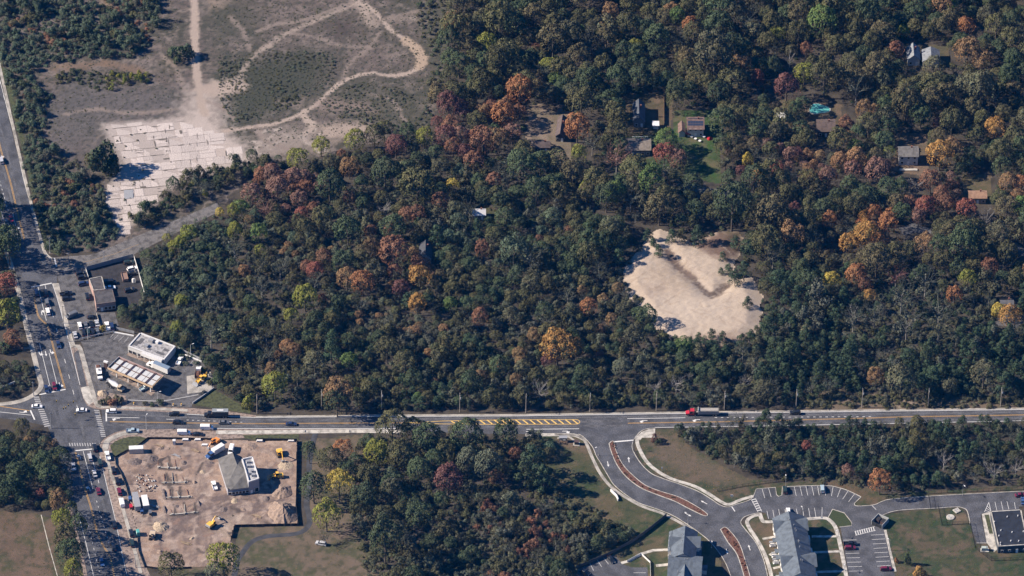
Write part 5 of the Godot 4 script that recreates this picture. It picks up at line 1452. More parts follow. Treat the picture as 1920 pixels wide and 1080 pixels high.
func make_dealer() -> void:
	var t := thing("dealer_building", "car dealer's low building with stepped brown-grey roofs and pink wall", "building")
	var roof := mat("dealer_roof", Color(0.095, 0.09, 0.095), 0.9, "fine", 0.2, "coarse", 0.06)
	var pinkw := mat("pink_wall", Color(0.45, 0.3, 0.26), 0.85, "fine", 0.3)
	flat_block(t, outline_at([166.7, 523, 191, 518, 197.5, 543, 175, 545], 3.8), 3.8, pinkw, roof, mats.concrete_pale, 0.25, 0.3)
	flat_block(t, outline_at([175.5, 545.5, 211, 542.8, 216.7, 566, 180, 571], 4.2), 4.2, pinkw, roof, mat("dark_rim", Color(0.13, 0.1, 0.095), 0.9), 0.15, 0.25)
	var a := at(180.5, 571.5, 4.2)
	var b := at(216.2, 566.8, 4.2)
	facade(t, Vector3(a.x, 0, a.z + 0.06), Vector3(b.x, 0, b.z + 0.06), 5, 1.4, 1.3, 1.5, 1)
	var w := mat("dealer_front", Color(0.3, 0.3, 0.33), 0.8, "fine", 0.3)
	fence("tall grey board fence north of the dealer's yard", [162, 507.5, 250, 483.5], 2.4, mat("fence_blue_grey", Color(0.26, 0.28, 0.31), 0.8, "fine", 0.3))
	fence("white fence down the east side of the dealer's yard", [251, 483.5, 260, 513, 271, 553], 1.7, mats.plain_white)
	fence("white fence at the dealer's north-west corner", [161, 507, 166, 523], 1.4, mats.plain_white)
	fence("pale fence from the dealer's building to the small yellow tree", [181, 590, 190, 622], 1.2, mats.concrete_pale)
	t = rig("dumpster", "brown open dumpster in the dealer's dark yard", "dumpster", 234, 522, 12, 44)
	var m := mat("dumpster_brown", Color(0.27, 0.17, 0.13), 0.8, "fine", 0.3)
	for z in [-1.2, 1.2]:
		add_part_box(t, "side", Vector3(0, 0.9, z), Vector3(5.0, 1.5, 0.12), m)
	for x in [-2.5, 2.5]:
		add_part_box(t, "end", Vector3(x, 0.9, 0), Vector3(0.12, 1.5, 2.4), m)
	add_part_box(t, "rubbish", Vector3(0, 0.75, 0), Vector3(4.8, 1.0, 2.3), m)
	t = thing("satellite_dish", "round white tank lid in the dealer's dark yard", "tank", at(251, 528.5, 0))
	add_part_tube(t, "shell", Vector3.ZERO, Vector3(0, 1.5, 0), 0.9, 0.9, mats.plain_white, 12)
	add_part_tube(t, "lid", Vector3(0, 1.5, 0), Vector3(0, 1.9, 0), 0.9, 0.3, mats.plain_white, 12)
	t.name = "water_tank"

func fence(label: String, px: Array, h: float, m: Material, called := "board_fence", gap := 2.4) -> void:
	# posts and boards, each bay a piece of its own
	var o := plan(px)
	var t := thing(called, label, "fence")
	var n := 0
	for i in o.size() - 1:
		var l := o[i].distance_to(o[i + 1])
		var k := maxi(1, int(round(l / gap)))
		for j in k:
			var a := o[i].lerp(o[i + 1], float(j) / k)
			var b := o[i].lerp(o[i + 1], float(j + 1) / k)
			var s := Shape.new()
			s.ribbon(PackedVector2Array([a + (b - a) * 0.03, b - (b - a) * 0.03]), 0.07, h, h - 0.06)
			part("board_panel", s, m, t)
			add_part_box(t, "post", Vector3(a.x, (h + 0.12) * 0.5, a.y), Vector3(0.13, h + 0.12, 0.13), m)

func rail_fence(label: String, px: Array, h: float, gap := 2.5) -> void:
	# an open black iron fence: posts, two rails, pickets
	var o := plan(px)
	var t := thing("iron_fence", label, "fence")
	for i in o.size() - 1:
		var l := o[i].distance_to(o[i + 1])
		var k := maxi(1, int(round(l / gap)))
		for y in [0.25, h - 0.1]:
			var s := Shape.new()
			s.ribbon(PackedVector2Array([o[i], o[i + 1]]), 0.06, y, 0.07)
			part("rail", s, mats.black_iron, t)
		for j in k + 1:
			var a := o[i].lerp(o[i + 1], float(j) / k)
			add_part_box(t, "post", Vector3(a.x, h * 0.5, a.y), Vector3(0.1, h, 0.1), mats.black_iron)
		var p := Shape.new()
		var c := int(l / 0.3)
		for j in c:
			var a := o[i].lerp(o[i + 1], (j + 0.5) / c)
			p.box(Vector3(a.x, h * 0.5, a.y), Vector3(0.03, h - 0.2, 0.03))
		part("picket", p, mats.black_iron, t).set_meta("kind", "stuff")

func make_estate_buildings() -> void:
	var roof := mat("apartment_shingle", Color(0.125, 0.155, 0.19), 0.9, "fine", 0.25, "coarse", 0.06)
	var wall := mat("apartment_white", Color(0.72, 0.71, 0.69), 0.7, "fine", 0.3)
	# west block
	var c := at(1283, 1017, 5.8)
	var t := thing("apartment_block", "west grey-roofed white apartment block beside the mulched island", "building", Vector3(c.x, 0, c.z), heading(1283, 1000, -1.5, 18) + PI / 2)
	gable(t, Vector3(0, 0, 1.5), 9.6, 16.5, 5.8, 8.6, true, roof, wall, 0.6)
	gable(t, Vector3(3.0, 0, -1.0), 7.0, 6.4, 5.7, 8.2, false, roof, wall, 0.5)
	gable(t, Vector3(-3.2, 0, -0.5), 5.6, 6.0, 5.6, 8.0, false, roof, wall, 0.4)
	gable(t, Vector3(1.2, 0, 15.5), 13.2, 13.5, 5.8, 9.0, false, roof, wall, 0.6)
	gable(t, Vector3(1.2, 0, 22.5), 6.5, 13.0, 5.7, 8.6, true, roof, wall, 0.5)
	gable(t, Vector3(-5.6, 0, -1.0), 1.8, 12.0, 4.9, 5.5, true, roof, wall, 0.3)
	for z in [-4.5, -1.5, 1.5, 4.5, 10.5, 13.5, 17.0, 20.0]:
		for y in [1.2, 4.0]:
			var x: float = -6.55 if z < 6 else -5.45
			var f := add_part_box(t, "window", Vector3(x, y + 0.3, z), Vector3(0.08, 1.5, 1.1), mats.trim_white)
			add_part_box(f, "pane", Vector3(x - 0.03, y + 0.3, z), Vector3(0.08, 1.3, 0.9), mats.glass_dark)
	for z in [-3.0, 3.0, 12.0, 18.0]:
		add_part_box(t, "porch", Vector3(6.0 if z < 6 else 9.0, 1.4, z), Vector3(2.4, 2.6, 3.0), wall)
		add_part_box(t, "porch_roof", Vector3(6.1 if z < 6 else 9.1, 2.85, z), Vector3(2.8, 0.2, 3.4), roof)
	for k in [[-0.9, 8.1, -1.8], [-0.9, 8.1, 1.6], [-1.0, 8.0, 2.6], [0.2, 8.4, 10.2], [1.0, 8.4, 13.4], [2.0, 8.4, 13.6], [-1.6, 8.0, 20.5]]:
		add_part_tube(t, "vent_pipe", Vector3(k[0], k[1] - 0.6, k[2]), Vector3(k[0], k[1] + 0.6, k[2]), 0.16, 0.16, mats.plain_grey, 6)
	# east block
	c = at(1490, 1030, 5.8)
	t = thing("apartment_block", "east grey-roofed white apartment block between two parking lots", "building", Vector3(c.x, 0, c.z), heading(1490, 1000, 15, 76) + PI / 2)
	gable(t, Vector3(0, 0, -1.0), 12.6, 38.0, 5.8, 9.0, true, roof, wall, 0.6)
	gable(t, Vector3(0.2, 0, -15.6), 13.8, 7.4, 5.7, 8.0, false, roof, wall, 0.5)
	gable(t, Vector3(0.6, 0, 7.0), 14.2, 8.0, 5.7, 8.3, false, roof, wall, 0.5)
	for z in [-17.0, -14.0, -11.0, -8.0, -4.5, -1.0, 2.5, 5.5, 8.5, 11.5, 14.5]:
		for y in [1.2, 4.0]:
			var x: float = -6.36
			if (z < -11.5 or (z > 3.2 and z < 10.8)): x = -6.8
			var f := add_part_box(t, "window", Vector3(x, y + 0.3, z), Vector3(0.08, 1.5, 1.1), mats.trim_white)
			add_part_box(f, "pane", Vector3(x - 0.03, y + 0.3, z), Vector3(0.08, 1.3, 0.9), mats.glass_dark)
	for z in [-9.5, -2.6, 1.4, 12.0]:
		var st := add_part_box(t, "stair", Vector3(-8.0, 0.5, z), Vector3(2.6, 0.9, 1.6), wall, Vector2(0.5, 1))
		for e in [-0.85, 0.85]:
			add_part_box(st, "railing", Vector3(-8.0, 1.5, z + e), Vector3(2.8, 0.9, 0.1), mats.trim_white)
		add_part_box(t, "porch_roof", Vector3(-7.2, 3.2, z), Vector3(1.8, 0.2, 2.6), roof)
	for z in [-10.0, -2.0, 6.0, 14.0]:
		add_part_box(t, "porch", Vector3(7.1, 1.5, z), Vector3(1.6, 2.8, 2.8), wall)
	for k in [[-0.6, 9.0, -15.2], [1.2, 8.8, -12.0], [1.4, 8.8, -9.5], [1.7, 8.7, -8.4], [1.8, 8.6, -2.2], [2.0, 8.6, -1.6], [1.9, 8.6, 1.6], [1.2, 8.8, 10.0], [1.8, 8.7, 10.4]]:
		add_part_tube(t, "vent_pipe", Vector3(k[0], k[1] - 0.6, k[2]), Vector3(k[0], k[1] + 0.5, k[2]), 0.18, 0.18, mats.plain_grey, 6)
	# black flat-roofed building
	t = thing("flat_roofed_building", "building with a black flat roof and pale rim at the east edge", "building")
	var o := outline_at([1857.5, 959.5, 1914.7, 956, 1929, 1022, 1871.6, 1025.5], 3.6)
	flat_block(t, o, 3.6, mat("brown_dark_wall", Color(0.05, 0.06, 0.075), 0.8, "fine", 0.3), mat("black_roof", Color(0.02, 0.025, 0.037), 0.7, "fine", 0.2, "coarse", 0.04), mats.concrete_pale, 0.3, 0.45)
	for k in [[0.5, 0.18], [0.85, 0.17], [0.05, 0.3], [0.2, 0.55], [0.55, 0.62], [0.92, 0.62], [0.1, 0.7], [0.1, 0.9], [0.45, 0.86], [0.7, 0.88], [0.08, 0.96]]:
		var p := o[0].lerp(o[1], k[0]).lerp(o[3].lerp(o[2], k[0]), k[1])
		add_part_tube(t, "roof_vent", Vector3(p.x, 3.6, p.y), Vector3(p.x, 4.2, p.y), 0.26, 0.2, mats.plain_white, 8)
	var a := at(1872.5, 1026.5, 3.6)
	var b := at(1928, 1023, 3.6)
	facade(t, Vector3(a.x, 0, a.z + 0.03), Vector3(b.x, 0, b.z + 0.03), 4, 1.2, 0.9, 1.0, 2)
	t = rig("generator", "pale green generator box south-west of the black-roofed building", "generator", 1846, 1032, 60, 0)
	add_part_box(t, "pad", Vector3(0, 0.1, 0), Vector3(3.6, 0.2, 2.4), mats.concrete_pale)
	add_part_box(t, "housing", Vector3(0, 1.0, 0), Vector3(2.6, 1.6, 1.4), mat("pale_green", Color(0.35, 0.4, 0.36), 0.6))
	add_part_box(t, "exhaust", Vector3(0.7, 2.0, 0), Vector3(0.4, 0.4, 0.4), mats.plain_grey)
	# bin enclosure
	t = rig("bin_enclosure", "grey-walled bin enclosure at the corner of the south lot", "enclosure", 1650, 981, 34, -36)
	var em := mat("enclosure_grey", Color(0.4, 0.42, 0.42), 0.8, "fine", 0.3)
	for k in [[0, -2.6, 5.4, 0.2], [0, 2.6, 5.4, 0.2], [2.7, 0, 0.2, 5.2]]:
		add_part_box(t, "wall", Vector3(k[0], 1.1, k[1]), Vector3(k[2], 2.2, k[3]), em)
	for z in [-1.3, 1.3]:
		add_part_box(t, "gate", Vector3(-2.7, 1.0, z), Vector3(0.1, 1.8, 2.4), mats.black_iron)
		var bin := add_part_box(t, "bin", Vector3(0.6, 0.9, z), Vector3(2.2, 1.4, 1.8), mats.sign_dark)
		add_part_box(bin, "lid", Vector3(0.6, 1.65, z), Vector3(2.3, 0.1, 1.9), mats.black_fabric)
	# septic lids
	t = thing("tank_lid", "round concrete tank lid with hatches inside the iron fence", "lid", at(1782, 970.5, 0))
	add_part_tube(t, "disc", Vector3.ZERO, Vector3(0, 0.4, 0), 1.75, 1.75, mats.concrete_pale, 20)
	for k in [[-0.6, -0.6], [0.1, 0.5]]:
		add_part_box(t, "hatch", Vector3(k[0], 0.44, k[1]), Vector3(0.8, 0.1, 0.5), mats.plain_grey)
	t = thing("tank_lid", "square concrete tank lid beside the estate's access road", "lid", at(1794, 958, 0), 0.6)
	add_part_box(t, "slab", Vector3(0, 0.2, 0), Vector3(2.6, 0.4, 2.6), mats.concrete_pale)
	for k in [[-0.5, -0.5], [0.5, -0.5], [-0.5, 0.5]]:
		add_part_box(t, "hatch", Vector3(k[0], 0.44, k[1]), Vector3(0.6, 0.1, 0.6), mats.plain_grey)
	rail_fence("black iron fence around the concrete tank lids", [1759, 950, 1766, 985, 1816, 982, 1820, 985], 1.8)
	rail_fence("black iron fence bending round the east lawn to the picture edge", [1819, 983, 1829, 1029, 1859, 1052, 1930, 1049], 1.8)
	rail_fence("black iron gate across the estate's access road", [1741, 931, 1745, 955], 1.8)
	rail_fence("black iron fence between the access road and the woods", [1741, 926, 1800, 923, 1930, 918], 1.8)
	rail_fence("dark fence along the woods behind the north stalls", [1345, 922, 1382, 914, 1445, 905, 1500, 900], 1.5)
	fence("long dark fence in front of the woods north-west of the west block", [1078, 1068, 1140, 1042, 1190, 1015, 1223, 990, 1250, 968], 1.8, mat("fence_dark", Color(0.09, 0.09, 0.1), 0.9, "fine", 0.4))
	fence("white railing along the bent ramp by the small shaded lot", [1176, 1054, 1202, 1040, 1219, 1056, 1220, 1085], 1.1, mats.plain_white)
	# bus shelter and curved entrance walls
	t = rig("bus_shelter", "small dark-roofed bus shelter by the estate entrance", "shelter", 1056, 828, 60, 0)
	add_part_box(t, "roof", Vector3(0, 2.6, 0), Vector3(3.6, 0.15, 1.8), mats.plain_grey)
	add_part_box(t, "back_pane", Vector3(0, 1.3, -0.8), Vector3(3.3, 2.2, 0.06), mats.glass_dark)
	for x in [-1.6, 1.6]:
		for z in [-0.8, 0.8]:
			add_part_box(t, "post", Vector3(x, 1.3, z), Vector3(0.1, 2.6, 0.1), mats.plain_white)
	add_part_box(t, "bench", Vector3(0, 0.5, -0.4), Vector3(2.4, 0.1, 0.5), mats.plain_grey)
	t = rig("bench_shelter", "dark box shelter beside the estate's western corner path", "shelter", 1081, 833, 60, 4)
	add_part_box(t, "slab", Vector3(0, 0.1, 0), Vector3(2.8, 0.2, 2.6), mats.concrete_pale)
	add_part_box(t, "cabin", Vector3(0, 0.9, 0), Vector3(1.8, 1.5, 1.4), mats.black_iron)
	add_part_box(t, "roof", Vector3(0, 1.72, 0), Vector3(2.0, 0.12, 1.6), mats.sign_dark)
	t = thing("entrance_wall", "curved white entrance wall on the lawn west of the estate road", "wall")
	var q := curve(plan([1145, 921, 1150, 926, 1156, 932, 1159, 940]), 3)
	for k in q.size() - 1:
		var s := Shape.new()
		s.ribbon(PackedVector2Array([q[k], q[k + 1]]), 0.45, 1.3, 1.3)
		part("wall_segment", s, mats.plain_white, t)
	t = rig("sign_board", "white signboard on two posts under the western trees", "sign", 17, 725, 50, -20)
	add_part_box(t, "board", Vector3(0, 1.3, 0), Vector3(6.0, 0.9, 0.15), mats.plain_white)
	for x in [-2.4, 2.4]:
		add_part_box(t, "post", Vector3(x, 0.8, 0), Vector3(0.2, 1.6, 0.2), mats.plain_white)
	t = rig("sign_board", "small white sign panel on the grass by the parking entrance", "sign", 1372, 934, 60, 0)
	add_part_box(t, "board", Vector3(0, 1.4, 0), Vector3(1.2, 0.9, 0.1), mats.plain_white)
	add_part_tube(t, "post", Vector3.ZERO, Vector3(0, 1.0, 0), 0.06, 0.06, mats.steel)
	t = rig("sign_board", "slim white sign post beside the east footpath", "sign", 1241, 884, 60, 0)
	add_part_box(t, "board", Vector3(0, 2.0, 0), Vector3(0.5, 0.9, 0.1), mats.plain_white)
	add_part_tube(t, "post", Vector3.ZERO, Vector3(0, 1.6, 0), 0.06, 0.06, mats.steel)

# ---------------------------------------------------------------- building site
func heap(label: String, u: float, v: float, rx: float, rz: float, h: float, turn: float, m: Material, seed_ := 0, called := "dirt_heap") -> void:
	var g := FastNoiseLite.new()
	g.frequency = 0.22
	g.seed = seed_
	g.fractal_octaves = 4
	var ring := 12
	var seg := 28
	var v3: Array = []
	for j in ring + 1:
		var row: Array[Vector3] = []
		for i in seg:
			var a := TAU * i / seg
			var r := float(j) / ring
			var w := r * (1.0 + 0.22 * g.get_noise_2d(cos(a) * 9.0 + seed_, sin(a) * 9.0))
			var q := Vector2(cos(a) * rx * w, sin(a) * rz * w)
			var y := h * pow(maxf(0.0, 1.0 - r), 0.85) * (1.0 + 0.35 * g.get_noise_2d(q.x + 40, q.y)) + 0.25 * g.get_noise_2d(q.x * 4, q.y * 4) * (1.0 - r)
			row.append(Vector3(q.x, maxf(y, -0.1) - (0.15 if j == ring else 0.0), q.y))
		v3.append(row)
	var s := Shape.new()
	for j in ring:
		for i in seg:
			var k := (i + 1) % seg
			if j == 0:
				s.tri(v3[0][0], v3[1][k], v3[1][i])
			else:
				s.quad(v3[j][i], v3[j][k], v3[j + 1][k], v3[j + 1][i])
	var o := part(numbered(called), s, m, self)
	o.position = at(u, v, 0) + Vector3(0, 0.05, 0)
	o.rotation.y = turn
	tag(o, label, "heap")

func make_site() -> void:
	var dirt := mat("site_dirt", Color(1, 1, 1), 1.0, "fine", 0.11, "speck", 0.07)
	var f := Cover.new()
	var outer := [215, 857, 235, 848, 258, 838, 277, 823, 400, 825, 480, 826, 558, 827, 556, 950, 559, 986, 440, 988, 434, 1010, 440, 1062, 300, 1066, 271, 1064, 260, 1035, 257, 1000, 236, 912, 226, 887, 217, 872]
	f.setup(plan(outer), 0.5, 0.4)
	f.color.fill(Color(0.48, 0.34, 0.255))
	f.noise(0.05, 70, Color(0.31, 0.225, 0.185), -0.05, 0.4, 0.85)
	f.noise(0.09, 71, Color(0.56, 0.43, 0.345), 0.05, 0.45, 0.75)
	var wet := Color(0.2, 0.15, 0.135)
	f.area(plan([340, 985, 400, 950, 450, 930, 470, 960, 420, 1000, 400, 1030, 340, 1040, 300, 1000]), 10, wet, 0.6)
	f.area(plan([410, 990, 435, 975, 560, 950, 558, 985, 440, 988]), 8, Color(0.25, 0.19, 0.15), 0.6)
	for k in 26:
		var a := at(rng.randf_range(290, 330), rng.randf_range(975, 1010))
		var b := at(rng.randf_range(370, 470), rng.randf_range(930, 975))
		var c := at(rng.randf_range(480, 545), rng.randf_range(900, 960))
		var r := curve(PackedVector2Array([flat(a), flat(b), flat(c)]), 8)
		f.line(r, 0.25, 0.8, wet if rng.randf() < 0.7 else Color(0.47, 0.36, 0.29), 0.7)
	for k in 20:
		var u := rng.randf_range(300, 420)
		f.line(curve(plan([u, rng.randf_range(960, 1000), u + rng.randf_range(-14, 10), 1030, u + rng.randf_range(-24, 24), 1062])), 0.25, 0.8, wet if rng.randf() < 0.6 else Color(0.45, 0.34, 0.27), 0.5)
	for k in 14:
		var r := rng.randf_range(0, 22)
		f.line(curve(plan([395 - r * 0.3, 930 + r, 385 - r, 895 + r, 395 - r, 870, 405, 858 - r * 0.3, 470 + r, 838 + r * 0.4, 510 + r, 850 + r, 530, 885 + r])), 0.25, 0.8, wet if rng.randf() < 0.6 else Color(0.46, 0.35, 0.28), 0.5)
	f.line(plan([285, 873, 315, 857]), 0.5, 0.7, Color(0.035, 0.03, 0.03), 0.95)
	f.line(plan([276, 872, 284, 876]), 0.8, 0.8, Color(0.035, 0.03, 0.03), 0.9)
	f.area(plan([240, 886, 280, 876, 282, 884, 256, 892, 256, 925, 244, 920]), 2.0, Color(0.11, 0.085, 0.08), 0.85)
	f.area(plan([256, 892, 292, 886, 294, 925, 258, 922]), 2.5, Color(0.4, 0.28, 0.22), 0.6)
	f.area(plan([240, 865, 262, 862, 264, 872, 242, 872]), 2, Color(0.17, 0.13, 0.12), 0.7)
	f.area(plan([272, 856, 292, 852, 292, 866, 274, 868]), 2, Color(0.2, 0.15, 0.13), 0.6)
	f.area(plan([342, 834, 354, 834, 352, 852, 343, 850]), 1.5, Color(0.09, 0.075, 0.07), 0.75)
	f.area(plan([346, 852, 360, 852, 358, 870, 348, 868]), 1.5, Color(0.16, 0.12, 0.11), 0.7)
	f.area(plan([240, 963, 310, 966, 300, 990, 256, 985]), 3, Color(0.38, 0.33, 0.29), 0.7)
	f.area(plan([420, 972, 446, 962, 460, 980, 440, 988, 434, 1010, 410, 1000]), 4, Color(0.52, 0.42, 0.33), 0.7)
	f.noise(0.16, 77, Color(0.25, 0.18, 0.15), 0.05, 0.4, 0.6)
	f.noise(0.13, 78, Color(0.58, 0.45, 0.37), 0.12, 0.45, 0.7)
	for k in 110:
		var u := rng.randf_range(232, 550)
		var v := rng.randf_range(832, 1055)
		var p := flat(at(u, v))
		var r := rng.randf_range(0.3, 1.4)
		f.line(PackedVector2Array([p, p + Vector2(rng.randf_range(-3.5, 3.5), rng.randf_range(-3.5, 3.5))]), r * 0.4, r, [wet, Color(0.6, 0.48, 0.39), Color(0.11, 0.085, 0.075), Color(0.34, 0.22, 0.165)][k % 4], 0.75)
	for k in [[298, 880, 340, 882], [302, 862, 304, 880], [318, 858, 320, 878], [306, 909, 356, 908], [312, 889, 316, 908], [330, 890, 333, 906], [312, 937, 362, 935], [322, 915, 324, 936], [338, 914, 338, 932], [320, 968, 372, 964], [326, 947, 330, 966], [345, 944, 350, 962], [365, 945, 368, 962], [380, 868, 372, 885], [430, 1000, 447, 1000]]:
		f.line(plan(k), 0.3, 0.7, Color(0.1, 0.08, 0.07), 0.85)
	f.noise(0.4, 75, Color(0.22, 0.16, 0.13), 0.15, 0.6, 0.45)
	var g := FastNoiseLite.new()
	g.frequency = 0.12
	for n in f.high.size():
		var q := f.spot(n)
		f.high[n] = g.get_noise_2d(q.x, q.y) * 0.25 + g.get_noise_2d(q.x * 5, q.y * 5) * 0.08
	tag(ground_piece("site_ground", f.mesh(0.16), dirt), "churned pinkish dirt of the building site with wheel tracks")
	# the new building
	var t := thing("new_building", "new building with a grey hip roof and white flat part on the site", "building")
	var roof := mat("site_roof", Color(0.165, 0.16, 0.155), 0.9, "fine", 0.25, "coarse", 0.05)
	var wall := mat("site_wall", Color(0.36, 0.36, 0.4), 0.85, "fine", 0.3)
	var o := outline_at([410, 862, 427, 917.6, 466.8, 912.4, 453, 858.5], 3.6)
	for k in 4:
		var a := o[k]
		var b := o[(k + 1) % 4]
		var s := Shape.new()
		s.face([Vector3(a.x, 0, a.y), Vector3(b.x, 0, b.y), Vector3(b.x, 3.6, b.y), Vector3(a.x, 3.6, a.y)], Vector3((a + b).x * 0.5, 0, (a + b).y * 0.5) - Vector3(at(440, 890).x, 0, at(440, 890).z))
		part("wall", s, wall, t)
	var e: Array[Vector3] = []
	for q in o:
		e.append(Vector3(q.x, 3.6, q.y))
	var c := (o[0] + o[1] + o[2] + o[3]) / 4.0
	for k in 4:
		e[k] += (e[k] - Vector3(c.x, 3.6, c.y)).normalized() * 0.6 - Vector3(0, 0.1, 0)
	# ridge from the north wall to the middle, then hips down to the west and south corners
	var top_n := e[0].lerp(e[3], 0.62) + Vector3(0, 3.0, 0)
	var mid := e[0].lerp(e[1], 0.42).lerp(e[3].lerp(e[2], 0.42), 0.66) + Vector3(0, 3.2, 0)
	var end := e[2].lerp(e[3], 0.35) + Vector3(0, 3.0, 0)
	var h1 := e[1].lerp(e[0], 0.1)
	var h2 := e[1].lerp(e[2], 0.16)
	for k in [[e[0], h1, mid, top_n], [h1, h2, mid + Vector3(0.6, 0, 0), mid], [h2, e[2], end, mid + Vector3(0.6, 0, 0)], [e[3], e[0], top_n, top_n], [mid, end, e[3], top_n]]:
		var s := Shape.new()
		for d in [0.0, 0.16]:
			var y := Vector3(0, d, 0)
			var a: Array = k
			if (a[1] - a[0]).cross(a[2] - a[0]).y < 0:
				a = [k[3], k[2], k[1], k[0]]
			if a[0] != a[1]: s.tri(a[0] + y, a[1] + y, a[2] + y)
			if a[2] != a[3]: s.tri(a[0] + y, a[2] + y, a[3] + y)
		part("roof_slope", s, roof, t)
	var fl := outline_at([453, 862, 473.7, 857.3, 486, 899, 465.8, 905.5], 6.4)
	var wh := mat("membrane_white", Color(0.7, 0.7, 0.7), 0.6, "fine", 0.3)
	flat_block(t, fl, 6.4, mats.site_wall, mat("membrane_grey", Color(0.5, 0.5, 0.51), 0.7, "fine", 0.2, "coarse", 0.08), wh, 0.7, 0.45)
	for k in [[0.5, 0.18, 1.4], [0.45, 0.36, 1.6], [0.6, 0.6, 1.4], [0.4, 0.68, 1.2], [0.6, 0.78, 1.6]]:
		var p := fl[0].lerp(fl[1], k[0]).lerp(fl[3].lerp(fl[2], k[0]), k[1])
		add_part_box(t, "roof_unit", Vector3(p.x, 7.0, p.y), Vector3(k[2], 1.1, k[2]), mats.plain_grey, Vector2(0.9, 0.9))
	var a := at(428, 918, 3.6)
	var b := at(466.5, 913, 3.6)
	facade(t, Vector3(a.x, 0, a.z + 0.2), Vector3(b.x, 0, b.z + 0.2), 6, 1.2, 1.2, 1.2)
	a = at(466.5, 906, 6.4)
	b = at(485.5, 899.5, 6.4)
	facade(t, Vector3(a.x, 0, a.z + 0.06), Vector3(b.x, 0, b.z + 0.06), 2, 1.2, 1.6, 2.0, 0)
	# trenches for footings with concrete strips and steel rods
	var pale: Material = mats.concrete
	mat("timber_new", Color(0.36, 0.27, 0.18), 0.9, "fine", 0.4)
	for k in [[[295, 877, 338, 879], "northernmost"], [[303, 906, 352, 905], "second"], [[310, 934, 360, 932], "third"], [[318, 966, 372, 961], "southernmost"]]:
		t = thing("footing", "%s pale concrete footing strip in the building site's middle" % k[1], "footing", Vector3.ZERO, 0.0, "footing strips")
		var q := plan(k[0])
		var s := Shape.new()
		s.ribbon(q, 0.6, 0.45, 0.45)
		part("strip", s, pale, t)
		for j in 3:
			var p := q[0].lerp(q[1], 0.12 + 0.36 * j + rng.randf_range(-0.07, 0.07))
			s = Shape.new()
			s.ribbon(PackedVector2Array([p, p + Vector2(-0.8 + rng.randf_range(-0.4, 0.4), -rng.randf_range(2.5, 6.5))]), 0.3, 0.38, 0.4)
			part("side_strip", s, pale if j % 2 else mats.rust_bed, t)
			add_part_box(t, "pier", Vector3(p.x, 0.42, p.y), Vector3(0.9, 0.7, 0.8), pale, Vector2.ONE, Basis(Vector3.UP, rng.randf()))
			if rng.randf() < 0.7:
				add_part_tube(t, "rod", Vector3(p.x + 0.6, 0.3, p.y - 0.5), Vector3(p.x + 0.7, rng.randf_range(1.2, 3.4), p.y - 0.5), 0.05, 0.05, mats.black_iron, 4)
	for k in 54:
		var p := at(rng.randf_range(256, 292), rng.randf_range(890, 924))
		var s := Shape.new()
		var w := rng.randf_range(0.3, 0.85)
		s.box(Vector3(p.x, 0.55, p.z), Vector3(w, rng.randf_range(0.3, 0.6), w * rng.randf_range(0.5, 1.0)), Basis(Vector3(0.3, 1, 0.2).normalized(), rng.randf() * 6.0), Vector2(0.7, 0.7))
		if k == 0:
			var h := thing("rubble_field", "scattered pale rubble blocks in the site's western pit", "rubble")
		part("block", s, mats.plain_white if k % 4 == 0 else (pale if k % 2 else mats.rust_bed), get_node("rubble_field"))
	var sand := mat("sand_heap", Color(0.5, 0.4, 0.29), 1.0, "fine", 0.2, "blotch", 0.1)
	var soil := mat("soil_heap", Color(0.35, 0.26, 0.205), 1.0, "fine", 0.15, "blotch", 0.08)
	var dark := mat("soil_dark", Color(0.2, 0.16, 0.145), 1.0, "fine", 0.15, "blotch", 0.08)
	heap("pale sand heap by the southern site gate", 301, 988, 3.6, 3.6, 1.9, 0.0, sand, 3)
	heap("big earth mound in the site's south-east corner", 530, 962, 6.2, 8.0, 4.2, 0.3, soil, 5)
	heap("ridged earth mound below the wheel loader", 528, 922, 5.0, 5.0, 2.2, 0.5, soil, 8)
	heap("small soil pile beside the site's southeastern mound", 540, 972, 4.5, 3.0, 1.2, 0.0, dark, 9)
	heap("dark soil pile below the lone white container", 252, 866, 3.4, 2.6, 1.2, 0.0, dark, 11)
	heap("second dark soil pile east of the lone container", 283, 861, 3.6, 2.8, 1.3, 0.0, dark, 12)
	heap("pale soil bank at the excavator near the east fence", 536, 873, 3.6, 3.2, 0.9, 0.0, sand, 14)
	heap("low dirt pile north of the new building by the gate", 468, 838, 3.6, 3.0, 0.9, 0.0, soil, 15)
	heap("tan dirt pile beside the fuel station's planting bed", 193, 738, 2.6, 2.4, 1.5, 0.0, sand, 17)
	for k in [[308, 928, 1.2, 4.2, "curved dark spoil ridge west of the third footing"], [309, 956, 1.0, 3.0, "dark spoil ridge south of the curved one"], [373, 945, 0.9, 2.4, "dark spoil ridge beside the southern footings"]]:
		heap(k[4], k[0], k[1], k[2], k[3], 1.1, 0.2, dark, int(k[0]))
	for k in [[371, 826, "white pallet stack by the northern site fence"], [348, 826, "pale plank stack along the northern site fence"], [487, 828, "white sacks at the north fence east of the gate"], [546, 828, "white sacks at the site's north-east corner"], [384, 836, "round pale ring among stones by the orange excavator"]]:
		t = rig("material_stack", k[2], "stack", k[0], k[1], 60, 0)
		for j in 3:
			add_part_box(t, "board", Vector3(0, 0.25 + j * 0.25, 0), Vector3(3.0 - j * 0.3, 0.2, 1.1), mats.plain_white if j % 2 == 0 else pale)
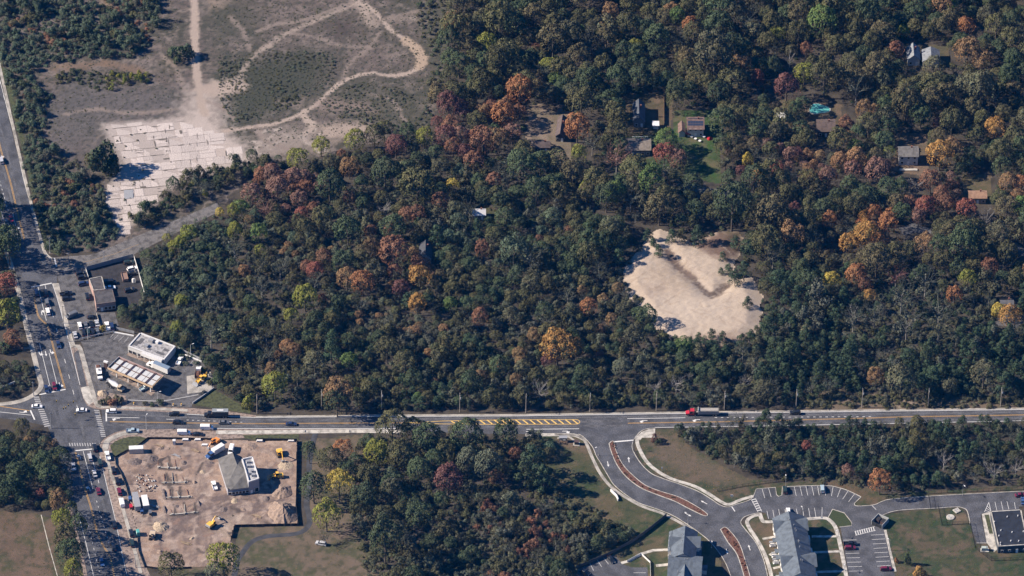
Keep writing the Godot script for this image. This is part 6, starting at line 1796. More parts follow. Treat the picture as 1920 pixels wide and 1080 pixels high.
	for k in 14:
		var u: float = [300, 345, 380, 365, 330, 440, 455, 500, 512, 480, 420, 360, 300, 395][k]
		var v: float = [842, 868, 885, 905, 950, 940, 955, 935, 905, 975, 955, 1010, 1035, 868][k]
		heap(["spoil heap just south of the portable toilet", "spoil heap by the square trench", "spoil heap beside the northernmost footing's end", "spoil heap at the second footing's east end", "spoil heap between the southern footings", "spoil heap south of the new building's front", "spoil heap south-east of the new building's front", "spoil heap west of the ridged mound", "spoil heap behind the wheel loader", "spoil heap on the haul road's south side", "spoil heap on the haul road's west end", "spoil heap among the southern wheel tracks", "spoil heap south of the tan excavator", "spoil heap below the blue box truck"][k], u, v, rng.randf_range(0.9, 2.2), rng.randf_range(0.8, 1.8), rng.randf_range(0.4, 0.9), rng.randf() * 3.0, [soil, dark, sand][k % 3], 30 + k)
	for k in [[300, 836, "loose timber lengths north of the trench"], [365, 845, "loose timber lengths west of the box truck"], [330, 855, "steel pipes lying by the square trench"], [290, 950, "steel pipes lying south of the rubble pit"], [350, 1020, "loose timber lengths among the southern wheel tracks"], [480, 968, "loose planks by the south-east mound"]]:
		t = rig("material_stack", k[2], "stack", k[0], k[1], 60, 20)
		for j in 5:
			add_part_box(t, "length", Vector3(rng.randf_range(-1, 1), 0.35 + 0.02 * j, -0.5 + j * 0.25), Vector3(rng.randf_range(2.0, 4.2), 0.18, 0.2), mats.plain_grey if "pipes" in k[2] else mats.timber_new, Vector2.ONE, Basis(Vector3.UP, rng.randf_range(-0.25, 0.25)))
	fence("black silt fence around the building site's west side", [277, 823, 258, 838, 235, 848, 216, 859, 217, 872, 226, 887, 236, 912, 244, 940], 1.1, mats.black_fabric, "silt_fence", 3.0)
	fence("black silt fence down the site's south-west edge", [257, 1000, 260, 1035, 271, 1064, 300, 1068, 360, 1066], 1.1, mats.black_fabric, "silt_fence", 3.0)
	fence("black silt fence along the site's north edge", [277, 823, 330, 823.5, 398, 825], 1.1, mats.black_fabric, "silt_fence", 3.0)
	fence("black silt fence round the site's east side", [480, 826.5, 557, 827.5, 555, 950, 559, 986, 440, 988.5, 434.5, 1010], 1.5, mats.black_fabric, "silt_fence", 3.0)

# ---------------------------------------------------------------- poles, lamps, lights
func make_poles() -> void:
	var k := 0
	var sites := [[482, 775, 0], [603, 766, 1], [715.5, 768, 1], [862, 772.5, 1], [986, 774, 0], [1106, 772.5, 0], [1230.5, 770, 0], [1358, 769, 1], [1492.5, 766, 1], [1616, 764, 1], [1740, 764, 0], [1876, 762, 1]]
	for p in sites:
		var nth: String = ["westernmost", "second", "third", "fourth", "fifth", "sixth", "seventh", "eighth", "ninth", "tenth", "eleventh", "easternmost"][k]
		var t := thing("utility_pole", "%s grey wooden utility pole %salong the cross road's north side" % [nth, "" if k in [0, 11] else "from the west "], "utility pole", at(p[0], p[1], 0), 0.0, "utility poles along the cross road")
		add_part_tube(t, "post", Vector3.ZERO, Vector3(0.15, 10.5, 0), 0.2, 0.15, mats.wood_pole)
		for y in [9.9, 9.0]:
			add_part_box(t, "crossarm", Vector3(0.15, y, 0), Vector3(0.14, 0.14, 2.2 if y > 9.5 else 1.4), mats.wood_pole)
		for z in [-1.0, -0.5, 0.5, 1.0]:
			add_part_tube(t, "insulator", Vector3(0.15, 9.95, z), Vector3(0.15, 10.25, z), 0.06, 0.05, mats.plain_white, 5)
		if p[2]:
			add_part_tube(t, "transformer", Vector3(0.5, 7.6, 0.2), Vector3(0.5, 8.6, 0.2), 0.32, 0.32, mats.plain_grey, 8)
		k += 1
	k = 0
	for p in [[119, 606, 10], [129, 640, 9], [140, 677, 9], [205, 908, 9], [187, 832, 9], [96, 803, 9], [63, 742, 8], [254, 1064, 8], [94, 474, 9], [129, 500, 8], [195, 494, 7]]:
		var lab: String = ["beside the avenue at the dealer's forecourt", "between forecourt and fuel station on the avenue", "on the pavement at the fuel station's north end", "in front of the row of cars by the site", "on the corner south-east of the crossroads", "on the corner south-west of the crossroads", "on the corner north-west of the crossroads", "at the site's south-west corner", "on the corner where the lane meets the avenue", "at the south side of the lane's mouth", "on the lane north of the dealer's fence"][k]
		var t := thing("street_pole", "slim dark pole " + lab, "pole", at(p[0], p[1], 0))
		add_part_tube(t, "post", Vector3.ZERO, Vector3(0, p[2], 0), 0.16, 0.11, mats.wood_pole if k < 4 else mats.plain_grey)
		add_part_box(t, "crossarm", Vector3(0, p[2] - 0.5, 0), Vector3(1.6, 0.12, 0.12), mats.wood_pole if k < 4 else mats.plain_grey)
		add_part_tube(t, "base", Vector3.ZERO, Vector3(0, 0.3, 0), 0.25, 0.25, mats.concrete_pale, 6)
		k += 1
	# signals hung on wires across the junction
	for w in [[63, 742, 187, 832, "from the north-west to the south-east corner"], [96, 803, 163, 761, "from the south-west corner to the fuel station"]]:
		var a := at(w[0], w[1], 0) + Vector3(0, 7.4, 0)
		var b := at(w[2], w[3], 0) + Vector3(0, 7.6, 0)
		var t := thing("signal_wire", "traffic signals hung on a wire " + w[4], "traffic signal")
		add_part_tube(t, "wire", a, b, 0.035, 0.035, mats.black_iron, 4)
		for j in 3:
			var p := a.lerp(b, 0.36 + 0.14 * j)
			var head := add_part_box(t, "signal_head", p - Vector3(0, 0.7, 0), Vector3(0.4, 1.1, 0.4), mat("signal_yellow", Color(0.4, 0.28, 0.04), 0.6))
			for y in 3:
				add_part_tube(head, "lens", p + Vector3(0, -0.36 - 0.34 * y, 0.2), p + Vector3(0, -0.36 - 0.34 * y, 0.24), 0.13, 0.13, mats.tail if y == 0 else mats.black_iron, 8)
	k = 0
	for p in [[296, 754, 6.0, "in front of the fuel canopy"], [358, 669, 7.0, "by the board fence east of the store"], [165, 636, 6.0, "at the guardrail west of the fuel lot"], [274.5, 806, 8.0, "on the verge south of the cross road's west end"], [1473, 916, 6.5, "on the grass behind the north stalls"], [1505, 973, 6.0, "in the stalls north of the east block"], [1668, 1032, 6.0, "beside the south lot's eastern kerb"], [1290, 982, 6.0, "on the west footpath near the island's end"], [1187, 846, 6.0, "at the estate road's east kerb"], [1122, 854, 5.0, "at the estate road's west kerb"], [1572, 1007, 4.5, "on the footpath east of the east block"], [1584, 1070, 4.5, "low on the footpath by the south lot"], [1334, 1027, 4.5, "on the kerb beside the west block"], [1805, 928, 6.0, "along the access road under the woods"]]:
		var t := thing("lamp_post", "white lamp post " + p[3], "lamp post", at(p[0], p[1], 0), 0.4 * k, "lamp posts")
		add_part_tube(t, "post", Vector3.ZERO, Vector3(0, p[2], 0), 0.1, 0.07, mats.plain_white if k < 4 else mats.plain_grey, 6)
		add_part_tube(t, "arm", Vector3(0, p[2] - 0.1, 0), Vector3(1.1, p[2] + 0.1, 0), 0.05, 0.05, mats.plain_grey, 5)
		add_part_box(t, "lamp_head", Vector3(1.2, p[2] + 0.08, 0), Vector3(0.8, 0.18, 0.35), mats.plain_white)
		add_part_tube(t, "base", Vector3.ZERO, Vector3(0, 0.4, 0), 0.22, 0.2, mats.concrete_pale, 6)
		k += 1
	for p in [[573, 812, "western"], [656, 812, "eastern"]]:
		var t := thing("notice_post", "%s small white notice post by the pale south pavement" % p[2], "post", at(p[0], p[1], 0))
		add_part_box(t, "plate", Vector3(0, 1.2, 0), Vector3(0.5, 1.2, 0.2), mats.plain_white)
		add_part_tube(t, "stem", Vector3.ZERO, Vector3(0, 0.7, 0), 0.08, 0.08, mats.plain_grey, 5)

# ---------------------------------------------------------------- trees
const LEAF := {
	"deep green": [0.042, 0.065, 0.026], "olive green": [0.072, 0.072, 0.026], "bronze": [0.09, 0.078, 0.035], "bright green": [0.085, 0.135, 0.03], "blue-green": [0.066, 0.096, 0.056], "grey-green": [0.086, 0.1, 0.062],
	"yellow-green": [0.165, 0.175, 0.024], "yellow": [0.36, 0.28, 0.045], "golden": [0.3, 0.165, 0.042], "orange": [0.27, 0.12, 0.047], "tan": [0.2, 0.122, 0.056], "rust": [0.185, 0.088, 0.05],
	"red": [0.21, 0.07, 0.048], "maroon": [0.125, 0.052, 0.046], "pinkish": [0.19, 0.105, 0.08], "brown": [0.08, 0.081, 0.043], "grey": [0.086, 0.094, 0.07], "pine green": [0.032, 0.061, 0.027]}
var crowns := {}
var trunks := {}
var planted: Array = []           # [place, crown radius, height, kind, colour, shape number, turn, named]
var cells := {}

func leaf_mat(c: String, shade := 1) -> Material:
	var v: Array = LEAF[c]
	var f: float = [0.82, 1.0, 1.2][shade]
	var m := mat(c.replace(" ", "_").replace("-", "_") + "_leaves_" + ["deep", "mid", "light"][shade], Color(v[0], v[1], v[2]) * f, 0.8)
	m.backlight_enabled = true
	m.backlight = Color(0.35, 0.35, 0.3)
	return m

func leaves(s: Shape, centre: Vector3, r: Vector3, n: int, size: float, tone: float, spread: float, lobes: Array, me: int) -> void:
	var hue := rng.randf_range(-0.13, 0.13)
	for i in n:
		var d := Vector3(rng.randfn(), rng.randfn(), rng.randfn()).normalized()
		if d.y < -0.55:
			d.y = -d.y
		var q := centre + d * r * rng.randf_range(1.0 - spread, 1.04)
		var hidden := false
		for k in lobes.size():
			if k != me:
				var e: Vector3 = (q - lobes[k][0]) / lobes[k][1]
				if e.length_squared() < 0.62:
					hidden = true
					break
		if hidden:
			continue
		var out := (d / r).normalized()
		var face := (out + Vector3(rng.randfn(), rng.randfn(), rng.randfn()) * 0.5).normalized()
		var u := face.cross(Vector3(rng.randfn(), rng.randfn(), rng.randfn())).normalized()
		var w := face.cross(u)
		var a := size * rng.randf_range(0.6, 1.35)
		var b := a * rng.randf_range(0.55, 0.9)
		var nm := (out * 0.55 + face * 0.6).normalized()
		var t := tone * rng.randf_range(0.78, 1.24)
		var h := rng.randf_range(-0.14, 0.14)
		s.tint = Color(t * (1.0 + h + hue), t, t * (1.0 - h))
		var p0 := q - u * a
		var p1 := q - w * b + face * a * 0.15
		var p2 := q + u * a
		var p3 := q + w * b + face * a * 0.15
		s.soft(p0, p1, p2, nm, nm, nm)
		s.soft(p0, p2, p3, nm, nm, nm)

func twigs(s: Shape, foot: Vector3, top: float, reach: float, n: int, thick: float) -> void:
	# limbs that fork twice
	for i in n:
		var a := TAU * i / n + rng.randf_range(-0.4, 0.4)
		var y := lerpf(foot.y, top * 0.75, rng.randf_range(0.1, 0.9))
		var b := Vector3(cos(a), 0, sin(a)) * reach * rng.randf_range(0.35, 0.7) + Vector3(0, y + rng.randf_range(0.15, 0.4) * top, 0)
		var o := Vector3(0, y, 0)
		s.tint = Color.WHITE * rng.randf_range(0.7, 1.3)
		s.tube(o, b, thick, thick * 0.6, 4, false)
		for j in 4:
			var d := b + Vector3(cos(a + rng.randfn() * 0.9), rng.randf_range(0.1, 1.1), sin(a + rng.randfn() * 0.9)) * reach * rng.randf_range(0.2, 0.45)
			s.tube(o.lerp(b, rng.randf_range(0.5, 1.0)), d, thick * 0.5, thick * 0.25, 3, false)
			for k in 3:
				var e := d + Vector3(rng.randfn() * 0.5, rng.randf_range(0.0, 0.9), rng.randfn() * 0.5) * reach * 0.3
				s.tube(b.lerp(d, rng.randf_range(0.5, 1.0)), e, thick * 0.3, thick * 0.16, 3, false)

func grow(kind: String) -> ArrayMesh:
	# a crown one metre in radius, standing on y = 0; a tree scales it
	var s := Shape.new()
	var lobes := []
	match kind:
		"oak":
			lobes.append([Vector3(0, 0.92, 0), Vector3(0.86, 0.62, 0.86), 1.0])
			var wide := rng.randf_range(0.62, 0.74)
			var n := rng.randi_range(13, 18)
			for i in n:
				var a := i * 2.4 + rng.randf_range(-0.35, 0.35)
				var up := sqrt((i + 0.5) / n)
				var k := rng.randf_range(0.2, 0.36)
				lobes.append([Vector3(cos(a) * up * wide, 0.95 + sqrt(maxf(0.0, 1.0 - up * up)) * 0.5 + rng.randf_range(-0.12, 0.1), sin(a) * up * wide), Vector3(k, k * 0.85, k), rng.randf_range(0.85, 1.18)])
			for i in lobes.size():
				leaves(s, lobes[i][0], lobes[i][1], 1050 if i == 0 else 150, 0.043, lobes[i][2], 0.16, lobes, i)
		"scrub":
			var n := rng.randi_range(7, 11)
			for i in n:
				var a := rng.randf() * TAU
				var r := rng.randf_range(0.1, 0.68)
				var k := rng.randf_range(0.28, 0.46)
				lobes.append([Vector3(cos(a) * r, rng.randf_range(0.45, 1.25) - r * 0.35, sin(a) * r), Vector3(k, k * rng.randf_range(0.8, 1.3), k), rng.randf_range(0.75, 1.25)])
			for i in lobes.size():
				leaves(s, lobes[i][0], lobes[i][1], 150, 0.052, lobes[i][2], 0.5, [], -1)
		"pine":
			var n := rng.randi_range(11, 15)
			for i in n:
				var t := (i + 0.5) / n
				var a := i * 2.4 + rng.randf_range(-0.4, 0.4)
				var r := sqrt(1.0 - t) * rng.randf_range(0.35, 0.72) + 0.04
				var k := lerpf(0.42, 0.32, t) * rng.randf_range(0.8, 1.2)
				lobes.append([Vector3(cos(a) * r, 0.5 + t * 1.75, sin(a) * r), Vector3(k, k * 0.75, k), rng.randf_range(0.8, 1.25)])
			for i in lobes.size():
				leaves(s, lobes[i][0], lobes[i][1], 130, 0.052, lobes[i][2], 0.4, [], -1)
		"shrub":
			var n := rng.randi_range(6, 10)
			for i in n:
				var a := rng.randf() * TAU
				var r := rng.randf_range(0.0, 0.7)
				var k := rng.randf_range(0.3, 0.48)
				lobes.append([Vector3(cos(a) * r, rng.randf_range(0.25, 0.6) - r * 0.2, sin(a) * r), Vector3(k, k * 0.9, k), rng.randf_range(0.8, 1.2)])
			for i in lobes.size():
				leaves(s, lobes[i][0], lobes[i][1], 150, 0.07, lobes[i][2], 0.3, lobes, i)
		"bare":
			twigs(s, Vector3(0, 0.5, 0), 1.7, 1.0, 9, 0.028)
			for i in 7:
				var a := rng.randf() * TAU
				var r := rng.randf_range(0.2, 0.7)
				leaves(s, Vector3(cos(a) * r, rng.randf_range(0.7, 1.6), sin(a) * r), Vector3(0.4, 0.4, 0.4), 34, 0.05, rng.randf_range(0.8, 1.2), 0.8, [], -1)
		"dead":
			twigs(s, Vector3(0, 0.3, 0), 1.8, 1.0, 8, 0.03)
	return s.build()

func make_crowns() -> void:
	for k in [["oak", 8], ["scrub", 8], ["pine", 7], ["shrub", 6], ["bare", 6], ["dead", 3]]:
		crowns[k[0]] = []
		for i in k[1]:
			crowns[k[0]].append(grow(k[0]))
	for k in ["oak", "scrub", "pine", "shrub", "bare", "dead"]:
		var s := Shape.new()
		var w: float = {"oak": 0.055, "scrub": 0.05, "pine": 0.045, "shrub": 0.05, "bare": 0.045, "dead": 0.05}[k]
		var h: float = {"oak": 1.2, "scrub": 0.9, "pine": 2.2, "shrub": 0.5, "bare": 1.4, "dead": 1.6}[k]
		s.tube(Vector3(0, -0.05, 0), Vector3(0.02, h * 0.5, 0), w, w * 0.75, 6, false)
		s.tube(Vector3(0.02, h * 0.5, 0), Vector3(-0.02, h, 0.03), w * 0.75, w * 0.3, 6, false)
		for i in 4:
			var a := i * 1.7
			s.tube(Vector3(0, h * (0.4 + 0.1 * i), 0), Vector3(cos(a) * 0.35, h * (0.65 + 0.1 * i), sin(a) * 0.35), w * 0.5, w * 0.2, 4, false)
		trunks[k] = s.build()

func cell(p: Vector2) -> Vector2i:
	return Vector2i(int(floor(p.x / 12.0)), int(floor(p.y / 12.0)))

func room(p: Vector2, r: float, share: float) -> bool:
	var c := cell(p)
	for j in range(-1, 2):
		for i in range(-1, 2):
			for k in cells.get(c + Vector2i(i, j), []):
				if p.distance_to(k[0]) < (r + k[1]) * (0.85 if k[2] else share):
					return false
	return true

func plant(p: Vector2, r: float, h: float, kind: String, c: String, named := false) -> void:
	# r: crown radius, h: height, both in metres
	var q := cell(p)
	if not cells.has(q):
		cells[q] = []
	cells[q].append([p, r, named])
	planted.append([p, r, h, kind, c, rng.randi() % crowns[kind].size(), rng.randf() * TAU, named])

func mark(list: Array, kind: String) -> void:
	# trees that one can tell apart: u, v of the crown's middle, its width in pixels, colour, height over width
	for k in list:
		var r: float = k[2] * 0.236 * 0.53
		var tall: float = k[4] if k.size() > 4 else {"oak": 1.15, "scrub": 1.0, "pine": 1.35, "shrub": 0.6, "bare": 1.1, "dead": 1.2}[kind]
		var h := r * 2.0 * tall
		var p := at(k[0], k[1], h * 0.58)
		plant(flat(p), r, h, kind, k[3], true)

var drift := FastNoiseLite.new()
var size_drift := FastNoiseLite.new()

func pick_at(w: Array, p: Vector2):
	# like pick, but neighbours tend to be alike
	var t := 0.0
	for i in range(1, w.size(), 2):
		t += w[i]
	t *= clampf(0.5 + drift.get_noise_2d(p.x, p.y) * 0.95 + rng.randf_range(-0.36, 0.36), 0.0, 0.9999)
	for i in range(1, w.size(), 2):
		t -= w[i]
		if t <= 0:
			return w[i - 1]
	return w[0]

func pick(w: Array):
	# w: value, weight, value, weight ...
	var t := 0.0
	for i in range(1, w.size(), 2):
		t += w[i]
	t *= rng.randf()
	for i in range(1, w.size(), 2):
		t -= w[i]
		if t <= 0:
			return w[i - 1]
	return w[0]

var keep_out: Array = []

func is_free(p: Vector2) -> bool:
	for k in keep_out:
		if Geometry2D.is_point_in_polygon(p, k):
			return false
	return true

func fill(px: Array, gap: float, r0: float, r1: float, tall: float, mix: Array, share := 0.62) -> void:
	# scatters trees over an area; mix: [kind, colour], weight ...
	var o := plan(px)
	var b := Rect2(o[0], Vector2.ZERO)
	for q in o:
		b = b.expand(q)
	var nx := int(b.size.x / gap) + 1
	var nz := int(b.size.y / gap) + 1
	var order := range(nx * nz)
	for i in range(order.size() - 1, 0, -1):
		var j := rng.randi() % (i + 1)
		var t = order[i]
		order[i] = order[j]
		order[j] = t
	for n in order:
		var p := b.position + Vector2((n % nx + rng.randf()) * gap, (n / nx + rng.randf()) * gap)
		if not Geometry2D.is_point_in_polygon(p, o) or not is_free(p):
			continue
		var m = pick_at(mix, p)
		if rng.randf() < 0.12:
			m = pick(mix)
		var r := rng.randf_range(r0, r1)
		var lift := size_drift.get_noise_2d(p.x, p.y)
		r *= 1.0 + 0.55 * lift
		var big := rng.randf()
		r *= 1.35 if big < 0.12 else (0.75 if big > 0.75 else 1.0)
		var k: float = {"oak": 1.0, "scrub": 0.95, "pine": 0.8, "shrub": 0.6, "bare": 0.9, "dead": 0.7}[m[0]]
		r *= k
		if room(p, r, share):
			var f: float = {"oak": 1.0, "scrub": 0.9, "pine": 1.1, "shrub": 0.5, "bare": 1.0, "dead": 1.3}[m[0]]
			plant(p, r, r * 2.0 * tall * f * rng.randf_range(0.85, 1.15) * (1.0 + 0.35 * lift), m[0], m[1])

func make_trees() -> void:
	rng.seed = 77
	drift.seed = 4
	size_drift.seed = 9
	size_drift.frequency = 0.035
	size_drift.fractal_octaves = 2
	drift.frequency = 0.022
	drift.fractal_octaves = 3
	make_crowns()
	for k in [[92, 483, 110, 482, 175, 477, 246, 447, 300, 425, 350, 404, 408, 380, 416, 400, 398, 405, 310, 450, 252, 480, 272, 552, 266, 575, 222, 592, 222, 622, 107, 511], [420, 768, 1960, 764, 1960, 790, 1228, 806, 420, 806], [1165, 185, 1264, 172, 1264, 270, 1165, 275], [1164, 258, 1228, 258, 1258, 300, 1250, 345, 1166, 345], [1266, 205, 1350, 200, 1352, 300, 1368, 372, 1275, 368, 1280, 300, 1266, 260], [985, 205, 1072, 210, 1078, 315, 990, 312], [1440, 185, 1478, 188, 1484, 250, 1446, 250], [1500, 188, 1585, 185, 1588, 285, 1520, 285], [1670, 248, 1745, 245, 1750, 372, 1668, 360], [1685, 78, 1785, 78, 1785, 150, 1685, 148], [1800, 325, 1866, 325, 1866, 410, 1806, 410], [880, 388, 918, 386, 918, 424, 880, 424], [780, 455, 822, 453, 826, 500, 784, 502], [1310, 345, 1405, 355, 1408, 398, 1312, 385], [1682, 420, 1752, 415, 1758, 474, 1686, 474], [1866, 552, 1910, 552, 1910, 620, 1864, 620], [1875, 448, 1935, 448, 1935, 500, 1875, 500],
			[1216, 440, 1236, 430, 1262, 446, 1300, 462, 1345, 440, 1385, 440, 1388, 462, 1376, 482, 1356, 500, 1352, 534, 1410, 520, 1428, 560, 1424, 615, 1392, 636, 1330, 640, 1300, 655, 1250, 628, 1215, 585, 1188, 548, 1174, 525, 1180, 498, 1205, 472]]:
		keep_out.append(plan(k))
	# trees told apart by eye
	mark([[557, 297, 46, "yellow-green", 1.1], [602, 274, 38, "yellow-green", 1.1], [665, 262, 46, "yellow-green"], [702, 252, 46, "olive green"], [742, 272, 46, "maroon"], [796, 256, 36, "yellow-green", 1.4], [765, 250, 40, "deep green"], [720, 243, 40, "olive green"], [834, 255, 46, "maroon"], [845, 236, 40, "rust"], [872, 284, 34, "maroon"], [895, 226, 42, "olive green"], [905, 262, 56, "rust"], [942, 213, 50, "orange"], [935, 262, 52, "tan"], [888, 300, 42, "rust"], [960, 250, 42, "pinkish"], [972, 210, 34, "rust"], [865, 255, 40, "pinkish"], [850, 275, 38, "rust"],
		[655, 313, 42, "tan"], [618, 345, 62, "deep green"], [722, 322, 62, "deep green"], [782, 345, 72, "olive green"], [655, 371, 26, "rust", 1.5], [849, 346, 27, "yellow"], [826, 316, 42, "brown"], [925, 338, 34, "rust"], [826, 376, 38, "rust"], [737, 425, 56, "deep green"], [652, 430, 58, "deep green"], [731, 432, 26, "rust", 1.5], [738, 470, 62, "rust"], [565, 400, 28, "red"], [520, 352, 50, "pinkish"], [472, 362, 46, "pinkish"], [560, 372, 36, "pinkish"], [573, 352, 34, "rust"], [452, 388, 34, "bright green"], [439, 395, 28, "yellow-green", 1.3], [412, 398, 20, "yellow"], [440, 432, 32, "yellow-green", 1.5], [485, 436, 38, "bright green"], [488, 470, 24, "yellow-green", 1.5], [590, 506, 36, "red"], [575, 500, 28, "rust"], [645, 490, 52, "deep green"], [680, 528, 50, "orange"], [650, 520, 44, "tan"], [702, 510, 46, "brown"], [740, 508, 30, "rust"], [787, 516, 46, "golden"], [752, 540, 36, "maroon"], [904, 466, 30, "rust", 1.7], [782, 568, 38, "golden", 1.3], [845, 570, 28, "bright green", 1.4], [655, 676, 36, "bright green"], [590, 678, 46, "brown"], [634, 738, 60, "tan"], [632, 752, 54, "deep green"], [515, 722, 54, "yellow-green"], [726, 655, 50, "olive green"], [900, 594, 34, "rust", 1.5], [958, 590, 36, "brown"], [1104, 574, 36, "orange"], [1045, 648, 66, "golden"], [1080, 652, 36, "golden", 1.3], [1029, 676, 30, "maroon"], [1125, 664, 16, "red"], [1166, 582, 28, "brown"], [1190, 628, 46, "brown"], [978, 690, 34, "brown"], [1165, 690, 40, "grey-green"], [546, 590, 32, "yellow-green"], [572, 556, 52, "yellow-green"], [604, 560, 18, "red", 1.6],
		[1421, 146, 28, "red", 1.7], [1475, 162, 54, "maroon"], [1508, 136, 44, "yellow-green"], [1295, 46, 36, "orange"], [1245, 288, 46, "red"], [1270, 298, 40, "pinkish"], [1082, 238, 54, "orange"], [1090, 190, 62, "olive green"], [1085, 290, 34, "yellow-green", 1.6], [1815, 95, 60, "tan"], [1842, 112, 46, "tan"], [1812, 48, 36, "orange", 1.3], [1850, 28, 42, "brown"], [1762, 288, 58, "golden"], [1788, 275, 42, "tan"], [1645, 318, 52, "pinkish"], [1553, 328, 38, "pinkish"], [1456, 316, 30, "red"], [1480, 312, 24, "pinkish"], [1402, 300, 24, "yellow", 1.7], [1420, 328, 26, "golden"], [1390, 320, 24, "maroon"], [1745, 338, 46, "rust"], [1765, 362, 34, "rust"], [1735, 386, 42, "red"], [1722, 405, 30, "pinkish", 1.4], [1812, 390, 42, "red"], [1890, 342, 42, "tan"], [1915, 345, 36, "orange"], [1555, 412, 30, "orange", 1.4], [1665, 416, 42, "orange"], [1625, 440, 56, "golden"], [1592, 456, 42, "golden"], [1650, 446, 40, "orange"], [1682, 456, 26, "golden"], [1605, 514, 42, "orange", 1.2], [1622, 532, 30, "rust"], [1560, 526, 38, "yellow"], [1631, 552, 24, "golden", 1.3], [1789, 552, 34, "orange", 1.3], [1893, 592, 46, "golden"], [1872, 582, 30, "yellow", 1.2], [1815, 521, 36, "yellow-green"], [1856, 500, 34, "rust", 1.4], [1490, 390, 24, "maroon", 1.5], [1757, 230, 20, "maroon", 1.4], [1585, 230, 30, "rust", 1.2], [1620, 205, 36, "tan", 1.5], [1512, 92, 26, "rust", 1.4], [1642, 706, 36, "tan"], [1690, 712, 62, "brown"], [1845, 700, 54, "brown"], [1865, 240, 46, "golden"], [1830, 250, 40, "olive green"], [1130, 120, 40, "olive green"], [1145, 20, 36, "tan"],
		[642, 842, 42, "orange"], [618, 860, 50, "olive green"], [636, 905, 52, "yellow", 1.25], [588, 912, 58, "deep green"], [612, 965, 58, "yellow-green"], [706, 848, 52, "yellow-green"], [752, 850, 58, "olive green"], [785, 880, 50, "deep green"], [722, 1008, 62, "deep green", 1.75], [722, 968, 46, "olive green"], [682, 930, 54, "deep green"], [675, 945, 40, "olive green"], [785, 965, 54, "deep green"], [840, 896, 58, "maroon"], [930, 895, 30, "rust"], [965, 850, 28, "rust"], [878, 862, 48, "grey-green", 1.4], [735, 800, 66, "olive green", 1.25], [775, 806, 52, "deep green"], [690, 890, 46, "olive green"], [580, 845, 30, "deep green", 1.7], [948, 812, 50, "deep green", 1.3], [875, 815, 70, "deep green"], [800, 820, 60, "deep green"], [915, 870, 56, "grey-green", 1.3],
		[1650, 902, 46, "orange", 1.15], [1590, 882, 26, "pinkish"], [1512, 836, 20, "red"], [320, 1060, 52, "olive green"], [418, 1048, 64, "yellow-green"], [405, 1075, 46, "grey-green"],
		[12, 532, 46, "red"], [12, 585, 54, "yellow-green", 1.4], [22, 632, 34, "rust"], [110, 938, 36, "tan", 1.7], [118, 975, 36, "yellow-green", 1.7], [122, 1012, 46, "olive green", 1.6], [130, 1040, 52, "deep green", 1.6], [137, 1070, 36, "yellow-green", 1.8], [75, 926, 20, "red"]], "oak")
	mark([[1010, 50, 1.0, "grey"]].slice(0, 0), "bare")
	mark([[1156, 298, 56, "pinkish"], [490, 540, 42, "grey"], [525, 505, 40, "grey"], [395, 625, 62, "grey-green"], [590, 530, 40, "grey"], [765, 860, 40, "grey"], [1735, 530, 56, "grey"], [1690, 560, 60, "grey"], [1760, 585, 60, "grey"], [1640, 590, 50, "grey"], [1600, 600, 46, "grey"], [1700, 610, 60, "grey"], [1760, 620, 50, "brown"], [608, 1008, 26, "grey"], [1415, 288, 34, "grey"], [1440, 305, 36, "grey"], [440, 470, 40, "grey"], [1680, 520, 40, "maroon"]], "bare")
	mark([[1481, 112, 26, "grey"], [1590, 110, 20, "grey"], [1268, 720, 34, "grey"], [1228, 728, 26, "grey"], [1292, 705, 16, "grey"], [1718, 350, 32, "grey"], [1012, 730, 34, "grey"], [720, 395, 30, "grey"], [1395, 715, 24, "grey"], [1850, 410, 30, "grey"], [1770, 862, 34, "grey"], [1865, 880, 36, "grey"], [1905, 875, 30, "grey"], [1600, 592, 30, "grey"]], "dead")
	mark([[1378, 520, 30, "pine green"], [1366, 505, 22, "pine green"], [1395, 505, 34, "pine green"], [1352, 508, 14, "pine green"], [1402, 566, 22, "pine green"], [1310, 632, 18, "pine green"], [1335, 626, 22, "pine green"], [1355, 630, 20, "pine green"], [1295, 636, 12, "pine green"], [1225, 455, 18, "pine green"], [1235, 470, 24, "pine green"], [1260, 442, 26, "pine green"], [1310, 440, 34, "pine green"], [1278, 440, 24, "olive green"], [1160, 480, 30, "pine green"], [1215, 440, 24, "pine green"], [1390, 640, 30, "pine green"], [1380, 455, 26, "pine green"], [1440, 610, 40, "pine green"], [1000, 860, 62, "pine green", 1.2], [1020, 895, 46, "pine green", 1.4], [985, 885, 50, "deep green", 1.4], [895, 425, 26, "pine green", 1.7], [820, 440, 34, "pine green", 1.6], [1355, 480, 18, "pine green"]], "pine")
	mark([[336, 97, 44, "deep green", 0.7], [352, 90, 34, "blue-green", 0.8], [190, 292, 60, "deep green", 1.1], [210, 302, 40, "deep green", 1.1], [172, 300, 36, "olive green", 1.0], [193, 614, 12, "yellow", 1.1], [1228, 818, 18, "maroon", 0.9], [1236, 826, 16, "deep green", 0.8], [25, 640, 34, "rust", 0.7], [5, 648, 30, "deep green", 0.7], [300, 752, 14, "deep green", 0.8], [285, 757, 10, "deep green", 0.8], [200, 748, 18, "brown", 0.8], [212, 752, 20, "rust", 0.7], [226, 748, 16, "brown", 0.8], [190, 752, 14, "deep green", 0.8], [218, 744, 12, "brown", 0.8], [272, 755, 10, "brown", 0.8], [467, 750, 26, "yellow-green", 1.2], [1700, 1045, 18, "deep green", 1.6], [1722, 1070, 34, "golden", 0.9], [1681, 1050, 10, "orange", 1.2]], "shrub")
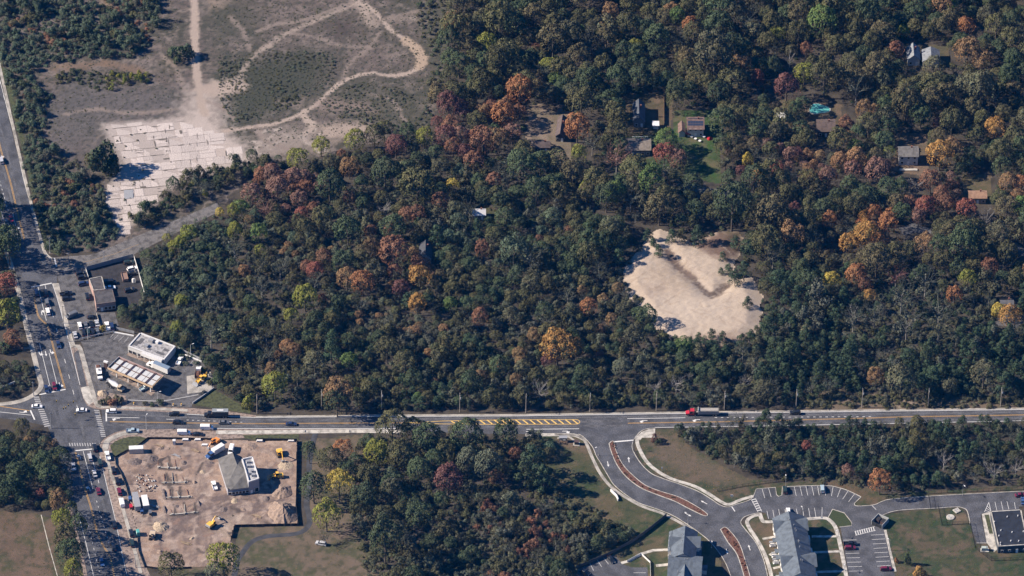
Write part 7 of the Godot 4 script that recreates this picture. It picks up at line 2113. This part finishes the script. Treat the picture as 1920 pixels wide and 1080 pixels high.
	# stands of one autumn colour
	fill([800, 262, 832, 226, 890, 214, 940, 190, 985, 196, 990, 250, 960, 288, 890, 318, 840, 300], 2.6, 3.4, 5.4, 1.1, [["oak", "maroon"], 12, ["oak", "rust"], 24, ["oak", "pinkish"], 30, ["oak", "orange"], 22, ["oak", "tan"], 18, ["oak", "bronze"], 14], 0.5)
	fill([455, 355, 500, 335, 600, 345, 640, 372, 600, 410, 540, 425, 480, 410], 2.6, 2.8, 4.4, 1.0, [["oak", "pinkish"], 34, ["oak", "rust"], 20, ["scrub", "brown"], 20, ["bare", "pinkish"], 20, ["oak", "olive green"], 12], 0.5)
	fill([570, 490, 640, 500, 700, 440, 770, 445, 790, 500, 830, 520, 800, 560, 740, 560, 660, 560, 600, 540], 2.8, 2.6, 4.6, 1.05, [["oak", "rust"], 14, ["oak", "tan"], 18, ["oak", "bronze"], 30, ["scrub", "brown"], 22, ["oak", "pinkish"], 10, ["oak", "olive green"], 16], 0.5)
	fill([1370, 290, 1450, 280, 1560, 300, 1680, 300, 1690, 345, 1560, 350, 1400, 350], 3.0, 3.0, 4.8, 1.05, [["oak", "olive green"], 26, ["oak", "bronze"], 24, ["oak", "pinkish"], 16, ["oak", "maroon"], 10, ["bare", "grey"], 14, ["oak", "tan"], 14], 0.5)
	fill([1700, 345, 1770, 320, 1830, 390, 1820, 430, 1750, 430, 1700, 415], 2.8, 3.0, 4.4, 1.1, [["oak", "pinkish"], 30, ["oak", "rust"], 24, ["oak", "bronze"], 24, ["oak", "deep green"], 16], 0.5)
	fill([1580, 430, 1660, 400, 1700, 430, 1690, 462, 1600, 468], 2.6, 2.8, 4.4, 1.05, [["oak", "golden"], 40, ["oak", "orange"], 30, ["oak", "bronze"], 20], 0.5)
	# the woods
	var G := ["oak", "deep green"]
	var O := ["oak", "olive green"]
	fill([830, -60, 1980, -60, 1980, 560, 1700, 562, 1610, 505, 1560, 500, 1430, 520, 1405, 440, 1250, 425, 1180, 428, 1100, 392, 1000, 335, 950, 285, 860, 240, 815, 200, 835, 130, 850, 60], 3.2, 4.0, 6.6, 1.15, [G, 32, O, 36, ["oak", "bronze"], 14, ["oak", "brown"], 7, ["oak", "tan"], 3.0, ["oak", "bright green"], 2, ["scrub", "brown"], 4, ["oak", "yellow-green"], 1.2, ["oak", "rust"], 0.5, ["bare", "grey"], 1.0], 0.5)
	fill([1405, 440, 1560, 490, 1610, 500, 1600, 560, 1440, 600, 1430, 520, 1385, 480], 3.0, 3.4, 5.4, 1.15, [["pine", "pine green"], 45, G, 30, O, 20], 0.5)
	fill([470, 345, 560, 305, 700, 275, 820, 265, 950, 290, 1000, 335, 1100, 392, 1180, 428, 1175, 480, 1160, 540, 1000, 560, 860, 520, 700, 480, 560, 470, 450, 400], 3.0, 3.2, 5.2, 1.1, [G, 34, O, 24, ["scrub", "brown"], 16, ["scrub", "grey"], 8, ["scrub", "grey-green"], 8, ["bare", "grey"], 5, ["oak", "brown"], 5, ["oak", "rust"], 2, ["oak", "blue-green"], 6], 0.5)
	fill([430, 400, 560, 470, 700, 480, 860, 520, 1000, 560, 1160, 540, 1200, 590, 1240, 640, 1292, 656, 1292, 764, 1060, 767, 860, 769, 640, 766, 480, 768, 400, 700, 380, 650, 400, 540], 2.6, 2.3, 4.6, 1.05, [["pine", "pine green"], 3, G, 17, ["oak", "bright green"], 1, O, 15, ["scrub", "olive green"], 22, ["scrub", "grey-green"], 13, ["scrub", "brown"], 13, ["bare", "brown"], 4, ["scrub", "grey"], 10, ["bare", "grey"], 8, ["oak", "tan"], 0.6], 0.5)
	fill([290, 470, 330, 440, 410, 402, 432, 420, 425, 520, 400, 645, 385, 665, 335, 642, 270, 605, 225, 590, 262, 575, 275, 545, 262, 490], 2.4, 2.2, 3.6, 1.0, [["oak", "deep green"], 8, ["scrub", "blue-green"], 34, ["shrub", "blue-green"], 18, ["oak", "blue-green"], 12, ["scrub", "grey-green"], 30, ["bare", "grey"], 16, ["scrub", "grey"], 8, ["oak", "yellow-green"], 2], 0.5)
	fill([225, 585, 335, 640, 390, 660, 400, 700, 440, 745, 470, 765, 402, 728, 400, 700, 378, 676, 340, 652, 300, 635, 255, 622, 222, 605], 2.4, 2.4, 3.8, 1.1, [G, 40, O, 25, ["oak", "blue-green"], 20, ["scrub", "grey-green"], 15], 0.5)
	fill([1240, 640, 1300, 660, 1390, 642, 1425, 615, 1440, 600, 1600, 560, 1610, 505, 1700, 562, 1980, 560, 1980, 752, 1870, 750, 1740, 748, 1720, 735, 1600, 740, 1560, 745, 1480, 762, 1292, 764], 2.8, 2.6, 4.4, 1.15, [["pine", "pine green"], 52, ["pine", "deep green"], 14, ["scrub", "grey"], 10, ["scrub", "brown"], 9, ["bare", "grey"], 10, ["oak", "deep green"], 8, ["oak", "brown"], 3], 0.5)
	fill([1262, 812, 1290, 806, 1700, 800, 1980, 794, 1980, 904, 1745, 914, 1668, 920, 1610, 902, 1540, 894, 1440, 898, 1400, 890, 1335, 858, 1285, 835], 2.7, 2.5, 4.0, 1.2, [["pine", "pine green"], 40, ["pine", "deep green"], 12, ["scrub", "grey-green"], 8, ["scrub", "grey"], 9, ["scrub", "brown"], 8, ["bare", "grey"], 14, ["oak", "deep green"], 9, ["oak", "olive green"], 6], 0.5)
	fill([695, 820, 820, 818, 990, 824, 1032, 850, 1042, 880, 1000, 905, 880, 920, 800, 1000, 740, 1040, 700, 1040, 660, 985, 640, 940, 650, 880], 2.9, 3.0, 5.0, 1.15, [G, 42, O, 26, ["oak", "blue-green"], 8, ["oak", "brown"], 6, ["scrub", "brown"], 8, ["scrub", "grey-green"], 8], 0.5)
	fill([880, 920, 1000, 905, 1045, 900, 1058, 950, 1095, 982, 1165, 996, 1200, 996, 1140, 1038, 1085, 1062, 1060, 1130, 700, 1130, 705, 1060, 800, 1000], 2.5, 2.3, 3.7, 1.0, [G, 9, ["scrub", "olive green"], 24, ["scrub", "grey-green"], 16, ["scrub", "brown"], 22, ["bare", "brown"], 6, ["scrub", "grey"], 18, ["bare", "grey"], 5, ["scrub", "rust"], 1], 0.48)
	fill([-90, 812, 30, 812, 72, 822, 108, 846, 126, 885, 134, 930, 120, 960, 80, 960, -90, 942], 2.6, 2.5, 4.2, 1.15, [G, 40, O, 25, ["oak", "blue-green"], 15, ["scrub", "brown"], 8, ["scrub", "grey-green"], 14, ["oak", "tan"], 2], 0.5)
	fill([98, 955, 135, 950, 150, 1000, 168, 1110, 118, 1110], 2.6, 2.6, 4.0, 1.9, [O, 40, G, 25, ["oak", "yellow-green"], 25, ["oak", "tan"], 6], 0.5)
	fill([-60, 520, 22, 520, 32, 560, 46, 628, 0, 632, -60, 632], 2.8, 2.4, 3.6, 1.1, [O, 40, ["scrub", "rust"], 6, G, 40, ["oak", "yellow-green"], 15], 0.5)
	fill([-60, 688, 52, 688, 62, 705, 64, 720, 40, 738, -60, 748], 2.6, 2.2, 3.2, 0.9, [G, 30, O, 20, ["scrub", "grey-green"], 30, ["scrub", "rust"], 4, ["bare", "grey"], 10], 0.5)
	fill([-90, 380, -20, 390, 6, 445, 20, 500, -60, 505], 3.2, 4.5, 5.5, 1.7, [G, 60, O, 40], 0.5)
	# field thickets
	fill([-60, -60, 290, -60, 300, 20, 282, 80, 240, 108, 180, 112, 110, 118, 60, 130, 62, 160, 95, 180, 90, 205, 80, 250, 112, 285, 115, 320, 150, 335, 190, 350, 195, 385, 212, 420, 222, 450, 170, 470, 95, 474, 78, 430, 52, 330, 35, 240, 12, 150, -20, 60], 2.5, 2.4, 4.4, 0.95, [["shrub", "blue-green"], 40, ["scrub", "blue-green"], 26, ["shrub", "grey-green"], 16, ["scrub", "grey"], 4, ["shrub", "olive green"], 10, ["shrub", "deep green"], 12, ["scrub", "brown"], 3, ["shrub", "rust"], 0.4], 0.4)
	fill([100, 140, 150, 132, 240, 140, 280, 140, 282, 155, 240, 165, 190, 172, 150, 160, 105, 158], 2.2, 2.0, 3.0, 1.0, [["shrub", "deep green"], 40, ["shrub", "olive green"], 40, ["scrub", "yellow-green"], 10], 0.48)
	fill([240, 442, 252, 412, 285, 388, 335, 352, 400, 322, 440, 312, 470, 308, 545, 310, 520, 325, 470, 332, 420, 352, 390, 371, 330, 398, 285, 418], 2.2, 2.4, 3.8, 1.1, [["scrub", "deep green"], 30, ["scrub", "olive green"], 30, ["oak", "deep green"], 20, ["scrub", "grey-green"], 14, ["scrub", "yellow-green"], 4, ["bare", "grey"], 5], 0.48)
	fill([470, 300, 550, 305, 700, 280, 830, 262, 940, 280, 940, 300, 800, 300, 600, 330, 480, 345], 2.8, 2.6, 4.0, 1.1, [["oak", "deep green"], 40, ["oak", "olive green"], 40, ["scrub", "brown"], 14], 0.5)
	fill([790, -60, 850, -60, 840, 130, 820, 220, 790, 250, 690, 262, 740, 235, 790, 215, 806, 180, 806, 100, 780, 40], 2.6, 1.6, 2.8, 0.95, [["shrub", "deep green"], 30, ["shrub", "olive green"], 40, ["scrub", "grey-green"], 20, ["shrub", "brown"], 12], 0.75)
	fill([410, 105, 560, 95, 632, 100, 630, 150, 560, 195, 500, 222, 430, 230, 412, 180], 1.9, 0.7, 1.7, 0.7, [["shrub", "olive green"], 35, ["shrub", "grey-green"], 45, ["shrub", "brown"], 25], 0.55)
	fill([600, 200, 650, 160, 690, 152, 780, 180, 790, 225, 720, 240, 640, 225], 2.0, 0.7, 1.7, 0.7, [["shrub", "olive green"], 35, ["shrub", "grey-green"], 45, ["shrub", "brown"], 25], 0.55)
	fill([1430, 560, 1420, 620, 1400, 640, 1330, 648, 1260, 640, 1250, 648, 1330, 662, 1400, 655, 1440, 630, 1445, 560], 2.4, 1.4, 2.6, 1.0, [["pine", "pine green"], 60, ["shrub", "brown"], 20, ["shrub", "olive green"], 20], 0.5)
	fill([1460, 750, 1560, 742, 1640, 748, 1740, 752, 1960, 750, 1960, 758, 1460, 764], 3.0, 1.2, 2.2, 1.0, [["shrub", "olive green"], 40, ["shrub", "brown"], 25, ["shrub", "deep green"], 25], 0.95)
	fill([850, 760, 1300, 760, 1300, 768, 850, 770], 2.6, 1.0, 1.8, 0.9, [["shrub", "olive green"], 50, ["shrub", "deep green"], 25, ["shrub", "brown"], 10], 0.8)
	var used := 0
	for k in 60:
		var p := flat(at(rng.randf_range(200, 330), rng.randf_range(238, 440)))
		if Geometry2D.is_point_in_polygon(p, plan([192, 240, 284, 240, 330, 260, 300, 330, 250, 410, 240, 434, 222, 440, 200, 370, 212, 332, 240, 320])):
			plant(p, rng.randf_range(0.35, 0.8), rng.randf_range(0.3, 0.7), "shrub", pick(["brown", 30, "olive green", 40, "grey-green", 20]))
	for k in [[1155, 842, 1322, 963], [1352, 995, 1402, 1095]]:
		for j in 26:
			var isle: Array = [1149, 834, 1153, 850, 1164, 874, 1182, 894, 1206, 913, 1236, 925, 1268, 937, 1298, 952, 1318, 963] if k[0] == 1155 else [1358, 994, 1374, 1016, 1390, 1044, 1402, 1085]
			var o := curve(plan(isle), 10)
			var p := o[rng.randi() % o.size()] + Vector2(rng.randf_range(-0.9, 0.9), rng.randf_range(-0.7, 0.7))
			var c: String = pick(["brown", 40, "red", 12, "deep green", 14, "rust", 20]) if k[0] == 1155 else pick(["red", 60, "rust", 30, "maroon", 10])
			plant(p, rng.randf_range(0.35, 0.6), rng.randf_range(0.5, 0.9), "shrub", c)
	set_out()

const LANDMARKS := [["fuel canopy", 250, 695], ["station store", 285, 650], ["dealer's building", 195, 545], ["broken concrete floor", 310, 310], ["sand pit", 1290, 550], ["site's new building", 450, 885], ["west apartment block", 1285, 1030], ["east apartment block", 1490, 1030], ["black flat roof", 1890, 990], ["bin enclosure", 1650, 980], ["dirt track loop", 780, 110], ["dark field spot", 640, 55], ["solar-panelled house", 1303, 230], ["dark-roofed house", 1198, 212], ["tan-roofed house", 1196, 272], ["long brown house", 1052, 240], ["turquoise pool", 1535, 205], ["pale northern house", 1720, 102], ["porch house", 1703, 285], ["orange-roofed house", 1833, 364], ["hip-roofed house", 1888, 570], ["white-roofed cottage", 898, 398], ["half-white cottage", 798, 470], ["yellow road hatching", 970, 791], ["red dump truck", 1318, 777], ["dark box truck", 408, 777], ["crossroads", 130, 790], ["dry south lawn", 590, 1040], ["west lawn", 40, 1010], ["estate entrance", 1150, 815], ["planted island", 1240, 925], ["north stalls", 1500, 920], ["lane's end", 405, 392], ["lane by orange trees", 1715, 432], ["sandy verge", 1570, 755], ["red tree crescent", 880, 260], ["yellow maple", 849, 346], ["orange stalls tree", 1650, 900], ["avenue's north end", 20, 330], ["yellow path tree", 636, 905], ["westward path", 30, 655], ["lone black car", 1491, 776], ["bright green yard", 1310, 290], ["woodland lane", 1350, 358], ["rusty oak", 738, 470], ["broad golden oak", 1045, 648], ["slab-side thicket", 190, 292], ["eighth utility pole", 1358, 750], ["tank lids", 1785, 965], ["brown thicket gap", 110, 125], ["sandy thicket spot", 205, 8], ["long field bush", 340, 95], ["field thicket row", 200, 148], ["grey field patch", 130, 220], ["slab's south tip", 225, 447], ["brown pine clearing", 1350, 460]]
const NTH := ["first", "second ", "third ", "fourth ", "fifth ", "sixth ", "seventh ", "eighth ", "ninth ", "tenth ", "eleventh ", "twelfth ", "thirteenth ", "fourteenth ", "fifteenth ", "sixteenth "]

func tree_word(kind: String) -> Array:
	return {"oak": ["broadleaf_tree", "broadleaf tree", "leafy tree", "leafy trees of the woods"], "scrub": ["scrub_tree", "scrub tree", "thin scrub tree", "thin scrub trees"], "pine": ["pine_tree", "pine tree", "pine", "pines"], "shrub": ["shrub", "shrub", "shrub", "shrubs"], "bare": ["bare_tree", "bare tree", "half-bare tree", "half-bare trees"], "dead": ["dead_tree", "dead tree", "leafless tree", "leafless trees"]}[kind]

func ordinal(i: int) -> String:
	if i < NTH.size():
		return NTH[i].strip_edges()
	var tail: String = "th" if i % 100 in [10, 11, 12] else {0: "st", 1: "nd", 2: "rd"}.get(i % 10, "th")
	return "%d%s" % [i + 1, tail]

func set_out() -> void:
	# the largest of each kind in view become things, the rest one mass of each kind
	var by := {}
	for t in planted:
		var m := map_of(Vector3(t[0].x, t[2] * 0.6, t[0].y))
		var seen: bool = m.x > -6 and m.x < 1926 and m.y > -6 and m.y < 1086
		if not by.has(t[3]):
			by[t[3]] = []
		by[t[3]].append([t[1] + (100.0 if t[7] else 0.0) - (1000.0 if not seen else 0.0), t, m])
	var rows := {}
	var things := []
	for kind in by:
		var list: Array = by[kind]
		list.sort_custom(func(a, b): return a[0] > b[0])
		var n := mini(list.size(), 296)
		while n > 0 and list[n - 1][0] < -100:
			n -= 1
		for i in n:
			things.append(list[i])
		if list.size() > n:
			mass(kind, list.slice(n))
	# labels: by look and by the nearest landmark
	for e in things:
		var t: Array = e[1]
		var m: Vector2 = e[2]
		var best := 1e9
		var near: Array = LANDMARKS[0]
		for l in LANDMARKS:
			var d := m.distance_to(Vector2(l[1], l[2]))
			if d < best and d > 4.0:
				best = d
				near = l
		var dv := m - Vector2(near[1], near[2])
		var dir := ""
		if absf(dv.y) > absf(dv.x) * 0.4:
			dir = "north" if dv.y < 0 else "south"
		if absf(dv.x) > absf(dv.y) * 0.4:
			dir += ("-" if dir else "") + ("west" if dv.x < 0 else "east")
		var far := "just " if best < 45 else ("" if best < 100 else "well ")
		var big := "large " if t[1] > 5.2 else ("small " if t[1] < 2.6 else "")
		var word: Array = tree_word(t[3])
		var look: String = "pale grey" if t[3] == "dead" else t[4]
		if t[3] == "pine" and t[4] == "pine green":
			look = "dark green"
		var label := "%s%s %s %s%s of the %s" % [big, look, word[2], far, dir, near[0]]
		if not rows.has(label):
			rows[label] = []
		rows[label].append(e)
	for label in rows:
		var list: Array = rows[label]
		list.sort_custom(func(a, b): return a[2].x < b[2].x)
		for i in list.size():
			var t: Array = list[i][1]
			var word: Array = tree_word(t[3])
			var said: String = label if list.size() == 1 else "%s, %s from west" % [label, ordinal(i)]
			var o := thing(word[0], said, word[1], Vector3(t[0].x, 0, t[0].y), t[6], word[3])
			var k: float = {"oak": 1.75, "scrub": 1.6, "pine": 2.4, "shrub": 0.95, "bare": 1.9, "dead": 2.0}[t[3]]
			var sc := Vector3(t[1], t[2] / k, t[1])
			var tr := part("trunk", trunks[t[3]], mats.bark_pale if t[3] in ["dead", "bare"] else mats.bark, o)
			tr.scale = sc
			var cr := part("crown" if t[3] != "dead" else "branches", crowns[t[3]][t[5]], mats.bark_pale if t[3] == "dead" else leaf_mat(t[4], int(t[6] * 100.0) % 3 if t[4] in ["deep green", "olive green", "pine green", "brown"] else 1), o)
			cr.scale = sc

func mass(kind: String, list: Array) -> void:
	var word: Array = tree_word(kind)
	var o := thing("distant_" + word[0].replace("_tree", "") + "_woods", "the many lesser %s merging into the woods" % word[3], word[1])
	o.set_meta("kind", "stuff")
	var sets := {}
	for e in list:
		var t: Array = e[1]
		var key: int = t[5]
		if not sets.has(key):
			sets[key] = []
		sets[key].append(t)
	var k: float = {"oak": 1.75, "scrub": 1.6, "pine": 2.4, "shrub": 0.95, "bare": 1.9, "dead": 2.0}[kind]
	var m := mat("woods_leaves", Color(1, 1, 1), 0.8)
	m.backlight_enabled = true
	m.backlight = Color(0.35, 0.35, 0.3)
	for key in sets:
		var mm := MultiMesh.new()
		mm.transform_format = MultiMesh.TRANSFORM_3D
		mm.use_colors = true
		mm.mesh = crowns[kind][key]
		mm.instance_count = sets[key].size()
		for i in sets[key].size():
			var t: Array = sets[key][i]
			var b := Basis(Vector3.UP, t[6]) * Basis.from_scale(Vector3(t[1], t[2] / k, t[1]))
			mm.set_instance_transform(i, Transform3D(b, Vector3(t[0].x, 0, t[0].y)))
			var v: Array = LEAF[t[4]]
			var f := 0.78 + 0.45 * fposmod(t[6] * 7.3, 1.0)
			mm.set_instance_color(i, Color(v[0] * f * (0.9 + 0.2 * fposmod(t[6] * 3.1, 1.0)), v[1] * f, v[2] * f))
		var n := MultiMeshInstance3D.new()
		n.name = "crowns"
		n.multimesh = mm
		n.material_override = m
		n.set_meta("kind", "stuff")
		o.add_child(n, true)

func make_undergrowth() -> void:
	# low growth on the forest floor and in the field
	rng.seed = 5
	var spots: Array = []
	for e in [[[830, -60, 1980, -60, 1980, 560, 1430, 520, 1250, 425, 1000, 335, 815, 230], 1800, ["brown", 20, "deep green", 40, "olive green", 40]], [[470, 345, 820, 265, 1180, 428, 1292, 656, 1292, 766, 480, 768, 400, 650, 420, 420], 4600, ["brown", 35, "grey-green", 25, "olive green", 30, "grey", 20]], [[1240, 640, 1440, 600, 1610, 505, 1980, 560, 1980, 752, 1480, 760, 1292, 764], 2400, ["brown", 40, "grey", 25, "olive green", 30, "grey-green", 15]], [[1262, 812, 1980, 796, 1980, 904, 1668, 920, 1440, 898, 1335, 858], 700, ["brown", 30, "olive green", 30, "grey-green", 30]], [[695, 820, 990, 824, 1045, 900, 1165, 996, 1085, 1062, 1060, 1130, 700, 1130, 650, 940], 2000, ["brown", 35, "olive green", 35, "grey-green", 20]], [[225, 585, 290, 470, 410, 402, 432, 420, 400, 645, 470, 765, 402, 728], 420, ["blue-green", 50, "grey-green", 30, "olive green", 20]],
			[[10, 0, 300, -40, 360, 0, 360, 210, 200, 225, 110, 300, 60, 180], 1500, ["grey-green", 35, "brown", 35, "olive green", 20]], [[380, 0, 850, -40, 830, 160, 800, 250, 640, 255, 470, 280, 420, 230, 400, 120], 4200, ["grey", 30, "grey-green", 30, "brown", 30, "olive green", 35, "deep green", 15]], [[110, 280, 190, 340, 215, 440, 130, 460, 90, 400], 200, ["brown", 50, "grey-green", 40]], [[1485, 742, 1960, 740, 1960, 762, 1485, 768], 160, ["brown", 40, "olive green", 40]]]:
		var o := plan(e[0])
		var b := Rect2(o[0], Vector2.ZERO)
		for q in o:
			b = b.expand(q)
		var got := 0
		var tries := 0
		while got < e[1] and tries < e[1] * 4:
			tries += 1
			var p := b.position + Vector2(rng.randf() * b.size.x, rng.randf() * b.size.y)
			if Geometry2D.is_point_in_polygon(p, o) and is_free(p):
				var m := map_of(Vector3(p.x, 0, p.y))
				if m.x > 340 and m.x < 400 and m.y < 260:
					continue
				spots.append([p, pick(e[2]), 0.5 if m.y < 300 and m.x < 860 else 1.7])
				got += 1
	for e in [[[1205, 815, 1262, 808, 1300, 842, 1400, 897, 1440, 908, 1380, 938, 1290, 908, 1222, 880, 1195, 845], 1500, ["tan", 30, "brown", 40, "olive green", 30]], [[1660, 970, 1755, 958, 1765, 990, 1822, 990, 1835, 1060, 1915, 1055, 1915, 1085, 1680, 1085], 1500, ["olive green", 45, "bright green", 20, "brown", 30]], [[1045, 820, 1100, 835, 1140, 905, 1230, 960, 1290, 990, 1250, 1010, 1180, 1000, 1070, 950], 1300, ["olive green", 45, "bright green", 20, "brown", 30]], [[0, 950, 75, 966, 105, 1080, 0, 1080], 500, ["brown", 40, "tan", 30, "olive green", 30]], [[500, 1012, 570, 1004, 600, 985, 690, 1000, 690, 1078, 480, 1078, 470, 1040], 500, ["tan", 30, "brown", 40, "olive green", 30]], [[1545, 900, 1640, 915, 1640, 940, 1610, 938], 250, ["brown", 40, "tan", 30, "olive green", 30]]]:
		var o := plan(e[0])
		var b := Rect2(o[0], Vector2.ZERO)
		for q in o:
			b = b.expand(q)
		for k in e[1] * 2:
			var p := b.position + Vector2(rng.randf() * b.size.x, rng.randf() * b.size.y)
			if Geometry2D.is_point_in_polygon(p, o):
				spots.append([p, pick(e[2]), 0.3])
	var o := thing("undergrowth", "low weeds, grass tufts and bushes covering field, lawns and forest floor", "undergrowth")
	o.set_meta("kind", "stuff")
	for v in 3:
		var mm := MultiMesh.new()
		mm.transform_format = MultiMesh.TRANSFORM_3D
		mm.use_colors = true
		mm.mesh = crowns["shrub"][v]
		var mine := []
		for i in range(v, spots.size(), 3):
			mine.append(spots[i])
		mm.instance_count = mine.size()
		for i in mine.size():
			var r: float = mine[i][2] * rng.randf_range(0.5, 1.3)
			mm.set_instance_transform(i, Transform3D(Basis(Vector3.UP, rng.randf() * TAU) * Basis.from_scale(Vector3(r, r * rng.randf_range(0.6, 1.4) * (1.0 if mine[i][2] > 1.0 else (0.6 if mine[i][2] > 0.4 else 0.3)), r)), Vector3(mine[i][0].x, -0.1 if mine[i][2] > 0.4 else -0.02, mine[i][0].y)))
			var c: Array = LEAF[mine[i][1]]
			mm.set_instance_color(i, Color(c[0], c[1], c[2]))
		var n := MultiMeshInstance3D.new()
		n.name = "weeds"
		n.multimesh = mm
		n.material_override = mats.woods_leaves
		n.set_meta("kind", "stuff")
		o.add_child(n, true)

func _ready() -> void:
	# camera
	rng.seed = 11
	var a := deg_to_rad(TILT)
	look = Vector3(0, -sin(a), -cos(a))
	upward = Vector3(0, cos(a), -sin(a))
	eye = -look * REACH
	var cam := Camera3D.new()
	cam.name = "camera"
	cam.fov = rad_to_deg(2.0 * atan(540.0 / FOCAL))
	cam.near = 10.0
	cam.far = 9000.0
	add_child(cam)
	cam.position = eye
	cam.rotation = Vector3(-a, 0, 0)
	cam.current = true
	# sky, sun, exposure
	var env := Environment.new()
	env.background_mode = Environment.BG_SKY
	var sky := ProceduralSkyMaterial.new()
	sky.sky_top_color = Color(0.012, 0.05, 0.155).linear_to_srgb()
	sky.sky_horizon_color = Color(0.06, 0.12, 0.2).linear_to_srgb()
	sky.sky_curve = 0.18
	sky.ground_bottom_color = Color(0.05, 0.055, 0.05).linear_to_srgb()
	sky.ground_horizon_color = Color(0.06, 0.1, 0.15).linear_to_srgb()
	sky.sun_angle_max = 8.0
	env.sky = Sky.new()
	env.sky.sky_material = sky
	env.tonemap_mode = Environment.TONE_MAPPER_LINEAR
	env.tonemap_exposure = 2.8
	env.fog_enabled = true
	env.fog_density = 0.0000095
	env.fog_light_color = Color(0.0, 0.27, 0.95).linear_to_srgb()
	env.sdfgi_enabled = true
	env.ssao_enabled = true
	env.ssil_enabled = true
	var around := WorldEnvironment.new()
	around.name = "environment"
	around.environment = env
	add_child(around)
	var sun := DirectionalLight3D.new()
	sun.name = "sun"
	sun.light_energy = 1.2
	sun.light_color = Color(1.0, 0.94, 0.87)
	sun.light_angular_distance = 0.5
	sun.shadow_enabled = true
	add_child(sun)
	sun.look_at_from_position(Vector3.ZERO, Vector3(1.0, -tan(deg_to_rad(34.5)), 0.02))
	make_materials()
	make_ground()
	make_roads()
	make_estate()
	make_station_ground()
	make_houses()
	make_station()
	make_dealer()
	make_estate_buildings()
	make_site()
	make_poles()
	make_cars()
	make_trucks()
	make_trees()
	make_undergrowth()
